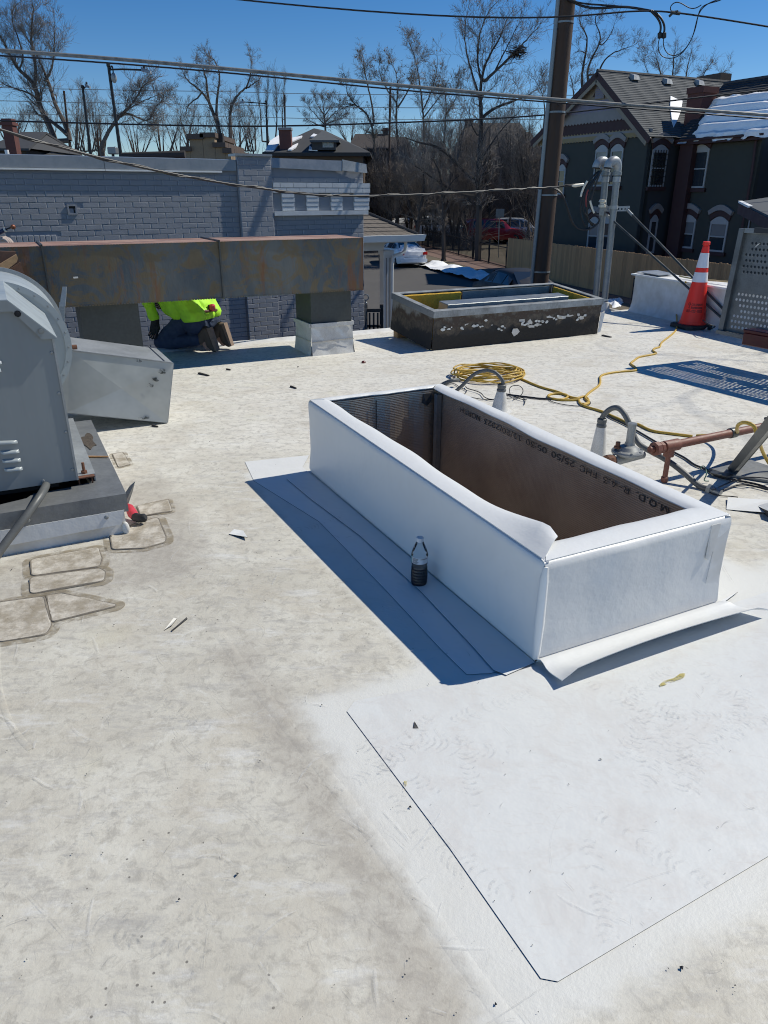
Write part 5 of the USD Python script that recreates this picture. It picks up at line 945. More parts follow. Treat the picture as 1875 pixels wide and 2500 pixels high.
m = MB(); m.slab([G(x, y, .0046) for x, y in ((1610, 1672), (1622, 1662), (1645, 1656), (1660, 1645), (1678, 1643), (1668, 1655), (1650, 1662), (1635, 1668), (1612, 1676))], Z * .001); obj('glue_smear', m, 'glue_stain', None, 'yellow glue smear on the white sheet near the kerb', 'glue smear')
m = MB(); m.slab([G(x, y, .0046) for x, y in ((986, 1908), (994, 1905), (992, 1925), (987, 1930))], Z * .001); obj('glue_smear', m, 'glue_stain', None, 'small yellow glue smear at the left cut edge of the white sheet', 'glue smear')
# welded laps of the old membrane
def lap(px, w, label, h=.0016):
    P = spline(gpx(*px), 12); w = w * 3.2; t = np.gradient(P, axis=0); t /= np.linalg.norm(t, axis=1, keepdims=True); n = np.c_[-t[:, 1], t[:, 0], 0 * t[:, 0]]; k = .9 + .25 * meshkit.fbm(P * 12, 2)[:, None]
    rows = np.stack([P - n * w * k - Z * .0008, P - n * w * .5 * k + Z * h, P + n * w * .5 * k + Z * h * .9, P + n * w * k - Z * .0008], 1); obj('membrane_lap', MB().grid(rows + Z * .0004), 'deck', None, label, 'membrane lap', smooth=True)
lap(((535, 1545), (600, 1640), (700, 1770), (830, 1935), (960, 2110), (1090, 2290), (1260, 2520)), .007, 'long welded lap running beside the new white sheet', .0007); lap(((0, 1530), (20, 1755), (75, 1830)), .0035, 'short welded lap at the left picture edge', .0008)
# ================================================================== people
def body(bones, balls=(), length=.012, it=8):
    parts = []
    def ball(p, r): return m3.Manifold.sphere(r, 20).translate(list(map(float, p)))
    for a, b, ra, rb in bones: parts.append(m3.Manifold.batch_hull([ball(a, ra), ball(b, rb)]))
    for p, r in balls: parts.append(ball(p, r))
    mm = m3.Manifold.batch_boolean(parts, m3.OpType.Add).refine_to_length(length).to_mesh(); t = trimesh.Trimesh(mm.vert_properties[:, :3], mm.tri_verts, process=True)
    trimesh.smoothing.filter_taubin(t, iterations=it); return t
def hand(wrist, direc, palm_n, side, grip=.9, s=1.0, rad=1.0):
    d = direc / np.linalg.norm(direc); n = palm_n - d * (palm_n @ d); n /= np.linalg.norm(n); x = np.cross(n, d) * side; bones = []
    kn = [wrist + d * .085 * s + x * o * s for o in (-.032, -.011, .011, .031)]
    for k in kn: bones.append((wrist + d * .01 + (k - wrist - d * .085 * s) * .5, k, .017 * rad, .0125 * rad))
    for k, L in zip(kn, (.074, .082, .076, .060)):
        p = k; dd = d
        for j, f in enumerate((.45, .32, .23)):
            a = grip * (.55, .75, .6)[j]; dd = dd * math.cos(a) + n * math.sin(a); dd /= np.linalg.norm(dd); q = p + dd * L * f * s; bones.append((p, q, (.0105 - .001 * j) * rad, (.0095 - .001 * j) * rad)); p = q
    th = wrist + d * .03 - x * .028 * s; t2 = th - x * .022 + d * .028 + n * .012; t3 = t2 + d * .026 + n * .018 + x * .004; bones += [(wrist + d * .015, th, .016 * rad, .015 * rad), (th, t2, .014 * rad, .0115 * rad), (t2, t3, .0115 * rad, .009 * rad)]
    return bones
def head_bones(c, f, up):
    r = np.cross(f, up); return [(c + up * .03 - f * .012, c + up * .03 + f * .02, .088, .082), (c - up * .045 + f * .035, c - up * .085 + f * .065, .062, .030), (c + f * .098 + up * .01, c + f * .112 - up * .022, .010, .014), (c + f * .085 - up * .058 + r * .018, c + f * .085 - up * .058 - r * .018, .016, .016)] + [(c + r * s * .078 - up * .012, c + r * s * .084 + up * .02, .014, .016) for s in (-1, 1)] + [(c + f * .082 + r * s * .033 + up * .022, c + f * .083 + r * s * .036 + up * .022, .015, .014) for s in (-1, 1)]
def worker():
    toe = G(520, 861); f = A3(-.95, .31, 0); f /= np.linalg.norm(f); r = A3(f[1], -f[0], 0); r = r if r[1] > 0 else -r        # r points away from the camera: the right side
    t0 = A3(toe[0], toe[1], 0) + r * .10
    at = lambda ff, rr, z: t0 + f * ff + r * rr + Z * z
    hip = at(.20, .02, .335); kneeL, kneeR = at(.53, -.13, .075), at(.53, .15, .075); ankL, ankR = at(.09, -.11, .12), at(.06, .11, .13)
    chest = at(.36, .03, .62); neck = at(.50, .05, .73); head = at(.62, .06, .755)
    shL, shR = at(.42, -.17, .67), at(.46, .23, .69); elL, elR = at(.585, -.22, .52), at(.66, .40, .56); wrL, wrR = at(.55, -.17, .28), at(.78, .42, .40)
    t = thing('person', 'kneeling worker in lime green long sleeved shirt and jeans under the duct', 'person', t0)
    # body: one continuous figure
    B = [(hip, chest, .13, .15), (chest, neck, .13, .06), (neck, head, .055, .06), (chest, shL, .11, .07), (chest, shR, .11, .07), (shL, elL, .052, .042), (elL, wrL, .042, .030), (shR, elR, .052, .042), (elR, wrR, .042, .030)]
    for s, kn, an in ((-1, kneeL, ankL), (1, kneeR, ankR)): hj = hip + r * s * .095; B += [(hip, hj, .12, .11), (hj, kn, .085, .055), (kn, an, .052, .038), (an, an - f * .06 - Z * .07, .038, .034)]
    up = A3(0, 0, 1) * .75 + f * .4; up /= np.linalg.norm(up); ff = f * .8 - Z * .5; ff -= up * (ff @ up); ff /= np.linalg.norm(ff)
    B += head_bones(head + up * .07, ff, up); B += hand(wrL, A3(0, 0, -1) + f * .25, -r, -1, .5, 1, 1.0) + hand(wrR, f * .9 - Z * .5, -r, 1, .8)
    obj('body', body(B, length=.010, it=6), 'skin', t, smooth=True)
    hc = head + up * .07; obj('cap', body([(hc + up * .045 - ff * .015, hc + up * .05 + ff * .02, .094, .090), (hc + up * .055 + ff * .07, hc + up * .045 + ff * .14, .045, .035)], it=4), 'cap_dark', t, smooth=True)
    # shirt with folds
    bk = at(.14, .0, .42)
    S_ = [(at(.40, -.10, .42), at(.50, -.12, .62), .105, .10), (at(.31, -.12, .40), at(.44, -.13, .60), .115, .105), (at(.30, .12, .40), at(.46, .14, .62), .11, .105), (at(.15, -.13, .345), at(.32, -.15, .60), .115, .105), (at(.15, .15, .345), at(.34, .19, .62), .115, .105), (at(.17, .0, .335), chest, .145, .165), (chest, neck, .15, .075), (chest, shL, .12, .082), (chest, shR, .12, .082), (shL, elL, .068, .060), (elL, wrL + (elL - wrL) * .12, .060, .047), (shR, elR, .068, .060), (elR, wrR + (elR - wrR) * .12, .060, .047)]
    sh = body(S_, length=.013, it=10); v = sh.vertices; nrm = sh.vertex_normals
    n1 = meshkit.fbm(v * A3(9, 9, 16) + 3, 4, 2) - .5; w = .022 * np.clip(1.2 - np.abs(v[:, 2] - .45) * 1.6, .3, 1); sh.vertices = v + nrm * (n1 * w)[:, None] + nrm * (.004 * np.sin(v[:, 2] * 52 + 6 * meshkit.noise(v * 6, 1)))[:, None] * (v[:, 2] < .55)[:, None]
    sh = trimesh.intersections.slice_mesh_plane(sh, Z * .99 + f * .10, at(.15, 0, .292)); obj('shirt', sh, 'hivis', t, smooth=True)
    hem = [at(.16 + .15 * math.cos(a) * 1.05, .01 + .255 * math.sin(a), .335 + .02 * math.cos(a) + .012 * math.sin(3 * a)) for a in np.linspace(0, 2 * np.pi, 40)]
    J = []
    for s, kn, an in ((-1, kneeL, ankL), (1, kneeR, ankR)): hj = hip + r * s * .10; J += [(hip - Z * .07, hj - f * .02 - Z * .06, .135, .13), (hj, kn, .108, .078), (kn, an + f * .06, .074, .068)]
    jj = body(J, length=.013, it=8); v = jj.vertices; jj.vertices = v + jj.vertex_normals * ((meshkit.fbm(v * A3(14, 14, 14), 4, 5) - .5) * .022)[:, None]
    obj('jeans', jj, 'denim', t, smooth=True)
    belt = [hip + f * (-.02 + .145 * math.cos(a)) + r * .21 * math.sin(a) + Z * (.012 + .03 * math.cos(a + 2.6)) for a in np.linspace(0, 2 * np.pi, 36)]
    obj('belt', MB().tube(belt, .014, 8, False), 'leather_belt', t, smooth=True)
    for s, an in ((-1, ankL), (1, ankR)):
        heel = an - f * .075 + Z * .085; toe_ = an - f * .145 - Z * .095; ball_ = an - f * .115 - Z * .045
        obj('boot', body([(an + f * .02, an - f * .03 + Z * .06, .052, .050), (an, heel + f * .03, .050, .044), (heel + f * .03, ball_ + f * .035, .044, .044), (ball_ + f * .03, toe_ + f * .03 + Z * .02, .044, .036)], length=.010, it=5), 'boot_leather', t, smooth=True)
        w_ = r * .040; obj('boot_sole', MB().hexa([heel - w_ * .8 - f * .024 + Z * .035, heel + w_ * .8 - f * .024 + Z * .035, toe_ + w_ * .7 - f * .015 - Z * .0, toe_ - w_ * .7 - f * .015], [heel - w_ * .85 + f * .006 + Z * .03, heel + w_ * .85 + f * .006 + Z * .03, toe_ + w_ * .75 + f * .012 + Z * .004, toe_ - w_ * .75 + f * .012 + Z * .004]), 'boot_sole', t)
    obj('glove', body(hand(wrL, A3(0, 0, -1) + f * .25, -r, -1, .5, 1.05, 1.32) + [(wrL + Z * .06, wrL - Z * .02, .040, .036)], length=.006, it=4), 'glove_black', t, smooth=True); obj('glove', body(hand(wrR, f * .9 - Z * .5, -r, 1, .8, 1.05, 1.32) + [(wrR - (f * .9 - Z * .5) * .04, wrR, .036, .034)], length=.006, it=4), 'glove_black', t, smooth=True)
    p = at(.055, -.03, .40); tl = thing('tape_measure', 'red tape measure clipped to the belt of the kneeling worker', 'tape measure', p); obj('case', MB().cbox(p - f * .06 - Z * .03, f * .05, r * .05, Z * .065, .012), 'tool_red', tl); obj('clip', MB().box(p - f * .009 - Z * .02, f * .006, r * .03, Z * .05), 'cord_black', tl)
worker()
def second_worker():
    yb = 6.75; hp = aty(6, 582, yb); t0 = A3(hp[0] - .62, yb + .05, 0)
    at = lambda x, y, z: t0 + A3(x, y, z)
    wr = hp + A3(-.075, .0, -.02); el = wr + A3(-.22, .06, -.12); sh = at(-.02, -.0, 1.38)
    t = thing('person', 'second worker at the left edge, only a hand in striped glove showing', 'person', t0)
    hipc = at(-.18, .05, .92); ch = at(-.16, .04, 1.28); nk = at(-.15, .03, 1.48); hd_ = at(-.13, .02, 1.58); shr = at(-.32, .05, 1.40); elr = at(-.40, .08, 1.12); wrr = at(-.36, .0, .88)
    B = [(hipc, ch, .13, .15), (ch, nk, .12, .06), (nk, hd_, .055, .06), (ch, sh, .1, .062), (ch, shr, .1, .062), (sh, el, .05, .04), (el, wr, .04, .029), (shr, elr, .05, .04), (elr, wrr, .04, .029)]
    for s in (-1, 1): B += [(hipc, hipc + A3(.0, s * .09, -.05), .12, .1), (hipc + A3(0, s * .09, -.05), at(-.17, .05 + s * .1, .5), .088, .058), (at(-.17, .05 + s * .1, .5), at(-.2, .05 + s * .11, .09), .056, .04), (at(-.2, .05 + s * .11, .07), at(-.04, .05 + s * .12, .035), .04, .034)]
    B += head_bones(hd_ + Z * .07, A3(1, 0, 0), Z); H_ = hand(wr, A3(1, 0, .25), A3(.2, .1, -1), 1, 1.15, 1, 1.0); B += H_ + hand(wrr, A3(.1, 0, -1), A3(0, 1, 0), 1, .5)
    obj('body', body(B, length=.012, it=5), 'skin', t, smooth=True); obj('glove', body(hand(wr, A3(1, 0, .25), A3(.2, .1, -1), 1, 1.15, 1.05, 1.15), length=.005, it=3), 'glove_stripe', t, smooth=True)
    obj('shirt', body([(hipc + Z * .02, ch, .15, .165), (ch, nk, .14, .075), (ch, sh, .11, .075), (ch, shr, .11, .075), (sh, el, .062, .055), (el, wr + (el - wr) * .2, .055, .044), (shr, elr, .062, .055), (elr, wrr + (elr - wrr) * .2, .055, .044)]), 'hivis', t, smooth=True)
    J = []
    for s in (-1, 1): J += [(hipc, hipc + A3(.0, s * .09, -.05), .14, .125), (hipc + A3(0, s * .09, -.05), at(-.17, .05 + s * .1, .5), .105, .078), (at(-.17, .05 + s * .1, .5), at(-.2, .05 + s * .11, .12), .076, .066)]
    obj('jeans', body(J), 'denim', t, smooth=True)
    for s in (-1, 1): obj('boot', body([(at(-.2, .05 + s * .11, .12), at(-.2, .05 + s * .11, .055), .056, .055), (at(-.2, .05 + s * .11, .05), at(-.02, .05 + s * .12, .045), .05, .044)]), 'boot_leather', t, smooth=True)
    obj('hard_hat', MB().lathe([(.145, .0), (.118, .012), (.115, .04), (.095, .1), (.05, .135), (0, .145)], hd_ + Z * .105, Z, 24), 'tool_navy', t, smooth=40)
    a, b = aty(-14, 575, yb - .03), aty(14, 560, yb - .03); d = (b - a) / np.linalg.norm(b - a); tt = thing('hand_tool', 'small navy hand tool with reddish round tip held at the left edge', 'hand tool', b); obj('barrel', MB().tube([a, b], [.016, .019], 12), 'tool_navy', tt, smooth=True); obj('band', MB().lathe([(.0195, -.012), (.0205, -.008), (.0205, .0), (.0195, .004)], b, d, 14), 'insulator_white', tt); obj('rod', MB().tube([b, aty(28, 555, yb - .03)], .007, 8), 'cord_black', tt); obj('round_tip', MB().lathe([(0, -.02), (.016, -.016), (.021, 0), (.016, .016), (0, .02)], aty(32, 554, yb - .03), A3(0, -1, 0), 16), 'copper_dark', tt, smooth=True)
second_worker()
# ================================================================== grey brick building across the alley
wz = 9.5; d_ = ray(200, 480); PW = O + d_ * (wz / F); WY = math.radians(31.5); w1 = A3(math.cos(WY), math.sin(WY), 0); wn = A3(w1[1], -w1[0], 0)     # wn: outward, towards us
onW = lambda px, py, d=0.0: onp(px, py, PW + wn * d, wn)
wc = onW(887, 480); WS = lambda p: float((p - wc) @ w1)
WP = lambda s, z, d=0.0: A3(wc[0], wc[1], 0) + w1 * s + wn * d + Z * z
def brick_building():
    t = thing('brick_building', 'grey painted one storey brick building across the alley', 'building', A3(wc[0], wc[1], ZG))
    zt = onW(250, 408)[2]; zr = onW(780, 412)[2]; sp0, sp1 = WS(onW(583, 500)), WS(onW(664, 500)); zp = onW(620, 378)[2]
    wall = obj('wall', MB().box(WP(-14, ZG, -.004), w1 * 14, -wn * .25, Z * (zt - ZG)).box(WP(sp1, zt, -.004), -w1 * sp1, -wn * .25, Z * (zr - zt)).box(WP(0, ZG, -.254), w1 * -.25, -wn * 8, Z * (zt - ZG)).box(WP(-14, zt - .1, -.254), w1 * 13.7, -wn * 8, Z * .05), 'mortar_paint', t)
    pil = obj('pilaster', MB().box(WP(sp0, onW(620, 560)[2] - .35, -.002), w1 * (sp1 - sp0), wn * .052, Z * (zp - onW(620, 560)[2] + .35)), 'mortar_paint', t)
    rg = np.random.default_rng(9); CH, BL = .0677, .2135; bricks = []
    def lay(s0, s1, z0, z1, d, parent, skip=()):
        z = z0; k = 0
        while z + CH * .5 < z1:
            s = s1 + (BL / 2 if k % 2 else 0) * 1 - BL; first = True
            s_hi = s1
            while s_hi > s0 + .01:
                L = BL if not (first and k % 2) else BL / 2
                first = False; s_lo = max(s0, s_hi - L); h = CH - .007; pr = .0042 + rg.normal(0, .0007); a, b = s_lo + .0035, s_hi - .0035; hh_ = rg.normal(0, .0012)
                if b - a > .03 and not any(x0 < (a + b) / 2 < x1 and y0 < z + CH / 2 < y1 for x0, x1, y0, y1 in skip):
                    bricks.append((parent, [WP(a, z + .0045 + hh_, d), WP(b, z + .0045 + hh_, d), WP(b, z + .0045 + h + hh_, d), WP(a, z + .0045 + h + hh_, d)], pr, rg.random()))
                s_hi -= L
            z += CH; k += 1
    vent = (WS(onW(164, 510)) - .0, WS(onW(188, 510)) + .0, onW(175, 524)[2], onW(175, 499)[2])
    sold = (WS(onW(26, 580)), WS(onW(128, 580)), onW(60, 592)[2], onW(60, 573)[2])
    zb = -1.1
    nb = int((zt - .08 - zb) / CH); zb = zt - .08 - nb * CH
    lay(WS(onW(-60, 500)), sp0 - .002, zb, zt - .08, 0, wall, [vent, sold])
    z_band0, z_band1, z_d0, z_s0 = onW(780, 447)[2], onW(780, 472)[2], onW(780, 514)[2], onW(780, 525)[2]
    n2 = int((zr - .1 - z_band0) / CH); lay(sp1 + .002, -.002, z_band0 + .004, z_band0 + CH * max(1, n2), 0, wall); lay(sp1 + .002, -.002, z_s0 - int((z_s0 - zb) / CH) * CH, z_s0 - .004, 0, wall)
    lay(sp0 + .001, sp1 - .001, zb + .0, zp - .05, .05, pil)
    x = sold[0]
    while x < sold[1]: bricks.append((wall, [WP(x, sold[2], 0), WP(x + .058, sold[2], 0), WP(x + .058, sold[3] - .01, 0), WP(x, sold[3] - .01, 0)], .012, .5)); x += .068
    def shown(q): p = np.mean(q[1], 0); d = p - O; zc = d @ FW; px, py = 937.5 + F * (d @ RT) / zc, 1250 - F * (d @ UP) / zc; return 0 if not (-20 < px < 900 and 380 < py < 860) or (590 < py < 728 and px < 885) else np.linalg.norm(np.asarray(q[1][1]) - q[1][0]) * 1 / zc
    bricks.sort(key=lambda q: -shown(q)); rest = MB()
    def geom(mb, c, pr):
        c = np.array(c); e = .006; ctr = c.mean(0); inn = c + (ctr - c) / np.linalg.norm(ctr - c, axis=1, keepdims=True) * e * 1.4; f_ = inn + wn * pr; m_ = c + wn * (pr - .003)
        mb.add(np.vstack([c, m_, f_]), [[0, 1, 5, 4], [1, 2, 6, 5], [2, 3, 7, 6], [3, 0, 4, 7], [4, 5, 9, 8], [5, 6, 10, 9], [6, 7, 11, 10], [7, 4, 8, 11], [8, 9, 10, 11]]); return mb
    for k, (par, c, pr, q) in enumerate(bricks):
        if k < 300: obj('brick', geom(MB(), c, pr), 'brick_paint' if q < .6 else 'brick_paint_b', par)
        else: geom(rest, c, pr)
    obj('brick_courses', rest, 'brick_paint', wall, kind='stuff')
    # coping metal, white drip edge, pilaster cap
    ch = onW(250, 383)[2] - zt + .0
    s_mid = WS(onW(253, 400)); 
    for a, b in ((-14, s_mid - .003), (s_mid + .003, sp0 - .01)): obj('coping', MB().hexa([WP(a, zt - .02, .036), WP(b, zt - .02, .036), WP(b, zt - .02, -.3), WP(a, zt - .02, -.3)], [WP(a, zt + ch, .030), WP(b, zt + ch, .030), WP(b, zt + ch + .02, -.3), WP(a, zt + ch + .02, -.3)]), 'cap_metal', t); obj('drip_edge', MB().box(WP(a, zt - .046, .034), w1 * (min(b, WS(onW(540, 428))) - a), wn * .014, Z * .022), 'white_edge', t)
    obj('pilaster_cap', MB().box(WP(sp0 - .03, zp - .02, -.2), w1 * (sp1 - sp0 + .04), wn * .28, Z * .03), 'cap_metal', t)
    hcap = .16; m = [WP(sp1 + .005, zr + .13, .03), WP(-.38, zr + .115, .035), WP(-.40, zr - .03, .05), WP(sp1 + .005, zr + .0, .05)]; obj('coping', MB().slab(m, -wn * .03), 'cap_metal', t); m = [WP(-.375, zr + .13, .04), WP(.03, zr + .075, .05), WP(.035, zr - .05, .07), WP(-.39, zr - .02, .055)]; obj('bent_coping', MB().slab(m, -wn * .02), 'galvanised_light', t)
    obj('vent_frame', MB().plate(sbox(0, 0, vent[1] - vent[0], vent[3] - vent[2]).difference(sbox(.02, .02, vent[1] - vent[0] - .02, vent[3] - vent[2] - .02)), WP(vent[0], vent[2], .0), w1, Z, wn * .02), 'brick_paint', t); obj('vent_hole', MB().box(WP(vent[0] + .02, vent[2] + .02, .0), w1 * (vent[1] - vent[0] - .04), wn * .003, Z * (vent[3] - vent[2] - .04)), 'dark_void', t)
    # light painted frieze: two courses, four corbel blocks and a ledge
    a = sp1 + .01; x = a; k = 0
    for j in range(2):
        z0 = z_band1 + .008 + j * (z_band0 - z_band1) / 2; x = a - (.1 if j else 0)
        while x < .09: e = min(x + .215, .10); s0 = max(x, a); obj('frieze_block', MB().box(WP(s0 + .003, z0, .0), w1 * (e - s0 - .006), wn * (.045 + .002 * j), Z * ((z_band0 - z_band1) / 2 - .005)), 'trim_paint', t); x = e + .0 if e < .10 else 9
    edges = [(687, 717), (747, 776), (807, 834), (863, 893)]
    for pa, pb in edges:
        s0, s1 = WS(onW(pa, 490)), WS(onW(pb, 490)) if pb < 890 else .09; hh_ = (z_band1 - z_d0) / 4
        for j in range(4): obj('corbel_block', MB().box(WP(s0 - .006 * (j % 2), z_d0 + .003 + j * hh_, 0), w1 * (s1 - s0), wn * (.03 + .004 * j), Z * (hh_ - .004)), 'trim_paint', t)
    obj('frieze_back', MB().box(WP(a, z_d0, -.003), w1 * -a, wn * .008, Z * (z_band1 - z_d0)), 'brick_paint_b', t)
    obj('ledge', MB().box(WP(a, z_s0, -.0), w1 * (.055 - a), wn * .06, Z * (z_d0 - z_s0 - .003)), 'trim_paint', t)
    obj('window_blank', MB().box(WP(sold[0] - .02, sold[2] - .9, .012), w1 * (sold[1] - sold[0] + .04), wn * .01, Z * .6), 'brick_paint_b', t)
    # a short roof pipe behind the coping
    p = onW(20, 388, -.6); obj('vent_pipe', MB().tube([p - Z * .3, zat(p, 366) * Z + A3(p[0], p[1], 0)], .025, 10), 'tpo_wall', None, 'short white vent pipe above the left end of the grey building', 'vent pipe')
brick_building()
# ================================================================== porch beyond the grey building
def porch():
    yp = 16.0; Q = lambda x, y, dy=0.0: aty(x, y, yp + dy)
    base = Q(947, 800); t = thing('porch', 'small white porch with tan shingled hip roof and white column', 'porch', A3(base[0], base[1], ZG))
    a, b = Q(850, 575), Q(1014, 578); u = (b - a) / np.linalg.norm(b - a)
    U1 = E1; f0 = Q(1018, 575); F0 = lambda s, z, d=0: f0 - E1 * s * 1 + Z * (z - f0[2]) - E2 * d
    zt_, zg_ = Q(940, 574)[2], Q(940, 588)[2]
    # roof: front slope rises to the left-back hip
    eL, eR = F0(3.2, zt_), F0(-.02, zt_); hip = onp(888, 512, f0 + E2 * 1.0, E2); ridge = F0(3.2, hip[2] + .35) + E2 * 1.6
    apex = f0 - E1 * 1.55 + E2 * 1.35 + Z * .78
    rows = 11; apL = apex - E1 * 2.0
    obj('roof_deck_board', MB().slab([eL, eR, apex, apL], -Z * .03), 'shingle_dark', t)
    rg = np.random.default_rng(2)
    for r_ in range(rows):
        k0, k1 = r_ / rows, (r_ + 1) / rows; L0, L1 = eL + (apL - eL) * k0, eR + (apex - eR) * k0; M0, M1 = eL + (apL - eL) * k1, eR + (apex - eR) * k1; W_ = np.linalg.norm(L1 - L0); n = max(1, int(W_ / .17)); off = .5 * (r_ % 2)
        for i in range(n + 1):
            c0, c1 = np.clip((i - off) / n, 0, 1), np.clip((i + 1 - off) / n, 0, 1)
            if c1 - c0 < .01 or (L0 + (L1 - L0) * c1 - a) @ E1 < -.9: continue
            g_ = .004; p, q, q2, p2 = L0 + (L1 - L0) * (c0 + g_ / W_), L0 + (L1 - L0) * (c1 - g_ / W_), M0 + (M1 - M0) * (c1 - g_ / W_), M0 + (M1 - M0) * (c0 + g_ / W_); h = .014 + rg.uniform(0, .006)
            obj('shingle', MB().hexa([p, q, q2, p2], [p + Z * h, q + Z * h, q2 + Z * .003, p2 + Z * .003]), 'shingle_tan', t)
    nr = E1; br = eR + E2 * 2.7; obj('side_slope', MB().slab([eR, br, apex], -Z * .02), 'shingle_brown', t); hipm = MB().tube([eR + Z * .02, apex + Z * .02], .03, 6); obj('hip_cap', hipm, 'shingle_dark', t)
    m = MB(); zz = zt_; m.hexa([F0(3.2, zz - .11, .10), F0(-.12, zz - .11, .10), F0(-.12, zz - .11, -.02), F0(3.2, zz - .11, -.02)], [F0(3.2, zz + .01, .14), F0(-.14, zz + .01, .14), F0(-.14, zz + .01, -.02), F0(3.2, zz + .01, -.02)]); obj('gutter', m, 'porch_white', t)
    zb_ = Q(870, 612)[2]; b0 = Q(950, 600); sB = float((f0 - onp(952, 600, f0, E2)) @ E1)
    obj('soffit', MB().box(F0(3.2, zz - .13, .0), E1 * 3.2, E2 * .5, Z * .02), 'porch_white', t)
    fb = lambda s, z, d=0: F0(s, z, d - .38)
    obj('beam', MB().box(fb(3.2, zb_, 0), E1 * (3.2 - sB * .9), E2 * .22, Z * (zz - .13 - zb_)), 'porch_white', t); obj('beam_trim', MB().box(fb(3.2, zb_ + .12, .02), E1 * (3.22 - sB * .9), E2 * .02, Z * .03), 'porch_white', t)
    c0, c1 = onp(937, 700, fb(0, 0, 0), E2), onp(958, 700, fb(0, 0, 0), E2); w = float((c1 - c0) @ E1)
    c0[2] = 0; obj('column', MB().cbox(A3(c0[0], c0[1], ZG), E1 * w, E2 * w, Z * (zb_ - ZG), .01), 'porch_white', t); obj('column_capital', MB().box(A3(c0[0], c0[1], zb_ - .09) - E1 * .02 - E2 * .02, E1 * (w + .04), E2 * (w + .04), Z * .085), 'porch_white', t)
    for du in (.05, w - .07): obj('column_groove', MB().box(A3(c0[0], c0[1], -1.6) + E1 * du - E2 * .003, E1 * .02, E2 * .004, Z * (zb_ + 1.45)), 'pale_grey', t)
    D = lambda x, y: onp(x, y, fb(0, 0, .06), E2); obj('downspout', MB().tube(spline([onp(992, 588, F0(0, 0, .05), E2), D(990, 606), D(984, 617), D(962, 626), D(958, 640), D(957, 800), D(957, 800) - Z * 1.2], 6), .035, 10), 'porch_white', t, smooth=True)
    obj('porch_floor', MB().box(F0(3.2, ZG, -.2), E1 * 3.3, E2 * 2.4, Z * .35), 'concrete', t)
    # balustrade with things leaning on it, seen between duct and column
    yb = 12.6; X = lambda x, y: aty(x, y, yb); t2 = thing('railing', 'dark wooden railing in the gap between duct and porch column', 'railing', A3(*X(910, 780)[:2], ZG))
    obj('top_rail', MB().box(X(886, 762), X(930, 762) - X(886, 762), A3(0, .05, 0), Z * .05), 'dark_wood', t2); obj('bottom_rail', MB().box(X(886, 800), X(930, 800) - X(886, 800), A3(0, .05, 0), Z * .04), 'dark_wood', t2)
    for x in (890, 900, 910, 920): a_ = X(x, 764); obj('baluster', MB().box(A3(a_[0], a_[1], ZG), A3(.03, 0, 0), A3(0, .03, 0), Z * (a_[2] - ZG)), 'dark_wood', t2)
    for x in (888, 927): a_ = X(x, 745); obj('post', MB().box(A3(a_[0], a_[1] + .06, ZG), A3(.06, 0, 0), A3(0, .06, 0), Z * (a_[2] - ZG)), 'dark_wood', t2)
    c = X(893, 726); t3 = thing('garden_ornament', 'round metal ornament on a thin stem above the dark railing', 'ornament', A3(c[0], c[1], ZG)); obj('disc', MB().tube([c + A3(math.cos(a_) * .045, 0, math.sin(a_) * .045) for a_ in np.linspace(0, 2 * np.pi, 20)], .012, 6), 'galvanised', t3); obj('stem', MB().tube([c - Z * .05, A3(c[0], c[1], ZG)], .012, 6), 'galvanised', t3); obj('bead', MB().tm(trimesh.creation.icosphere(1, .025)).mesh().apply_translation(c - Z * .09), 'galvanised', t3)
porch()
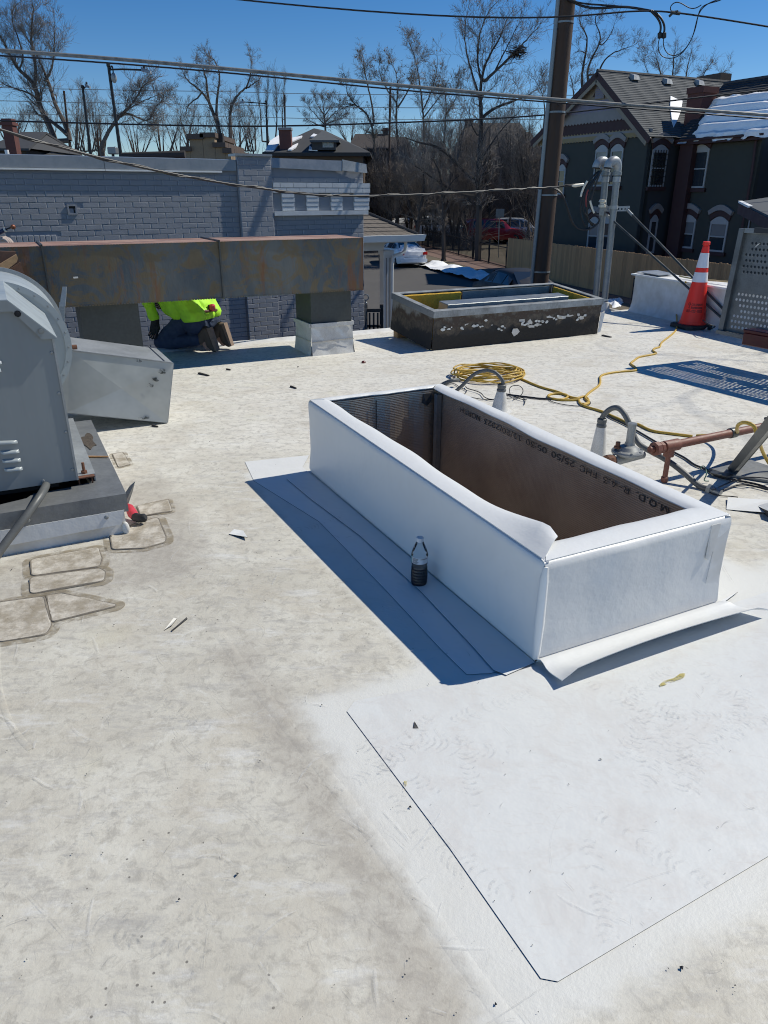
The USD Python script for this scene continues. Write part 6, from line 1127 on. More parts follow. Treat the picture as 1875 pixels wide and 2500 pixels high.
# ================================================================== cars
def car(name, label, origin, yaw, paint, kind='sedan', scale=1.0):
    o = A3(*origin); cx, cy = A3(math.cos(yaw), math.sin(yaw), 0), A3(-math.sin(yaw), math.cos(yaw), 0); T = lambda p: o + (np.outer(p[:, 0], cx) + np.outer(p[:, 1], cy) + np.outer(p[:, 2], Z)) * scale
    t = thing(name, label, 'car', o)
    if kind == 'sedan': st = [(-2.30, .42, .62, .66, .66, .60, .55), (-2.22, .28, .80, .88, .88, .78, .66), (-1.75, .22, .86, 1.04, 1.05, .86, .70), (-1.45, .22, .88, 1.02, 1.12, .88, .62), (-.75, .22, .89, .98, 1.42, .89, .58), (.1, .22, .89, .95, 1.46, .89, .60), (.65, .22, .89, .94, 1.36, .89, .60), (1.25, .22, .88, .94, .98, .88, .66), (1.9, .24, .84, .84, .86, .82, .62), (2.22, .30, .74, .68, .70, .72, .5), (2.30, .42, .6, .56, .56, .58, .4)]
    else: st = [(-2.28, .45, .74, .70, .74, .72, .66), (-2.22, .30, .88, 1.05, 1.50, .88, .66), (-1.95, .28, .91, 1.10, 1.72, .91, .68), (-.8, .28, .93, 1.08, 1.78, .93, .70), (.25, .28, .93, 1.06, 1.74, .93, .69), (.75, .28, .92, 1.05, 1.50, .92, .68), (1.15, .28, .91, 1.04, 1.10, .91, .72), (1.9, .30, .88, .98, 1.0, .86, .66), (2.25, .36, .78, .80, .82, .76, .55), (2.32, .48, .66, .66, .66, .64, .5)]
    rows = []
    for x, zb, hb, zbelt, zr, hw, hr in st: rows.append([(x, -hb * .92, zb), (x, -hw, zb + .12), (x, -hw, (zb + zbelt) / 2 + .05), (x, -hw * .97, zbelt), (x, -hr, zr - .06), (x, -hr * .8, zr), (x, 0, zr + .015), (x, hr * .8, zr), (x, hr, zr - .06), (x, hw * .97, zbelt), (x, hw, (zb + zbelt) / 2 + .05), (x, hw, zb + .12), (x, hb * .92, zb), (x, 0, zb)])
    P = np.array(rows); n = P.shape[1]; P = np.concatenate([P, P[:, :1]], 1); m = MB(); PT = T(P.reshape(-1, 3)).reshape(P.shape); m.grid(PT); 
    for k in (0, -1): c = PT[k, :-1].mean(0); q = np.vstack([PT[k, :-1], c]); i = np.arange(n); m.add(q, np.c_[i, (i + 1) % n, np.full(n, n)][:, ::(1 if k else -1)])
    obj('body', m, paint, t, smooth=35)
    def glass(pts, name='window', mat='glass_dark', off=(0, 0, 0)): q = T(np.array(pts, float)); nn = np.cross(q[1] - q[0], q[-1] - q[0]); nn /= np.linalg.norm(nn); obj(name, MB().slab(q, nn * .006), mat, t)
    def side(a, b, lo, hi, sgn):
        def pt(x, k):
            xs = [s[0] for s in st]; zb_ = np.interp(x, xs, [s[3] for s in st]); zr_ = np.interp(x, xs, [s[4] for s in st]) - .06; hw_ = np.interp(x, xs, [s[5] * .97 for s in st]); hr_ = np.interp(x, xs, [s[6] for s in st]); return (x, sgn * (hw_ + (hr_ - hw_) * k + .004), zb_ + (zr_ - zb_) * k)
        q = [pt(a, lo), pt(b, lo), pt(b - (.12 if b > .5 else 0), hi), pt(a + (.14 if a < -.8 else 0), hi)]; q = q if sgn < 0 else q[::-1]; glass(q)
    segs = ((-1.2, -.68), (-.62, .12), (.18, .82)) if kind == 'sedan' else ((-1.9, -1.05), (-.98, -.1), (-.03, .62))
    for a, b in segs:
        for s in (-1, 1): side(a, b, .10, .90, s)
    if kind == 'sedan': glass([(-1.50, .62, 1.075), (-1.50, -.62, 1.075), (-.82, -.50, 1.42), (-.82, .50, 1.42)], 'rear_window'); glass([(1.15, -.62, 1.03), (1.15, .62, 1.03), (.70, .52, 1.355), (.70, -.52, 1.355)], 'windscreen'); zt_, xr = .80, -2.255
    else: glass([(-2.235, .62, 1.14), (-2.235, -.62, 1.14), (-2.08, -.58, 1.60), (-2.08, .58, 1.60)], 'rear_window'); glass([(1.10, -.66, 1.14), (1.10, .66, 1.14), (.78, .60, 1.50), (.78, -.60, 1.50)], 'windscreen'); zt_, xr = 1.02, -2.25
    for s in (-1, 1): q = T(np.array([(xr + .02, s * .84, zt_ - .07), (xr - .015, s * .56, zt_ - .07), (xr - .015, s * .56, zt_ + .07), (xr + .04, s * .84, zt_ + .09)])); obj('tail_light', MB().slab(q, -cx * .03), 'tail_red', t)
    q = T(np.array([(xr - .03, -.26, zt_ - .20), (xr - .03, .26, zt_ - .20), (xr - .03, .26, zt_ - .09), (xr - .03, -.26, zt_ - .09)])); obj('number_plate', MB().slab(q, -cx * .01), 'bottle_label', t)
    q = T(np.array([(-2.30, -.8, .34), (-2.30, .8, .34), (-2.30, .8, .52), (-2.30, -.8, .52)])); obj('bumper', MB().slab(q, -cx * .05), paint, t)
    for x in (-1.42, 1.42):
        for s in (-1, 1):
            c = T(np.array([(x, s * .80, .33)]))[0]; obj('tyre', MB().lathe([(.20, -.10), (.31, -.10), (.33, -.07), (.33, .07), (.31, .10), (.20, .10)], c, cy * s, 24), 'rubber_black', t, smooth=35); obj('rim', MB().lathe([(.21, .085), (.19, .09), (.06, .07), (0, .08)], c, cy * s, 18), 'chrome', t, smooth=35)
    return t
kyaw = math.atan2(kd[1], kd[0])
c = G(955, 664, ZG); c = kB + kd * float((G(985, 657, ZG) - kB) @ kd) + kn * 1.25 + kd * 2.4; car('parked_car', 'white sedan parked at the kerb behind the porch column', (c[0], c[1], ZG + .006), kyaw, 'car_white')
def carat(px, py, y, yaw, paint, kind, label, s=1.0): p = aty(px, py, y); car('parked_car', label, (p[0], p[1], gz(p[0], p[1]) + .02), yaw, paint, kind, s)
carat(1205, 580, 60, math.radians(8), 'car_red', 'suv', 'dark red sport utility car behind the iron fence'); carat(1262, 575, 61, math.radians(6), 'car_silver', 'suv', 'pale grey car right of the dark red one'); carat(1075, 585, 63, math.radians(10), 'car_white', 'suv', 'white car hidden behind tree trunks left of the red one'); carat(985, 560, 66, math.radians(8), 'car_white', 'sedan', 'white car far behind the shrubs above the porch roof')
car('parked_car', 'dark navy car at the foot of the wooden fence behind the old kerb', (4.7, 27.5, ZG + .01), kyaw, 'car_dark', 'sedan')
# ================================================================== wooden fence, iron fence
fl = G(1236, 668, ZG); fr = G(1783, 645, -.70); fr[2] = ZG; fd = (fr - fl) / np.linalg.norm(fr - fl); fln = float(np.linalg.norm(fr - fl)); fnn = A3(fd[1], -fd[0], 0); fnn = fnn if fnn[1] < 0 or fnn[0] < 0 else -fnn
def fence():
    t = thing('wood_fence', 'tall brown board fence in front of the dark house', 'fence', fl); n = int((fln + 3) / .142)
    for i in range(n):
        a = fl + fd * i * .142; h = 1.80 + rng.normal(0, .010); w = .136; c = .025; P = [a, a + fd * w, a + fd * w + Z * (h - c), a + fd * (w - c) + Z * h, a + fd * c + Z * h, a + Z * (h - c)]; obj('board', MB().slab(P, fnn * (.018 + rng.uniform(-.003, .003))), 'fence_wood' if rng.random() < .6 else 'fence_wood_b', t)
    for z in (.3, 1.45): obj('rail', MB().box(fl - fnn * .05 + Z * z, fd * (fln + 3), fnn * .045, Z * .09), 'fence_wood_b', t)
fence()
def iron_fence():
    a, b = G(1029, 616, ZG), G(1236, 660, ZG); a[2] = gz(*a[:2]); b[2] = ZG; d = b - a; L = np.linalg.norm(d); d /= L; t = thing('iron_fence', 'black iron picket fence along the shrubs by the street', 'fence', a)
    for z in (.15, 1.15): obj('rail', MB().box(a + Z * z, (b - a), A3(.03, .03, 0), Z * .05), 'iron_black', t)
    m = MB()
    for s in np.arange(0, L, .14): p = a + (b - a) * (s / L); m.box(p + A3(0, 0, .03), A3(.022, 0, 0), A3(0, .022, 0), Z * 1.3)
    obj('picket', m, 'iron_black', t, kind='stuff')
    for s in np.arange(0, L + .1, 2.4): p = a + (b - a) * min(1, s / L); obj('post', MB().box(p, A3(.08, 0, 0), A3(0, .08, 0), Z * 1.45), 'iron_black', t)
iron_fence()
def street_sign(px, pt, pb, y, label):
    p = aty(px, pb, y); t = thing('street_sign', label, 'sign', A3(p[0], p[1], gz(*p[:2]))); top = aty(px, pt, y); obj('post', MB().tube([A3(p[0], p[1], gz(*p[:2])), top], .03, 6), 'galvanised', t); q = aty(px - 9, pt, y); r_ = aty(px + 10, pt + 21, y); obj('sign_plate', MB().box(A3(q[0], y - .05, r_[2]), A3(r_[0] - q[0], 0, 0), A3(0, .02, 0), Z * (q[2] - r_[2])), 'plate_grey', t)
street_sign(1220, 510, 560, 50, 'back of a square grey street sign in front of the red car')
obj('snow_patch', MB().grid(np.array([[G(1475 + 60 * i, 728 + 36 * j, ZG) + Z * (.05 + .25 * meshkit.fbm(np.array([[i * 5, j * 3, 0.]]), 3)[0] * math.sin(math.pi * i) * math.sin(math.pi * j)) for i in np.linspace(0, 1, 24)] for j in np.linspace(1, 0, 16)])), 'snow', kind='stuff', label='patch of snow on the ground behind the masts', cat='snow', smooth=True)
# ================================================================== dark green painted house
HA = -E2
ho = aty(1577, 450, 36.0); ho[2] = 0
hA = lambda px, py, d=0.0: onp(px, py, ho + E1 * d, E1)
hs = lambda p: float((p - ho) @ HA); HP = lambda s, z, d=0.0: A3(ho[0], ho[1], 0) + HA * s + E1 * d + Z * z
dC = float((onp(1655, 400, ho, E2) - ho) @ E1)
def house():
    t = thing('victorian_house', 'dark green two storey house with scalloped gable, maroon trim and snow on its roof', 'house', HP(-3, ZG, 3))
    sL = hs(hA(1322, 500)); apex = hA(1458, 174, -.35); eR, eL = hA(1586, 334, -.35), hA(1297, 343, -.35); sa, za = hs(apex), apex[2]; zw = hA(1500, 338)[2]
    sRc = hs(hA(1850, 400, dC)); zC = hA(1760, 337, dC - .35)[2]
    obj('gable_wall', MB().slab([HP(sL, ZG, 0), HP(0, ZG, 0), HP(0, zw, 0), HP(sL, zw, 0)], E1 * .2), 'house_green', t)
    obj('side_wall', MB().box(HP(0, ZG, .0), E1 * (dC + .2), -HA * .2, Z * (zw - ZG)), 'house_blue', t)
    obj('main_wall', MB().box(HP(.0, ZG, dC), HA * sRc, E1 * .2, Z * (zC - ZG + .2)), 'house_green', t)
    obj('end_wall', MB().box(HP(sRc - .2, ZG, dC + .2), HA * .2, E1 * 7, Z * (zC - ZG)), 'house_blue', t); obj('rear_wing', MB().box(HP(sRc, ZG, dC + 1.2), HA * 5, E1 * 4, Z * (zC - ZG - .2)), 'house_blue', t)
    obj('far_side_wall', MB().box(HP(sL, ZG, .2), HA * .2, E1 * 9, Z * (zw - ZG)), 'house_green', t)
    obj('gable_fill', MB().slab([HP(sL + .05, zw, .02), HP(-.05, zw, .02), HP(sa, za - .4, .02)], E1 * .15), 'house_green', t)
    obj('corner_board', MB().box(HP(sL - .03, ZG, -.03), HA * .55, E1 * .04, Z * (zw - ZG)), 'maroon', t)
    # bands of scalloped shingles across the gable
    eLs, eRs, ze = hs(eL), hs(eR), min(eL[2], eR[2]); half = lambda z, m=.32: ((sa - (sa - eLs) * (za - z) / (za - eL[2])) + m, (sa + (eRs - sa) * (za - z) / (za - eR[2])) - m)
    zl = lambda py: hA(1458, py)[2]
    bands = [(248, 270, 'lavender'), (270, 296, 'pale_grey'), (296, 322, 'maroon'), (322, 340, 'ochre')]
    for k, (y0, y1, mat) in enumerate(bands):
        z1_, z0_ = zl(y0), zl(y1); rows = 3
        for r_ in range(rows):
            zb_ = z0_ + (z1_ - z0_) * r_ / rows; zt2 = z0_ + (z1_ - z0_) * (r_ + 1) / rows + .03; a, b = half(zt2); n = max(2, int((b - a) / .22)); pts = [(a, zt2), (a, zb_)]
            for i in range(n): x0, x1 = a + (b - a) * i / n, a + (b - a) * (i + 1) / n; pts += [(x0 + (x1 - x0) * .2, zb_ - .05), (x0 + (x1 - x0) * .5, zb_ - .08), (x0 + (x1 - x0) * .8, zb_ - .05), (x1, zb_)]
            pts += [(b, zt2)]; obj('scalloped_course', MB().slab([HP(s_, z_, -.012 - .012 * (rows - r_) - .02 * (k % 2)) for s_, z_ in pts], E1 * .012), mat, t)
    a, b = half(zl(212)); obj('gable_panel', MB().slab([HP(a + .2, zl(236), -.05), HP(b - .2, zl(236), -.05), HP(sa + .15, zl(208), -.05), HP(sa - .15, zl(208), -.05)], E1 * .03), 'maroon', t)
    obj('gable_field', MB().slab([HP(half(zl(246))[0], zl(247), -.02), HP(half(zl(246))[1], zl(247), -.02), HP(sa, zl(186), -.02)], E1 * .02), 'cream', t)
    obj('attic_vent', MB().box(HP(hs(hA(1457, 225)), zl(243), -.09), HA * .62, E1 * .04, Z * (zl(209) - zl(243))), 'pale_grey', t)
    for k in range(7): obj('vent_slat', MB().box(HP(hs(hA(1457, 225)) + .05, zl(241) + k * .085, -.105), HA * .52, E1 * .012, Z * .05), 'lavender', t)
    obj('frieze', MB().box(HP(sL, zw - .02, -.06), HA * -sL, E1 * .06, Z * .28), 'pale_grey', t)
    # barge boards
    for e in (eL, eR):
        d = apex - e; dn_ = np.cross(d, E1); dn_ /= np.linalg.norm(dn_); dn_ = dn_ if dn_[2] < 0 else -dn_
        obj('barge_board', MB().box(e - d * .02, d * 1.02, dn_ * .24, E1 * .05), 'maroon', t); obj('barge_trim', MB().box(e + dn_ * .25 + E1 * .01, d * .97, dn_ * .16, E1 * .05), 'cream', t)
    # roofs laid in courses
    def slope(e0, e1_, r0, r1, n, mat, name='shingle_course'):
        k = np.linspace(0, 1, n + 1); nn = np.cross(e1_ - e0, r0 - e0); nn /= np.linalg.norm(nn); nn = nn if nn[2] > 0 else -nn
        for i in range(n):
            a, b, c_, d_ = e0 + (r0 - e0) * k[i], e1_ + (r1 - e1_) * k[i], e1_ + (r1 - e1_) * min(1, k[i + 1] + .004), e0 + (r0 - e0) * min(1, k[i + 1] + .004); nw = max(3, int(np.linalg.norm(b - a) / .30)); top, bot = [], []
            for j in range(nw + 1): f_ = j / nw; dz = .008 * ((j * 7 + i * 3) % 3); top.append([a + (b - a) * f_ + nn * (.026 + dz), d_ + (c_ - d_) * f_ + nn * .012])
            T_ = np.array(top); obj(name, solid_grid(T_.transpose(1, 0, 2) if np.cross(T_[1, 0] - T_[0, 0], T_[0, 1] - T_[0, 0]) @ nn < 0 else T_, -nn * .02), mat, t)
    dR = 9.0; rA = A3(apex[0], apex[1], apex[2]); rB = rA + E1 * (dR + .35); eRb = A3(eR[0], eR[1], eR[2]) + E1 * (dR + .35); eLb = A3(eL[0], eL[1], eL[2]) + E1 * (dR + .35)
    slope(eR, eRb, rA, rB, 34, 'shingle_grey'); slope(eLb, eL, rB, rA, 12, 'shingle_grey')
    obj('ridge_cap', MB().tube([rA + Z * .02, rB + Z * .02], .09, 6), 'shingle_dark', t)
    for x, y in ((1548, 196), (1628, 206), (1706, 209)):
        p = rA + E1 * 1.0; n_ = np.cross(eRb - eR, rA - eR); p = onp(x, y, eR, n_); obj('roof_vent', MB().hexa([p - E1 * .2 - HA * .2, p + E1 * .2 - HA * .2, p + E1 * .2 + HA * .2, p - E1 * .2 + HA * .2], [p - E1 * .14 - HA * .16 + Z * .28, p + E1 * .14 - HA * .16 + Z * .28, p + E1 * .14 + HA * .12 + Z * .2, p - E1 * .14 + HA * .12 + Z * .2]), 'galvanised_light', t)
    # main roof: rises away from the facade
    e0, e1_ = HP(-.2, zC, dC - .4), HP(sRc + .4, zC, dC - .4); pit = math.tan(math.radians(41)); lo_, hi_ = .5, 12
    for _ in range(40):
        mid_ = (lo_ + hi_) / 2; p = onp(1760, 206, HP(0, 0, dC - .4 + mid_), E1); (lo_, hi_) = (mid_, hi_) if p[2] > zC + mid_ * pit else (lo_, mid_)
    run = (lo_ + hi_) / 2; r0, r1 = e0 + E1 * run + Z * run * pit, e1_ + E1 * run + Z * run * pit; slope(e0, e1_, r0, r1, 20, 'shingle_dark'); obj('ridge_cap', MB().tube([r0, r1], .09, 6), 'shingle_dark', t)
    obj('roof_back', MB().quad(r0, r1, r1 + E1 * run - Z * run * pit, r0 + E1 * run - Z * run * pit), 'shingle_dark', t)
    obj('eave_board', MB().box(e0 - Z * .16, e1_ - e0, E1 * .06, Z * .18), 'maroon', t); obj('eave_gutter', MB().box(e0 - Z * .02 - E1 * .08, e1_ - e0, E1 * .07, Z * .08), 'maroon', t)
    sn = np.cross(e1_ - e0, r0 - e0); sn /= np.linalg.norm(sn); sn = sn if sn[2] > 0 else -sn
    def snow(px, seed, th=.14, name='snow_cover'):
        P = [onp(x, y, e0, sn) for x, y in px]; ua = (e1_ - e0) / np.linalg.norm(e1_ - e0); va = (r0 - e0) / np.linalg.norm(r0 - e0); pol = Polygon([((p - e0) @ ua, (p - e0) @ va) for p in P]); x0, y0, x1, y1 = pol.bounds; nx, ny = 90, 70; gx = np.linspace(x0, x1, nx); gy = np.linspace(y0, y1, ny); hgt = np.zeros((ny, nx)); import shapely
        X, Y = np.meshgrid(gx, gy); wob = (meshkit.fbm(np.dstack([X * 1.4, Y * 1.4, X * 0 + seed]), 3) - .5) * 1.3; dist = shapely.distance(shapely.boundary(pol), shapely.points(X, Y)) * np.where(shapely.contains_xy(pol, X, Y), 1, -1) + wob * .6
        hgt = np.clip(dist * 3, -.4, 1); hgt = np.where(hgt > 0, np.sqrt(np.maximum(hgt, 0)), hgt) * th * (.75 + .5 * meshkit.fbm(np.dstack([X * .9, Y * .9, X * 0]), 3, seed)) + .05 * np.sin(Y * 11 + 2 * meshkit.noise(np.dstack([X * .6, Y, X * 0]), 4)) * (hgt > .3)
        G_ = e0 + X[..., None] * ua + Y[..., None] * va + (hgt + .03)[..., None] * sn; m = MB().grid(G_); tm_ = m.mesh(); keep = (hgt.ravel()[tm_.faces] > -.05).any(1); tm_ = trimesh.Trimesh(tm_.vertices, tm_.faces[keep], process=False); tm_.remove_unreferenced_vertices()
        if np.mean(tm_.face_normals @ sn) < 0: tm_.invert()
        obj(name, tm_, 'snow', t, smooth=True)
    snow([(1679, 333), (1700, 318), (1722, 288), (1734, 262), (1748, 246), (1790, 238), (1900, 220), (1900, 332), (1850, 330)], 3); snow([(1712, 257), (1722, 246), (1737, 243), (1740, 250), (1725, 257)], 9, .10)
    # small snow in the valley
    sv = np.cross(eRb - eR, rA - eR); sv /= np.linalg.norm(sv); sv = sv if sv[2] > 0 else -sv; P = [onp(x, y, eR, sv) + sv * .03 for x, y in ((1635, 238), (1652, 246), (1664, 250), (1660, 275), (1650, 300), (1643, 313), (1638, 295), (1634, 265))]; obj('snow_cover', MB().slab(P, sv * .05), 'snow', t, smooth=30)
    # chimney and the maroon breast below it
    c0 = hA(1668, 300, dC + .3); sc_ = hs(c0); w_ = .85; ztop = hA(1690, 219, dC + 1.2)[2]; ch = obj('chimney', MB().box(HP(sc_ - .25, zC - .3, dC + .6), HA * w_, E1 * w_, Z * (ztop - zC + .3)), 'brick_red', t); obj('chimney_cap', MB().box(HP(sc_ - .30, ztop - .25, dC + .55), HA * (w_ + .1), E1 * (w_ + .1), Z * .24), 'brick_red', ch)
    s0, s1 = hs(hA(1648, 450, dC - .3)), hs(hA(1664, 450, dC - .3)); obj('chimney_breast', MB().box(HP(s0, ZG, dC - .32), HA * (s1 - s0 + .35), E1 * .31, Z * (zC - ZG - .1)), 'maroon', t)
    c2 = hA(1700, 195, 9); obj('rear_chimney', MB().box(HP(hs(c2), c2[2] - 1.2, 9), HA * 1.6, E1 * .8, Z * 1.35), 'brick_brown', t)
    dsp = [hA(1847, 338, dC - .15), hA(1845, 345, dC - .1), hA(1836, 420, dC - .1), hA(1822, 500, dC - .1), hA(1822, 500, dC - .1) - Z * 3]; obj('downspout', MB().tube(dsp, .05, 8), 'maroon', t)
    # windows: (plane, x0, x1, y0, y1)
    def window(pf, ax, out, x0, x1, y0, y1, glass, bars=False, arch=True):
        a, b = pf(x0, (y0 + y1) / 2), pf(x1, (y0 + y1) / 2); W_ = abs(float((b - a) @ ax)); a = a if float((b - a) @ ax) > 0 else b; xm = (x0 + x1) / 2; zt_, zb_ = pf(xm, y0)[2], pf(xm, y1)[2]; o = A3(a[0], a[1], 0); q = lambda s_, z_, d_=0: o + ax * s_ + Z * z_ + out * d_; Hh = zt_ - zb_; f_ = .075
        fr_ = obj('window', MB().plate(sbox(0, 0, W_, Hh).difference(sbox(f_, f_, W_ - f_, Hh * .5 - .02)).difference(sbox(f_, Hh * .5 + .03, W_ - f_, Hh - f_ * 1.4)), q(0, zb_, .004), ax, Z, out * .05), 'window_white', t)
        obj('lower_pane', MB().box(q(f_, zb_ + f_, .008), ax * (W_ - 2 * f_), out * .006, Z * (Hh * .5 - .02 - f_)), 'glass_dark', fr_); obj('upper_pane', MB().box(q(f_, zb_ + Hh * .5 + .03, .016), ax * (W_ - 2 * f_), out * .006, Z * (Hh * .5 - .03 - f_ * 1.4)), glass, fr_)
        obj('sill', MB().box(q(-.1, zb_ - .16, .002), ax * (W_ + .2), out * .10, Z * .155), 'maroon', fr_)
        if arch:
            n = 12; k = np.linspace(0, 1, n); ar = lambda off, ext: [(-ext + (W_ + 2 * ext) * i, zt_ + off + (.20 if ext < .12 else .26) * math.sin(math.pi * i)) for i in k]
            lo_ = [(0, zt_)] + [(W_, zt_)][:0]; i1, i2, i3 = ar(.03, .03), ar(.26, .10), ar(.42, .18)
            obj('top_light', MB().slab([q(0, zt_ - .0, .03)] + [q(s_, z_, .03) for s_, z_ in ar(.01, 0)] + [q(W_, zt_, .03)], out * .02), 'window_white', fr_); obj('arch_band', MB().slab([q(s_, z_, .004) for s_, z_ in i1] + [q(s_, z_, .004) for s_, z_ in i2[::-1]], out * .07), 'maroon', fr_); obj('hood_mould', MB().slab([q(s_, z_, .004) for s_, z_ in i2] + [q(s_, z_, .004) for s_, z_ in i3[::-1]], out * .13), 'pale_grey', fr_)
        if bars:
            for k_ in np.linspace(.15, .85, 5): obj('bar', MB().box(q(W_ * k_ - .012, zb_, .07), ax * .024, out * .024, Z * Hh), 'iron_black', fr_)
            for k_ in np.linspace(.12, .88, 6): obj('bar', MB().box(q(0, zb_ + Hh * k_, .095), ax * W_, out * .012, Z * .024), 'iron_black', fr_)
    pfA = lambda x, y: hA(x, y); pfB = lambda x, y: onp(x, y, ho, E2); pfC = lambda x, y: hA(x, y, dC)
    window(pfA, HA, -E1, 1452, 1481, 366, 455, 'glass_blind'); window(pfA, HA, -E1, 1489, 1519, 364, 454, 'glass_dark'); window(pfA, HA, -E1, 1362, 1380, 412, 475, 'glass_dark'); window(pfA, HA, -E1, 1436, 1462, 540, 612, 'glass_blind'); window(pfA, HA, -E1, 1466, 1490, 540, 612, 'glass_dark')
    window(pfB, E1, -E2, 1587, 1624, 366, 456, 'glass_dark', True); window(pfB, E1, -E2, 1566 + 16, 1600, 536, 618, 'glass_dark')
    window(pfC, HA, -E1, 1684, 1727, 366, 459, 'glass_dark'); window(pfC, HA, -E1, 1657, 1696, 536, 606, 'glass_blind'); window(pfC, HA, -E1, 1731, 1774, 541, 615, 'glass_blind')
    obj('window_cooler', MB().cbox(hA(1453, 444, -.35), HA * .75, E1 * .34, Z * .4, .02), 'window_white', t)
    return t
house()
# small outbuilding whose maroon eave shows above the perforated screen
def shed():
    y = 13.0; Q = lambda a, b, dy=0: aty(a, b, y + dy); a, b = Q(1806, 500), Q(1900, 548, -2.2); t = thing('shed', 'low shed with maroon eave and grey shingles behind the perforated screen', 'shed', A3(b[0], b[1], ZG)); d = b - a; back_ = E1 * 2.6 + Z * .25
    obj('roof', MB().slab([a, b + d, b + d + back_, a + back_ + Z * .0], Z * .05), 'shingle_grey', t); obj('eave_board', MB().box(a - Z * .13 - E1 * .03, d * 2, E1 * .03, Z * .15), 'maroon', t); obj('drip_edge', MB().box(a - Z * -.03 - E1 * .05, d * .3, E1 * .1, Z * .03), 'white_edge', t)
    w = a + E1 * .3; obj('wall', MB().slab([A3(w[0], w[1], ZG), A3(*(w + d * 2)[:2], ZG), w + d * 2 - Z * .1, w - Z * .1], E1 * .1), 'house_green', t); obj('corner_trim', MB().box(A3(w[0], w[1], ZG) - E1 * .02, d / np.linalg.norm(d) * .09, E1 * .02, Z * (w[2] - ZG - .12)), 'pale_grey', t)
shed()
# ================================================================== street lamps, far poles
def lamp(bx, by, tx, ty, y, rpx, arm, head, label, ball=None):
    Q = lambda a, b, dy=0: aty(a, b, y + dy); top = Q(tx, ty); base = Q(bx, by); ax = (base - top) / (top[2] - base[2]); g = base + ax * (base[2] - gz(base[0], base[1])); r = rpx * y * .92 / F / 2
    t = thing('street_lamp', label, 'street lamp', g); obj('pole', MB().tube([g, base, top], [r * 1.2, r, r * .75], 10), 'iron_black', t, smooth=True); obj('pole_cap', MB().lathe([(r * .8, 0), (r * 1.1, .02), (r * 1.1, .12), (0, .16)], top, Z, 10), 'iron_black', t)
    P = [Q(*a) for a in arm]; obj('arm', MB().tube(P, r * .45, 8), 'iron_black', t, smooth=True); h0, h1 = Q(*head[0]), Q(*head[1]); d = h1 - h0; obj('lamp_head', MB().hexa([h0 - A3(0, .12, .05), h1 - A3(0, .1, .05), h1 - A3(0, -.1, .05), h0 - A3(0, -.12, .05)], [h0 - A3(0, .08, -.10), h1 - A3(0, .08, -.04), h1 - A3(0, -.08, -.04), h0 - A3(0, -.08, -.10)]), 'galvanised_light', t); obj('sensor', MB().lathe([(.05, 0), (.05, .08), (.03, .11), (0, .11)], (h0 * .7 + h1 * .3) + Z * .08, Z, 8), 'cut_edge', t)
    if ball: c = Q(*ball); m = MB().tm(trimesh.creation.icosphere(2, .14)).mesh(); m.apply_scale([.8, .8, 1.3]); m.apply_translation(c); obj('camera_dome', m, 'galvanised_light', t, smooth=True); obj('camera_bracket', MB().tube(spline([c + Z * .15, c + A3(-.02, 0, .4), Q(ball[0] - 10, ball[1] - 14)], 5), .025, 6), 'iron_black', t)
lamp(295, 380, 265, 163, 33, 8.5, [(266, 170), (300, 169), (346, 171)], [(346, 171), (368, 176)], 'tallest street lamp with level arm and white camera dome', (278, 190)); lamp(221, 372, 202, 216, 40, 7, [(203, 219), (207, 213), (212, 211)], [(209, 210), (220, 213)], 'shorter street lamp left of the one with a camera', None); lamp(653, 372, 650, 251, 55, 5, [(650, 253), (625, 251), (596, 249)], [(596, 249), (585, 251)], 'street lamp with its arm pointing left by the snowy hip roof')
def far_pole(x0, y0, x1, y1, y, rpx, label, ins=()):
    a, b = aty(x0, y0, y), aty(x1, y1, y); ax = (b - a) / (b[2] - a[2]); g = a - ax * (a[2] - gz(a[0], a[1])); r = rpx * y * .92 / F / 2; t = thing('far_pole', label, 'utility pole', g); obj('shaft', MB().tube([g, b], r, 8), 'pole_wood', t, smooth=True)
    for yy in ins: c = aty(x1 + (x0 - x1) * (yy - y1) / (y0 - y1) - 5, yy, y); obj('insulator', MB().tube([c, c + A3(5 * y * .92 / F, 0, 0)], r * .5, 6), 'insulator_white', t)
far_pole(696, 318, 695, 231, 60, 4, 'thin far utility pole behind the brick chimney of the snowy house', (233, 261, 292)); far_pole(950, 402, 953, 212, 55, 5, 'dark thin pole among the brown clumpy trees'); far_pole(164, 300, 156, 222, 58, 5, 'short far pole left of the shorter street lamp'); far_pole(242, 372, 237, 318, 62, 4, 'stub of a far pole between the two left street lamps')
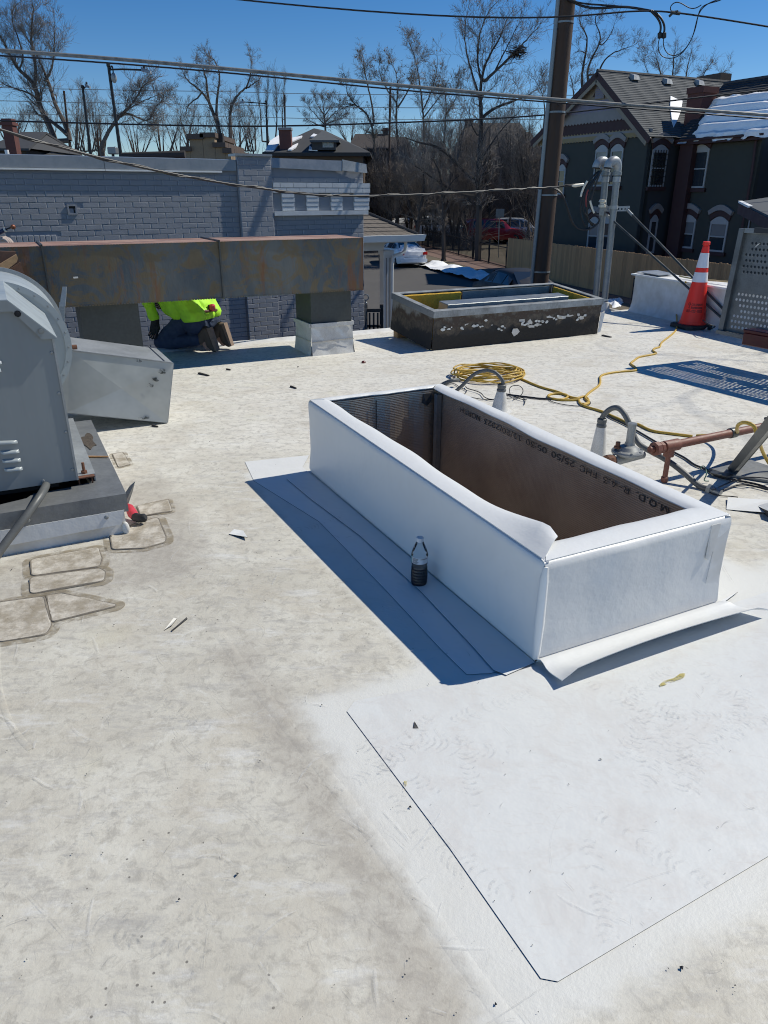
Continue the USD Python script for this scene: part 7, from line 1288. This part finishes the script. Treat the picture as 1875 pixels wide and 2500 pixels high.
# ================================================================== far houses and roofs
def hip_house():
    y = 52; Q = lambda a, b, dy=0: aty(a, b, y + dy); t = thing('hip_roof_house', 'brick house with dark snowy hip roof and small dormer', 'house', aty(760, 400, y) * A3(1, 1, 0)); eL, eR = Q(640, 372), Q(905, 382); eR[2] = eL[2]; W_ = eR - eL; back_ = A3(0, 11, 0); c0 = eL + W_ * .43 + A3(0, 4.5, 0); c1 = eL + W_ * .52 + A3(0, 6.5, 0); zt_ = zat(c0, 313); c0[2] = c1[2] = zt_
    ov = A3(0, 0, 0)
    for nm, p in (('front_slope', [eL, eR, c1, c0]), ('left_slope', [eL + back_, eL, c0]), ('right_slope', [eR, eR + back_, c1]), ('back_slope', [eR + back_, eL + back_, c0, c1])): obj(nm, MB().slab(p, A3(0, 0, -.12)), 'shingle_dark', t)
    zb_ = gz(0, y); i = .5; obj('wall', MB().box(A3(eL[0] + i, eL[1] + i, zb_), A3(W_[0] - 2 * i, 0, 0), A3(0, 10, 0), Z * (eL[2] - zb_ - .1)), 'brick_brown', t); obj('eave_board', MB().box(eL - A3(0, .04, .22), W_, A3(0, .04, 0), Z * .2), 'dark_wood', t)
    n = np.cross(W_, c0 - eL); n /= np.linalg.norm(n); on = lambda a, b, d=0: onp(a, b, eL + n * d, n)
    d0, d1 = on(762, 368), on(820, 368); yy = d0[1] - .2; D = lambda a, b, e=0: aty(a, b, yy + e)
    dm = obj('dormer', MB().box(D(762, 366), D(820, 366) - D(762, 366), A3(0, 3, 0), Z * (D(790, 342)[2] - D(790, 366)[2])), 'shingle_dark', t); a, b, ap = D(756, 342, -.3), D(828, 342, -.3), D(788, 319, 2.2); obj('dormer_roof', MB().slab([a, b, ap], -Z * .12).slab([a, ap, a + A3(0, 3, 0)], -Z * .1).slab([b, b + A3(0, 3, 0), ap], -Z * .1), 'shingle_grey', dm)
    q0, q1 = D(788, 360, -.02), D(814, 344, -.02); obj('window', MB().box(q0, A3(q1[0] - q0[0], 0, 0), A3(0, -.04, 0), Z * (q1[2] - q0[2])), 'window_white', dm)
    for k in (0, 1): w = (q1[0] - q0[0]); obj('pane', MB().box(q0 + A3(.08 + k * (w * .5), -.05, .08), A3(w * .5 - .16, 0, 0), A3(0, -.02, 0), Z * (q1[2] - q0[2] - .16)), 'glass_blind', dm)
    for px in ([(648, 370), (660, 346), (688, 328), (693, 340), (680, 356), (668, 370)], [(702, 350), (708, 340), (738, 334), (736, 338), (714, 348), (706, 356)], [(703, 368), (715, 358), (728, 352), (722, 362), (712, 368)], [(754, 368), (756, 358), (762, 364), (775, 366), (775, 369)], [(758, 336), (766, 329), (776, 332), (770, 336)]): obj('snow_cover', MB().slab([on(a, b, .03) for a, b in px], n * .08), 'snow', t)
    p = on(697, 362); ch = obj('chimney', MB().box(p - A3(.35, .2, .4), A3(.75, 0, 0), A3(0, .7, 0), Z * (zat(p, 316) - p[2] + .4)), 'brick_red', t); obj('chimney_cap', MB().box(A3(p[0] - .4, p[1] - .25, zat(p, 318)), A3(.85, 0, 0), A3(0, .8, 0), Z * .15), 'pale_grey', ch)
hip_house()
def gable_house(x0, x1, ye, yr, y, roof, wall, label, depth=9, chim=None, hip=.0, windows=0):
    a, b = aty(x0, ye, y), aty(x1, ye, y); t = thing('far_house', label, 'house', A3((a[0] + b[0]) / 2, y, gz(0, y))); W_ = b - a; bk = A3(0, depth, 0); c0, c1 = a + W_ * hip + bk * .5, b - W_ * hip + bk * .5; c0[2] = c1[2] = zat(c0, yr); zb_ = gz(0, y)
    obj('front_slope', MB().slab([a, b, c1, c0], -Z * .1), roof, t); obj('back_slope', MB().slab([b + bk, a + bk, c0, c1], -Z * .1), roof, t); obj('wall', MB().box(A3(a[0] + .3, y + .3, zb_), A3(W_[0] - .6, 0, 0), A3(0, depth - .6, 0), Z * (a[2] - zb_ - .05)), wall, t)
    for e, c in ((a, c0), (b, c1)): obj('gable', MB().slab([e + A3(0, .3, 0), e + bk - A3(0, .3, 0), c - Z * .15], A3(.05 if e is a else -.05, 0, 0)), wall if not hip else roof, t)
    if chim: p = aty(chim[0], chim[1], y + depth * .45); w = chim[2] * y * .92 / F; obj('chimney', MB().box(p - Z * 1.6, A3(w, 0, 0), A3(0, w, 0), Z * 1.6), 'brick_brown', t); obj('chimney_cap', MB().box(p - A3(.06, .06, .2), A3(w + .12, 0, 0), A3(0, w + .12, 0), Z * .14), 'brick_red', t)
    for k in range(windows): q = A3(a[0] + W_[0] * (k + .6) / (windows + .2), y + .28, a[2] - 1.9); w_ = obj('window', MB().box(q, A3(.9, 0, 0), A3(0, -.06, 0), Z * 1.3), 'window_white', t); obj('pane', MB().box(q + A3(.08, -.07, .08), A3(.74, 0, 0), A3(0, -.02, 0), Z * 1.14), 'glass_dark', w_)
gable_house(848, 965, 362, 327, 62, 'shingle_brown', 'brick_brown', 'brown roofed house right of the snowy hip roof', 10, (935, 312, 14), .12, 3); gable_house(880, 1010, 372, 334, 72, 'shingle_brown', 'brick_red', 'lower brown roof half hidden by clumpy trees', 9, None, .1, 2); gable_house(1120, 1330, 388, 300, 66, 'shingle_brown', 'brick_brown', 'large brown roofed house behind the nest tree', 13, (1136, 289, 20), .16, 3); gable_house(1225, 1345, 392, 322, 82, 'shingle_brown', 'brick_brown', 'house with brown side wall left of the utility pole', 9, None, .3, 2)
gable_house(-40, 70, 362, 322, 40, 'shingle_dark', 'dark_wood', 'black roofed house at the left picture edge', 7, None, .2, 0); gable_house(60, 112, 378, 358, 42, 'shingle_dark', 'dark_wood', 'low dark porch roof right of the red chimney', 5, None, .1, 0)
p0, p1 = aty(2, 384, 34), aty(16, 289, 34); t = thing('red_chimney', 'tall narrow red brick chimney stack at the left picture edge', 'chimney', A3(p0[0], p0[1], ZG)); obj('stack', MB().box(A3(p1[0] - .25, 34, ZG), A3(.42, 0, 0), A3(0, .42, 0), Z * (p1[2] - ZG)), 'brick_red', t); obj('stack_cap', MB().box(A3(p1[0] - .30, 33.95, p1[2] - .25), A3(.52, 0, 0), A3(0, .52, 0), Z * .12), 'brick_red', t)
def tan_building():
    y = 24; Q = lambda a, b, dy=0: aty(a, b, y + dy); t = thing('stepped_building', 'tan stucco building with stepped dark coped parapet', 'building', Q(500, 400) * A3(1, 1, 0) + Z * ZG); st = [(452, 468, 370), (468, 500, 340), (500, 529, 336), (529, 552, 360), (552, 566, 374)]
    for a, b, tp in st: p, q = Q(a, 405), Q(b, 405); zt_ = Q(a, tp)[2]; obj('wall', MB().box(A3(p[0] + .004, y, ZG), A3(q[0] - p[0] - .008, 0, 0), A3(0, 3.0, 0), Z * (zt_ - ZG)), 'stucco_tan', t); obj('coping', MB().box(A3(p[0] - .06, y - .08, zt_ + .002), A3(q[0] - p[0] + .1, 0, 0), A3(0, 3.2, 0), Z * .13), 'brick_brown', t)
    p = Q(518, 334, .4); obj('dark_vent', MB().box(p - Z * .9, A3(.3, 0, 0), A3(0, .3, 0), Z * 1.0), 'dark_wood', t)
    a, b = Q(298, 382, -4), Q(452, 377, -4); obj('roof_pipe', MB().tube([a, b], .09, 10), 'dark_wood', None, 'long dark horizontal pipe along the roof behind the grey wall', 'pipe', smooth=True); c = Q(275, 368, -4); tt = thing('roof_floodlight', 'small floodlight on a bracket above the grey wall coping', 'floodlight', c - Z * .5); obj('bracket', MB().tube([c - Z * .5, c], .03, 6), 'dark_wood', tt); obj('lamp_box', MB().cbox(c - A3(.1, .1, .08), A3(.22, 0, 0), A3(0, .2, 0), Z * .16, .02), 'galvanised', tt)
    lo_ = Q(230, 396, -6); obj('flat_roof', MB().box(A3(lo_[0], 18, ZG), A3(5, 0, 0), A3(0, 3, 0), Z * (lo_[2] - ZG)), 'brick_red', None, 'low red brick flat roof block behind the grey wall', 'building')
tan_building()
# ================================================================== bare trees
def prism(segs, n):
    S_ = np.array(segs); p0, p1, r0, r1 = S_[:, 0:3], S_[:, 3:6], S_[:, 6], S_[:, 7]; d = p1 - p0; d /= np.maximum(np.linalg.norm(d, axis=1, keepdims=True), 1e-9); ref = np.where(np.abs(d[:, 2:3]) < .9, A3(0, 0, 1), A3(1, 0, 0)); u = np.cross(d, ref); u /= np.linalg.norm(u, axis=1, keepdims=True); w = np.cross(d, u); a = np.linspace(0, 2 * np.pi, n, endpoint=False)
    ring = lambda p, r: p[:, None] + r[:, None, None] * (np.cos(a)[None, :, None] * u[:, None] + np.sin(a)[None, :, None] * w[:, None]); V_ = np.concatenate([ring(p0, r0), ring(p1, r1)], 1).reshape(-1, 3); i = np.arange(n); j = (i + 1) % n; q = np.c_[i, j, j + n, i + n]; f = np.vstack([q[:, [0, 1, 2]], q[:, [0, 2, 3]]]); Fc = (f[None] + (np.arange(len(S_)) * 2 * n)[:, None, None]).reshape(-1, 3); return trimesh.Trimesh(V_, Fc, process=False)
def tree(label, y, limbs, seed, twig=55, levels=3, dens=1.0, tm='twig', bm='bark', up=.35, wig=.35, base=None, clumps=False, group=None, name='bare_tree', minr=.0062, tmin=.25, kids=(7, 6, 5)):
    """limbs: (picture polyline, radius at start, radius at end, both in picture pixels) at the distance y; twigs grow from them."""
    rg = np.random.default_rng(seed); k = y * .92 / F; big, small, cl = [], [], []
    def grow(p, d, L, r, lev):
        n = max(3, min(7, int(L / .35) + 2)) if lev > 0 else 2; q = p.copy(); rr = r
        stp = L / n; pts = []
        for i in range(n):
            d = d + rg.normal(0, wig, 3) * A3(1, 1, .8) * .55 + Z * up * .22; d /= np.linalg.norm(d); q2 = q + d * stp; r2 = max(minr * .7, r * (1 - .75 * (i + 1) / n)); (big if r > .05 else small).append(np.r_[q, q2, max(rr, minr), max(r2, minr * .7)]); q, rr = q2, r2; pts.append((q, d.copy(), r2))
        if lev <= 0:
            if clumps and rg.random() < .05: cl.append(q)
            return
        nk = max(2, int(rg.poisson(kids[min(lev, len(kids)) - 1] * dens * (1.15 if lev == 1 else .9))))
        for _ in range(nk):
            i = rg.integers(max(0, int(n * .2)), n); c, dd, r2 = pts[i]; s = rg.normal(0, 1, 3); s -= dd * (s @ dd); s /= np.linalg.norm(s); a = rg.uniform(.45, 1.0); nd = dd * math.cos(a) + s * math.sin(a) + Z * up * .3; nd /= np.linalg.norm(nd); grow(c, nd, L * rg.uniform(.45, .75), max(r2 * .5, minr), lev - 1)
    allp = []; allpts = []
    for pl, ra, rb in limbs:
        P = np.array([aty(x, yy, y + (rest[0] if rest else 0)) for x, yy, *rest in pl]); m = len(P); dev = np.cumsum(rg.normal(0, .25 * k * 10, m)); P[1:, 1] += dev[1:]; P = spline(P, 6); n = len(P); r = np.interp(np.linspace(0, 1, n), [0, 1], [ra * k * .85, rb * k * .8]); T_ = np.gradient(P, axis=0); T_ /= np.linalg.norm(T_, axis=1, keepdims=True)
        if allp:
            E_ = np.vstack(allpts); j_ = int(np.argmin(np.linalg.norm(E_ - P[0], axis=1)))
            if np.linalg.norm(E_[j_] - P[0]) > ra * k * .8: big.append(np.r_[E_[j_] - Z * .05, P[0], r[0], r[0]])
        P = P + rg.normal(0, .35 * k * 2, P.shape) * np.linspace(0, 1, n)[:, None]; allp.append(P[0]); allpts.append(P)
        for i in range(n - 1): big.append(np.r_[P[i], P[i + 1], r[i], r[i + 1]])
        Lt = np.linalg.norm(np.diff(P, axis=0), axis=1).sum(); nk = max(3, int(Lt / k / 12 * dens))
        for _ in range(nk):
            f_ = rg.uniform(tmin, 1); i = min(n - 1, int(f_ * n)); dd = T_[i]; s = rg.normal(0, 1, 3); s -= dd * (s @ dd); s /= np.linalg.norm(s); a = rg.uniform(.4, 1.05); nd = dd * math.cos(a) + s * math.sin(a) + Z * up * .4; nd /= np.linalg.norm(nd); grow(P[i], nd, twig * k * rg.uniform(.6, 1.15) * (1.15 - .45 * f_), max(r[i] * .36, minr * 1.5), levels - 1)
        grow(P[-1], T_[-1], twig * k * .8, max(r[-1], minr * 1.5), levels - 1)
    g = min(allp, key=lambda p: p[2]).copy(); g0 = g.copy(); g[2] = gz(g[0], g[1])
    if g0[2] > g[2] + .05: r = limbs[0][1] * k; big.append(np.r_[g, g0, r * 1.25, r])
    t = thing(name, label, 'tree', g, group); obj('trunk', prism(big, 6), bm, t, smooth=50)
    if small: obj('crown', prism(small, 3), tm, t)
    if cl:
        m = MB()
        for c in cl:
            for _ in range(3): s = rg.normal(0, .10, 3); a = rg.normal(0, .05, (3, 3)); m.add(c + s + a, [[0, 1, 2]])
        obj('seed_clusters', m, 'seed', t, kind='stuff')
    return t
tree('tall forked bare tree at the left picture edge', 58, [([(133, 343), (116, 301), (93, 247), (83, 208), (46, 170), (19, 127), (-8, 77)], 9, 2.2), ([(83, 208), (87, 154), (77, 96), (79, 39), (77, 4)], 5, 1.2), ([(88, 239), (62, 224), (27, 212), (4, 197)], 3, 1), ([(170, 343), (154, 297), (131, 251), (116, 208), (108, 185), (93, 150), (60, 90)], 7, 1.5), ([(110, 195), (127, 165), (133, 115), (132, 60)], 3.2, 1), ([(165, 330), (131, 301), (108, 288)], 6, 4), ([(46, 170), (50, 110), (30, 50), (40, 10)], 2.5, 1)], 1, 52, 3, 1.25)
tree('leaning bare tree between the two left street lamps and the roof', 50, [([(248, 362), (262, 328), (285, 293), (305, 274), (328, 247), (347, 216), (366, 200)], 6, 1.2), ([(297, 282), (332, 285), (359, 293), (374, 272), (390, 251)], 3.2, 1), ([(305, 274), (340, 250), (372, 235), (388, 228)], 2, .8), ([(322, 285), (338, 300), (352, 305)], 1.6, .8)], 2, 40, 3, 1.3)
tree('gnarled bare tree left of the snowy hip roof', 62, [([(536, 345), (528, 293), (517, 266), (505, 239), (482, 216), (451, 185)], 6.5, 1.5), ([(517, 266), (505, 216), (498, 174), (478, 154)], 4.5, 1.2), ([(534, 305), (532, 231), (536, 174), (517, 143)], 4.5, 1.2), ([(562, 345), (561, 301), (563, 262), (579, 231), (602, 212), (629, 196)], 6, 1.3), ([(602, 212), (613, 170), (611, 139)], 2.5, 1), ([(482, 240), (460, 262), (455, 280)], 2, 1)], 3, 30, 3, 1.1, wig=.6, tmin=.35)
tree('pale slender poplars behind the snowy hip roof', 78, [([(655, 345), (652, 270), (655, 200)], 2.5, .6), ([(672, 345), (676, 260), (672, 195)], 2.5, .6), ([(690, 345), (690, 280), (694, 215)], 2.2, .6), ([(640, 345), (636, 290), (632, 230)], 2.2, .6)], 4, 34, 2, 1.7, 'twig_tan', up=1.3, wig=.2)
tree('small round crowned bare tree in the middle of the skyline', 85, [([(793, 345), (794, 300), (790, 265), (788, 245)], 4, .8), ([(793, 305), (770, 280), (755, 262)], 2, .6), ([(793, 300), (815, 276), (830, 262)], 2, .6), ([(794, 310), (765, 300), (748, 290)], 2, .6), ([(794, 305), (815, 295), (836, 288)], 2, .6), ([(792, 280), (775, 256), (770, 244)], 1.6, .6), ([(793, 282), (808, 258), (812, 246)], 1.6, .6)], 5, 22, 3, 1.4)
C = dict(clumps=True, tm='twig_tan', levels=3)
tree('clumpy brown tree curving over the brown roofed house', 60, [([(914, 400), (914, 371), (908, 312), (891, 274), (870, 257), (836, 253)], 4.5, 1.2), ([(912, 304), (904, 236), (891, 177), (887, 143)], 3.4, 1), ([(891, 274), (850, 230), (845, 205)], 2.2, .8), ([(860, 258), (828, 270), (822, 282)], 1.6, .8)], 6, 30, dens=1.2, **C)
tree('taller clumpy brown tree right of the curving one', 61, [([(971, 400), (971, 338), (967, 274), (971, 219), (963, 169)], 4.5, 1), ([(971, 262), (997, 219), (1013, 177)], 2.8, .8), ([(968, 250), (935, 200), (925, 165)], 2.4, .8)], 7, 32, dens=1.2, **C)
tree('thin upright clumpy tree with a high bare leader', 63, [([(1035, 400), (1035, 329), (1030, 253), (1018, 169), (997, 105)], 4, .8), ([(1032, 270), (1060, 200), (1068, 143)], 2.4, .7), ([(1032, 290), (1075, 235), (1100, 205)], 2.2, .7)], 8, 34, dens=1.2, **C)
tree('clumpy tree just left of the nest tree', 64, [([(1090, 420), (1085, 338), (1089, 253), (1075, 190)], 3.6, .8), ([(1088, 280), (1115, 235), (1128, 200)], 2, .7)], 9, 32, dens=1.2, **C)
tree('tallest bare tree with a dark nest high on its right limb', 47, [([(1167, 688), (1167, 590), (1169, 500), (1170, 380), (1174, 295), (1172, 232), (1176, 194), (1184, 160), (1208, 114), (1233, 55)], 12, 1.4), ([(1184, 198), (1224, 160), (1258, 127), (1310, 70)], 4.5, 1.2), ([(1178, 287), (1224, 257), (1258, 245), (1300, 225)], 5, 1.2), ([(1173, 250), (1149, 169), (1136, 105), (1140, 34)], 3.6, .9), ([(1174, 190), (1165, 127), (1182, 50), (1208, 12)], 3.2, .9), ([(1166, 445), (1123, 405), (1085, 371), (1030, 350)], 7, 3), ([(1166, 480), (1106, 464), (1064, 439), (1013, 405)], 5, 1.5), ([(1166, 330), (1150, 300), (1146, 270)], 2.4, 1), ([(1171, 400), (1200, 350), (1240, 300), (1262, 280)], 3, .9), ([(1210, 170), (1240, 110), (1265, 60)], 2.4, .8)], 10, 52, 3, .95, 'twig', 'bark_dark')
nst = aty(1262, 126, 46.8); rg = np.random.default_rng(4); m = MB()
for _ in range(160): c = nst + rg.normal(0, 1, 3) * A3(.20, .2, .15); d = rg.normal(0, 1, 3) * A3(1, 1, .3); d /= np.linalg.norm(d); m.tube([c - d * .2, c + d * .2], .016, 3, False)
obj('bird_nest', m, 'bark_dark', None, 'round twig nest on a limb of the tallest tree', 'nest')
tree('twisted dark bare tree right of the utility pole', 64, [([(1428, 230), (1428, 145), (1433, 84), (1420, 61), (1418, 34)], 4, .9), ([(1451, 230), (1454, 126), (1466, 88), (1454, 50), (1470, 31)], 3.6, .8), ([(1462, 180), (1485, 138), (1515, 122), (1545, 112)], 2.6, .7), ([(1470, 110), (1490, 85), (1500, 60)], 1.6, .6), ([(1429, 130), (1415, 125), (1405, 128)], 1.4, .6)], 11, 32, 3, 1.0, 'twig_dark', 'bark_dark', wig=.6); tree('fine bare tree beyond the ridge of the green house', 70, [([(1620, 230), (1612, 170), (1600, 130)], 2.6, .7), ([(1640, 230), (1645, 165), (1650, 118)], 2.6, .7), ([(1670, 230), (1678, 170), (1690, 125)], 2.6, .7), ([(1700, 230), (1720, 180), (1740, 150)], 2.4, .6), ([(1730, 225), (1755, 190), (1772, 172)], 2, .6), ([(1600, 230), (1585, 180), (1572, 150)], 2, .6)], 12, 30, 3, 1.1, 'twig', wig=.3)
tree('low bare tree between pole and gable of the green house', 60, [([(1400, 260), (1398, 215), (1390, 180)], 2.4, .7), ([(1330, 280), (1320, 220), (1300, 190)], 2, .6), ([(1410, 240), (1425, 210), (1440, 190)], 2, .6)], 13, 32, 3, 1.2, 'twig_dark')
# trunks and thickets between street and houses
tree('leaning dark trunk inside the iron fence', 47, [([(1083, 632), (1083, 560), (1080, 480), (1072, 420)], 7, 3), ([(1081, 500), (1100, 450), (1120, 430)], 3, 1.2)], 14, 50, 3, 1.0, 'twig_dark', 'bark_dark'); tree('dark twin trunk left of the iron fence', 52, [([(1020, 605), (1022, 540), (1035, 460), (1030, 400)], 8, 2.5), ([(1022, 560), (1000, 500), (985, 450)], 5, 1.5), ([(1024, 530), (1050, 470), (1062, 430)], 4, 1.5)], 15, 52, 3, 1.1, 'twig_dark', 'bark_dark')
rg = np.random.default_rng(77); kk = 0
labs = ['tangled brown shrub %s']
spots = [(925, 560, 400, 58), (960, 580, 380, 54), (1000, 560, 370, 62), (1050, 585, 400, 56), (1110, 590, 400, 55), (1150, 600, 420, 60), (1210, 590, 400, 54), (1255, 590, 380, 58), (1290, 575, 360, 62), (1330, 560, 350, 64), (900, 520, 395, 66), (980, 500, 350, 72), (1130, 500, 340, 74), (1230, 480, 330, 76), (1040, 470, 345, 78), (1160, 525, 335, 76), (1215, 522, 330, 75), (1265, 520, 325, 77), (1100, 525, 350, 73), (1135, 520, 295, 57), (1195, 515, 300, 62), (1248, 512, 292, 60), (1292, 525, 300, 57), (1060, 530, 312, 60), (1005, 530, 325, 58), (945, 540, 350, 60)]
where = ['under the curving clumpy tree', 'above the porch roof hip', 'left of the dark twin trunk', 'behind the dark twin trunk', 'behind the leaning dark trunk', 'left of the tallest tree trunk', 'right of the tallest tree trunk', 'in front of the dark red car', 'at the left end of the wooden fence', 'behind the utility pole foot', 'next to the right end of the grey building', 'below the brown roofed house chimney', 'under the large brown roof', 'left of the grey sided house', 'below the high bare leader', 'behind the tallest tree trunk', 'behind the dark red car', 'behind the pale grey car', 'behind the hidden white car', 'rising left of the tallest tree before the brown house', 'rising right of the tallest tree before the brown house', 'rising before the brown gable left of the pole', 'close beside the utility pole shaft', 'in the gap left of the leaning dark trunk', 'between twin trunk and thin upright tree', 'just above the porch gutter end']
for (x, yb, yt, y), w in zip(spots, where):
    L = []
    if x in (1210, 1255, 1150): continue
    for i in range(7): dx = rg.uniform(-42, 42); h = (yb - yt) * rg.uniform(.6, 1.0); L.append(([(x + dx * .15, yb), (x + dx * .5, yb - h * .5), (x + dx, yb - h)], 2.6, .8))
    tree('tangled brown shrub ' + w, y, L, 100 + kk, 44, 3, .95, 'twig_dark' if kk % 3 else 'twig', 'bark_dark', name='bare_shrub', up=.5, tmin=.1); kk += 1
sp2 = [(30, 345, 262, 70, 'behind the red chimney stack'), (215, 368, 280, 74, 'behind the shorter street lamp'), (250, 368, 250, 78, 'left of the tallest street lamp'), (400, 370, 268, 76, 'right of the leaning tree'), (440, 372, 275, 80, 'left of the gnarled tree'), (480, 372, 280, 72, 'above the tan stepped building'), (590, 368, 262, 82, 'right of the gnarled tree'), (625, 368, 270, 70, 'left of the snowy hip roof'), (340, 374, 300, 84, 'under the leaning tree'), (185, 368, 225, 82, 'right of the tall forked tree'), (560, 375, 300, 66, 'just above the pilaster of the grey wall'), (120, 368, 300, 66, 'at the foot of the tall forked tree'), (860, 350, 300, 84, 'between round tree and brown roof')]
for x, yb, yt, y, w in sp2:
    L = []
    for i in range(8): dx = rg.uniform(-45, 45); h = (yb - yt) * rg.uniform(.5, 1.0); L.append(([(x + dx * .4, yb), (x + dx * .7, yb - h * .5), (x + dx, yb - h)], 2.0, .6))
    tree('fine hazy bare tree ' + w, y, L, 200 + kk, 34, 3, .72, 'twig' if kk % 2 else 'twig_tan', 'bark', name='bare_tree', up=.6, tmin=.1); kk += 1
# a far belt of scrub closing the view under the skyline
def scrub():
    rg = np.random.default_rng(8); S_ = []
    for _ in range(9000):
        y = rg.uniform(86, 135); x = rg.uniform(-70, 45); p = A3(x, y, gz(x, y)); h = rg.uniform(1.5, 4.5) * (1 + .5 * math.sin(x * .3)); d = A3(rg.normal(0, .35), rg.normal(0, .35), 1); q = p
        for i in range(3): q2 = q + d * h / 3; S_.append(np.r_[q, q2, .05 - .012 * i, .045 - .012 * i]); q = q2; d = d + rg.normal(0, .4, 3)
    obj('scrub', prism(S_, 3), 'twig_dark', kind='stuff', label='far belt of leafless brown scrub along the skyline', cat='scrub')
scrub()
def undergrowth():
    rg = np.random.default_rng(18); S_ = []
    for _ in range(7000):
        x = rg.uniform(2, 20); y = rg.uniform(49, 70); p = A3(x, y, gz(x, y)); 
        if (p - kB) @ kn > -5.5 or 1165 < pxy(p)[0] < 1295: continue
        h = rg.uniform(.4, 2.6); d = A3(rg.normal(0, .5), rg.normal(0, .5), 1); q = p
        for i in range(3): q2 = q + d * h / 3; S_.append(np.r_[q, q2, .025 - .006 * i, .02 - .006 * i]); q = q2; d = d + rg.normal(0, .5, 3)
    obj('undergrowth', prism(S_, 3), 'twig_dark', kind='stuff', label='leafless brown undergrowth behind the iron fence', cat='undergrowth')
undergrowth()
# the bare tree outside the picture on the right, whose branch shadows fall on the roof
def shade_tree():
    g = G(1800, 858); s2 = A3(math.sin(SUN_AZ), math.cos(SUN_AZ), 0); c = g + s2 * 6.0 + Z * 6.0 * math.tan(SUN_EL); rg = np.random.default_rng(6); b = A3(c[0] + 1.2, c[1] - .5, ZG); big, small = [], []
    def grow(p, d, L, r, lev):
        n = 5; q = p
        for i in range(n):
            d = d + rg.normal(0, .22, 3); d /= np.linalg.norm(d); q2 = q + d * L / n; (big if r > .03 else small).append(np.r_[q, q2, r * (1 - .12 * i), r * (1 - .12 * (i + 1))]); q = q2
            if lev > 0 and i > 0 and rg.random() < .85: s = rg.normal(0, 1, 3); nd = d * .7 + s / np.linalg.norm(s) * .8; grow(q, nd / np.linalg.norm(nd), L * rg.uniform(.45, .65), r * .5, lev - 1)
    big.append(np.r_[b, c - Z * 2.5, .16, .11])
    for k in range(5): a = rg.uniform(0, 2 * np.pi); grow(c - Z * 2.5, A3(math.cos(a), math.sin(a), 1.1) / 1.5, 3.2, .022, 2)
    t = thing('bare_tree', 'bare tree standing beyond the right picture edge behind the parapet', 'tree', b); obj('trunk', prism(big, 6), 'bark', t); obj('crown', prism(small, 3), 'twig', t)
shade_tree()
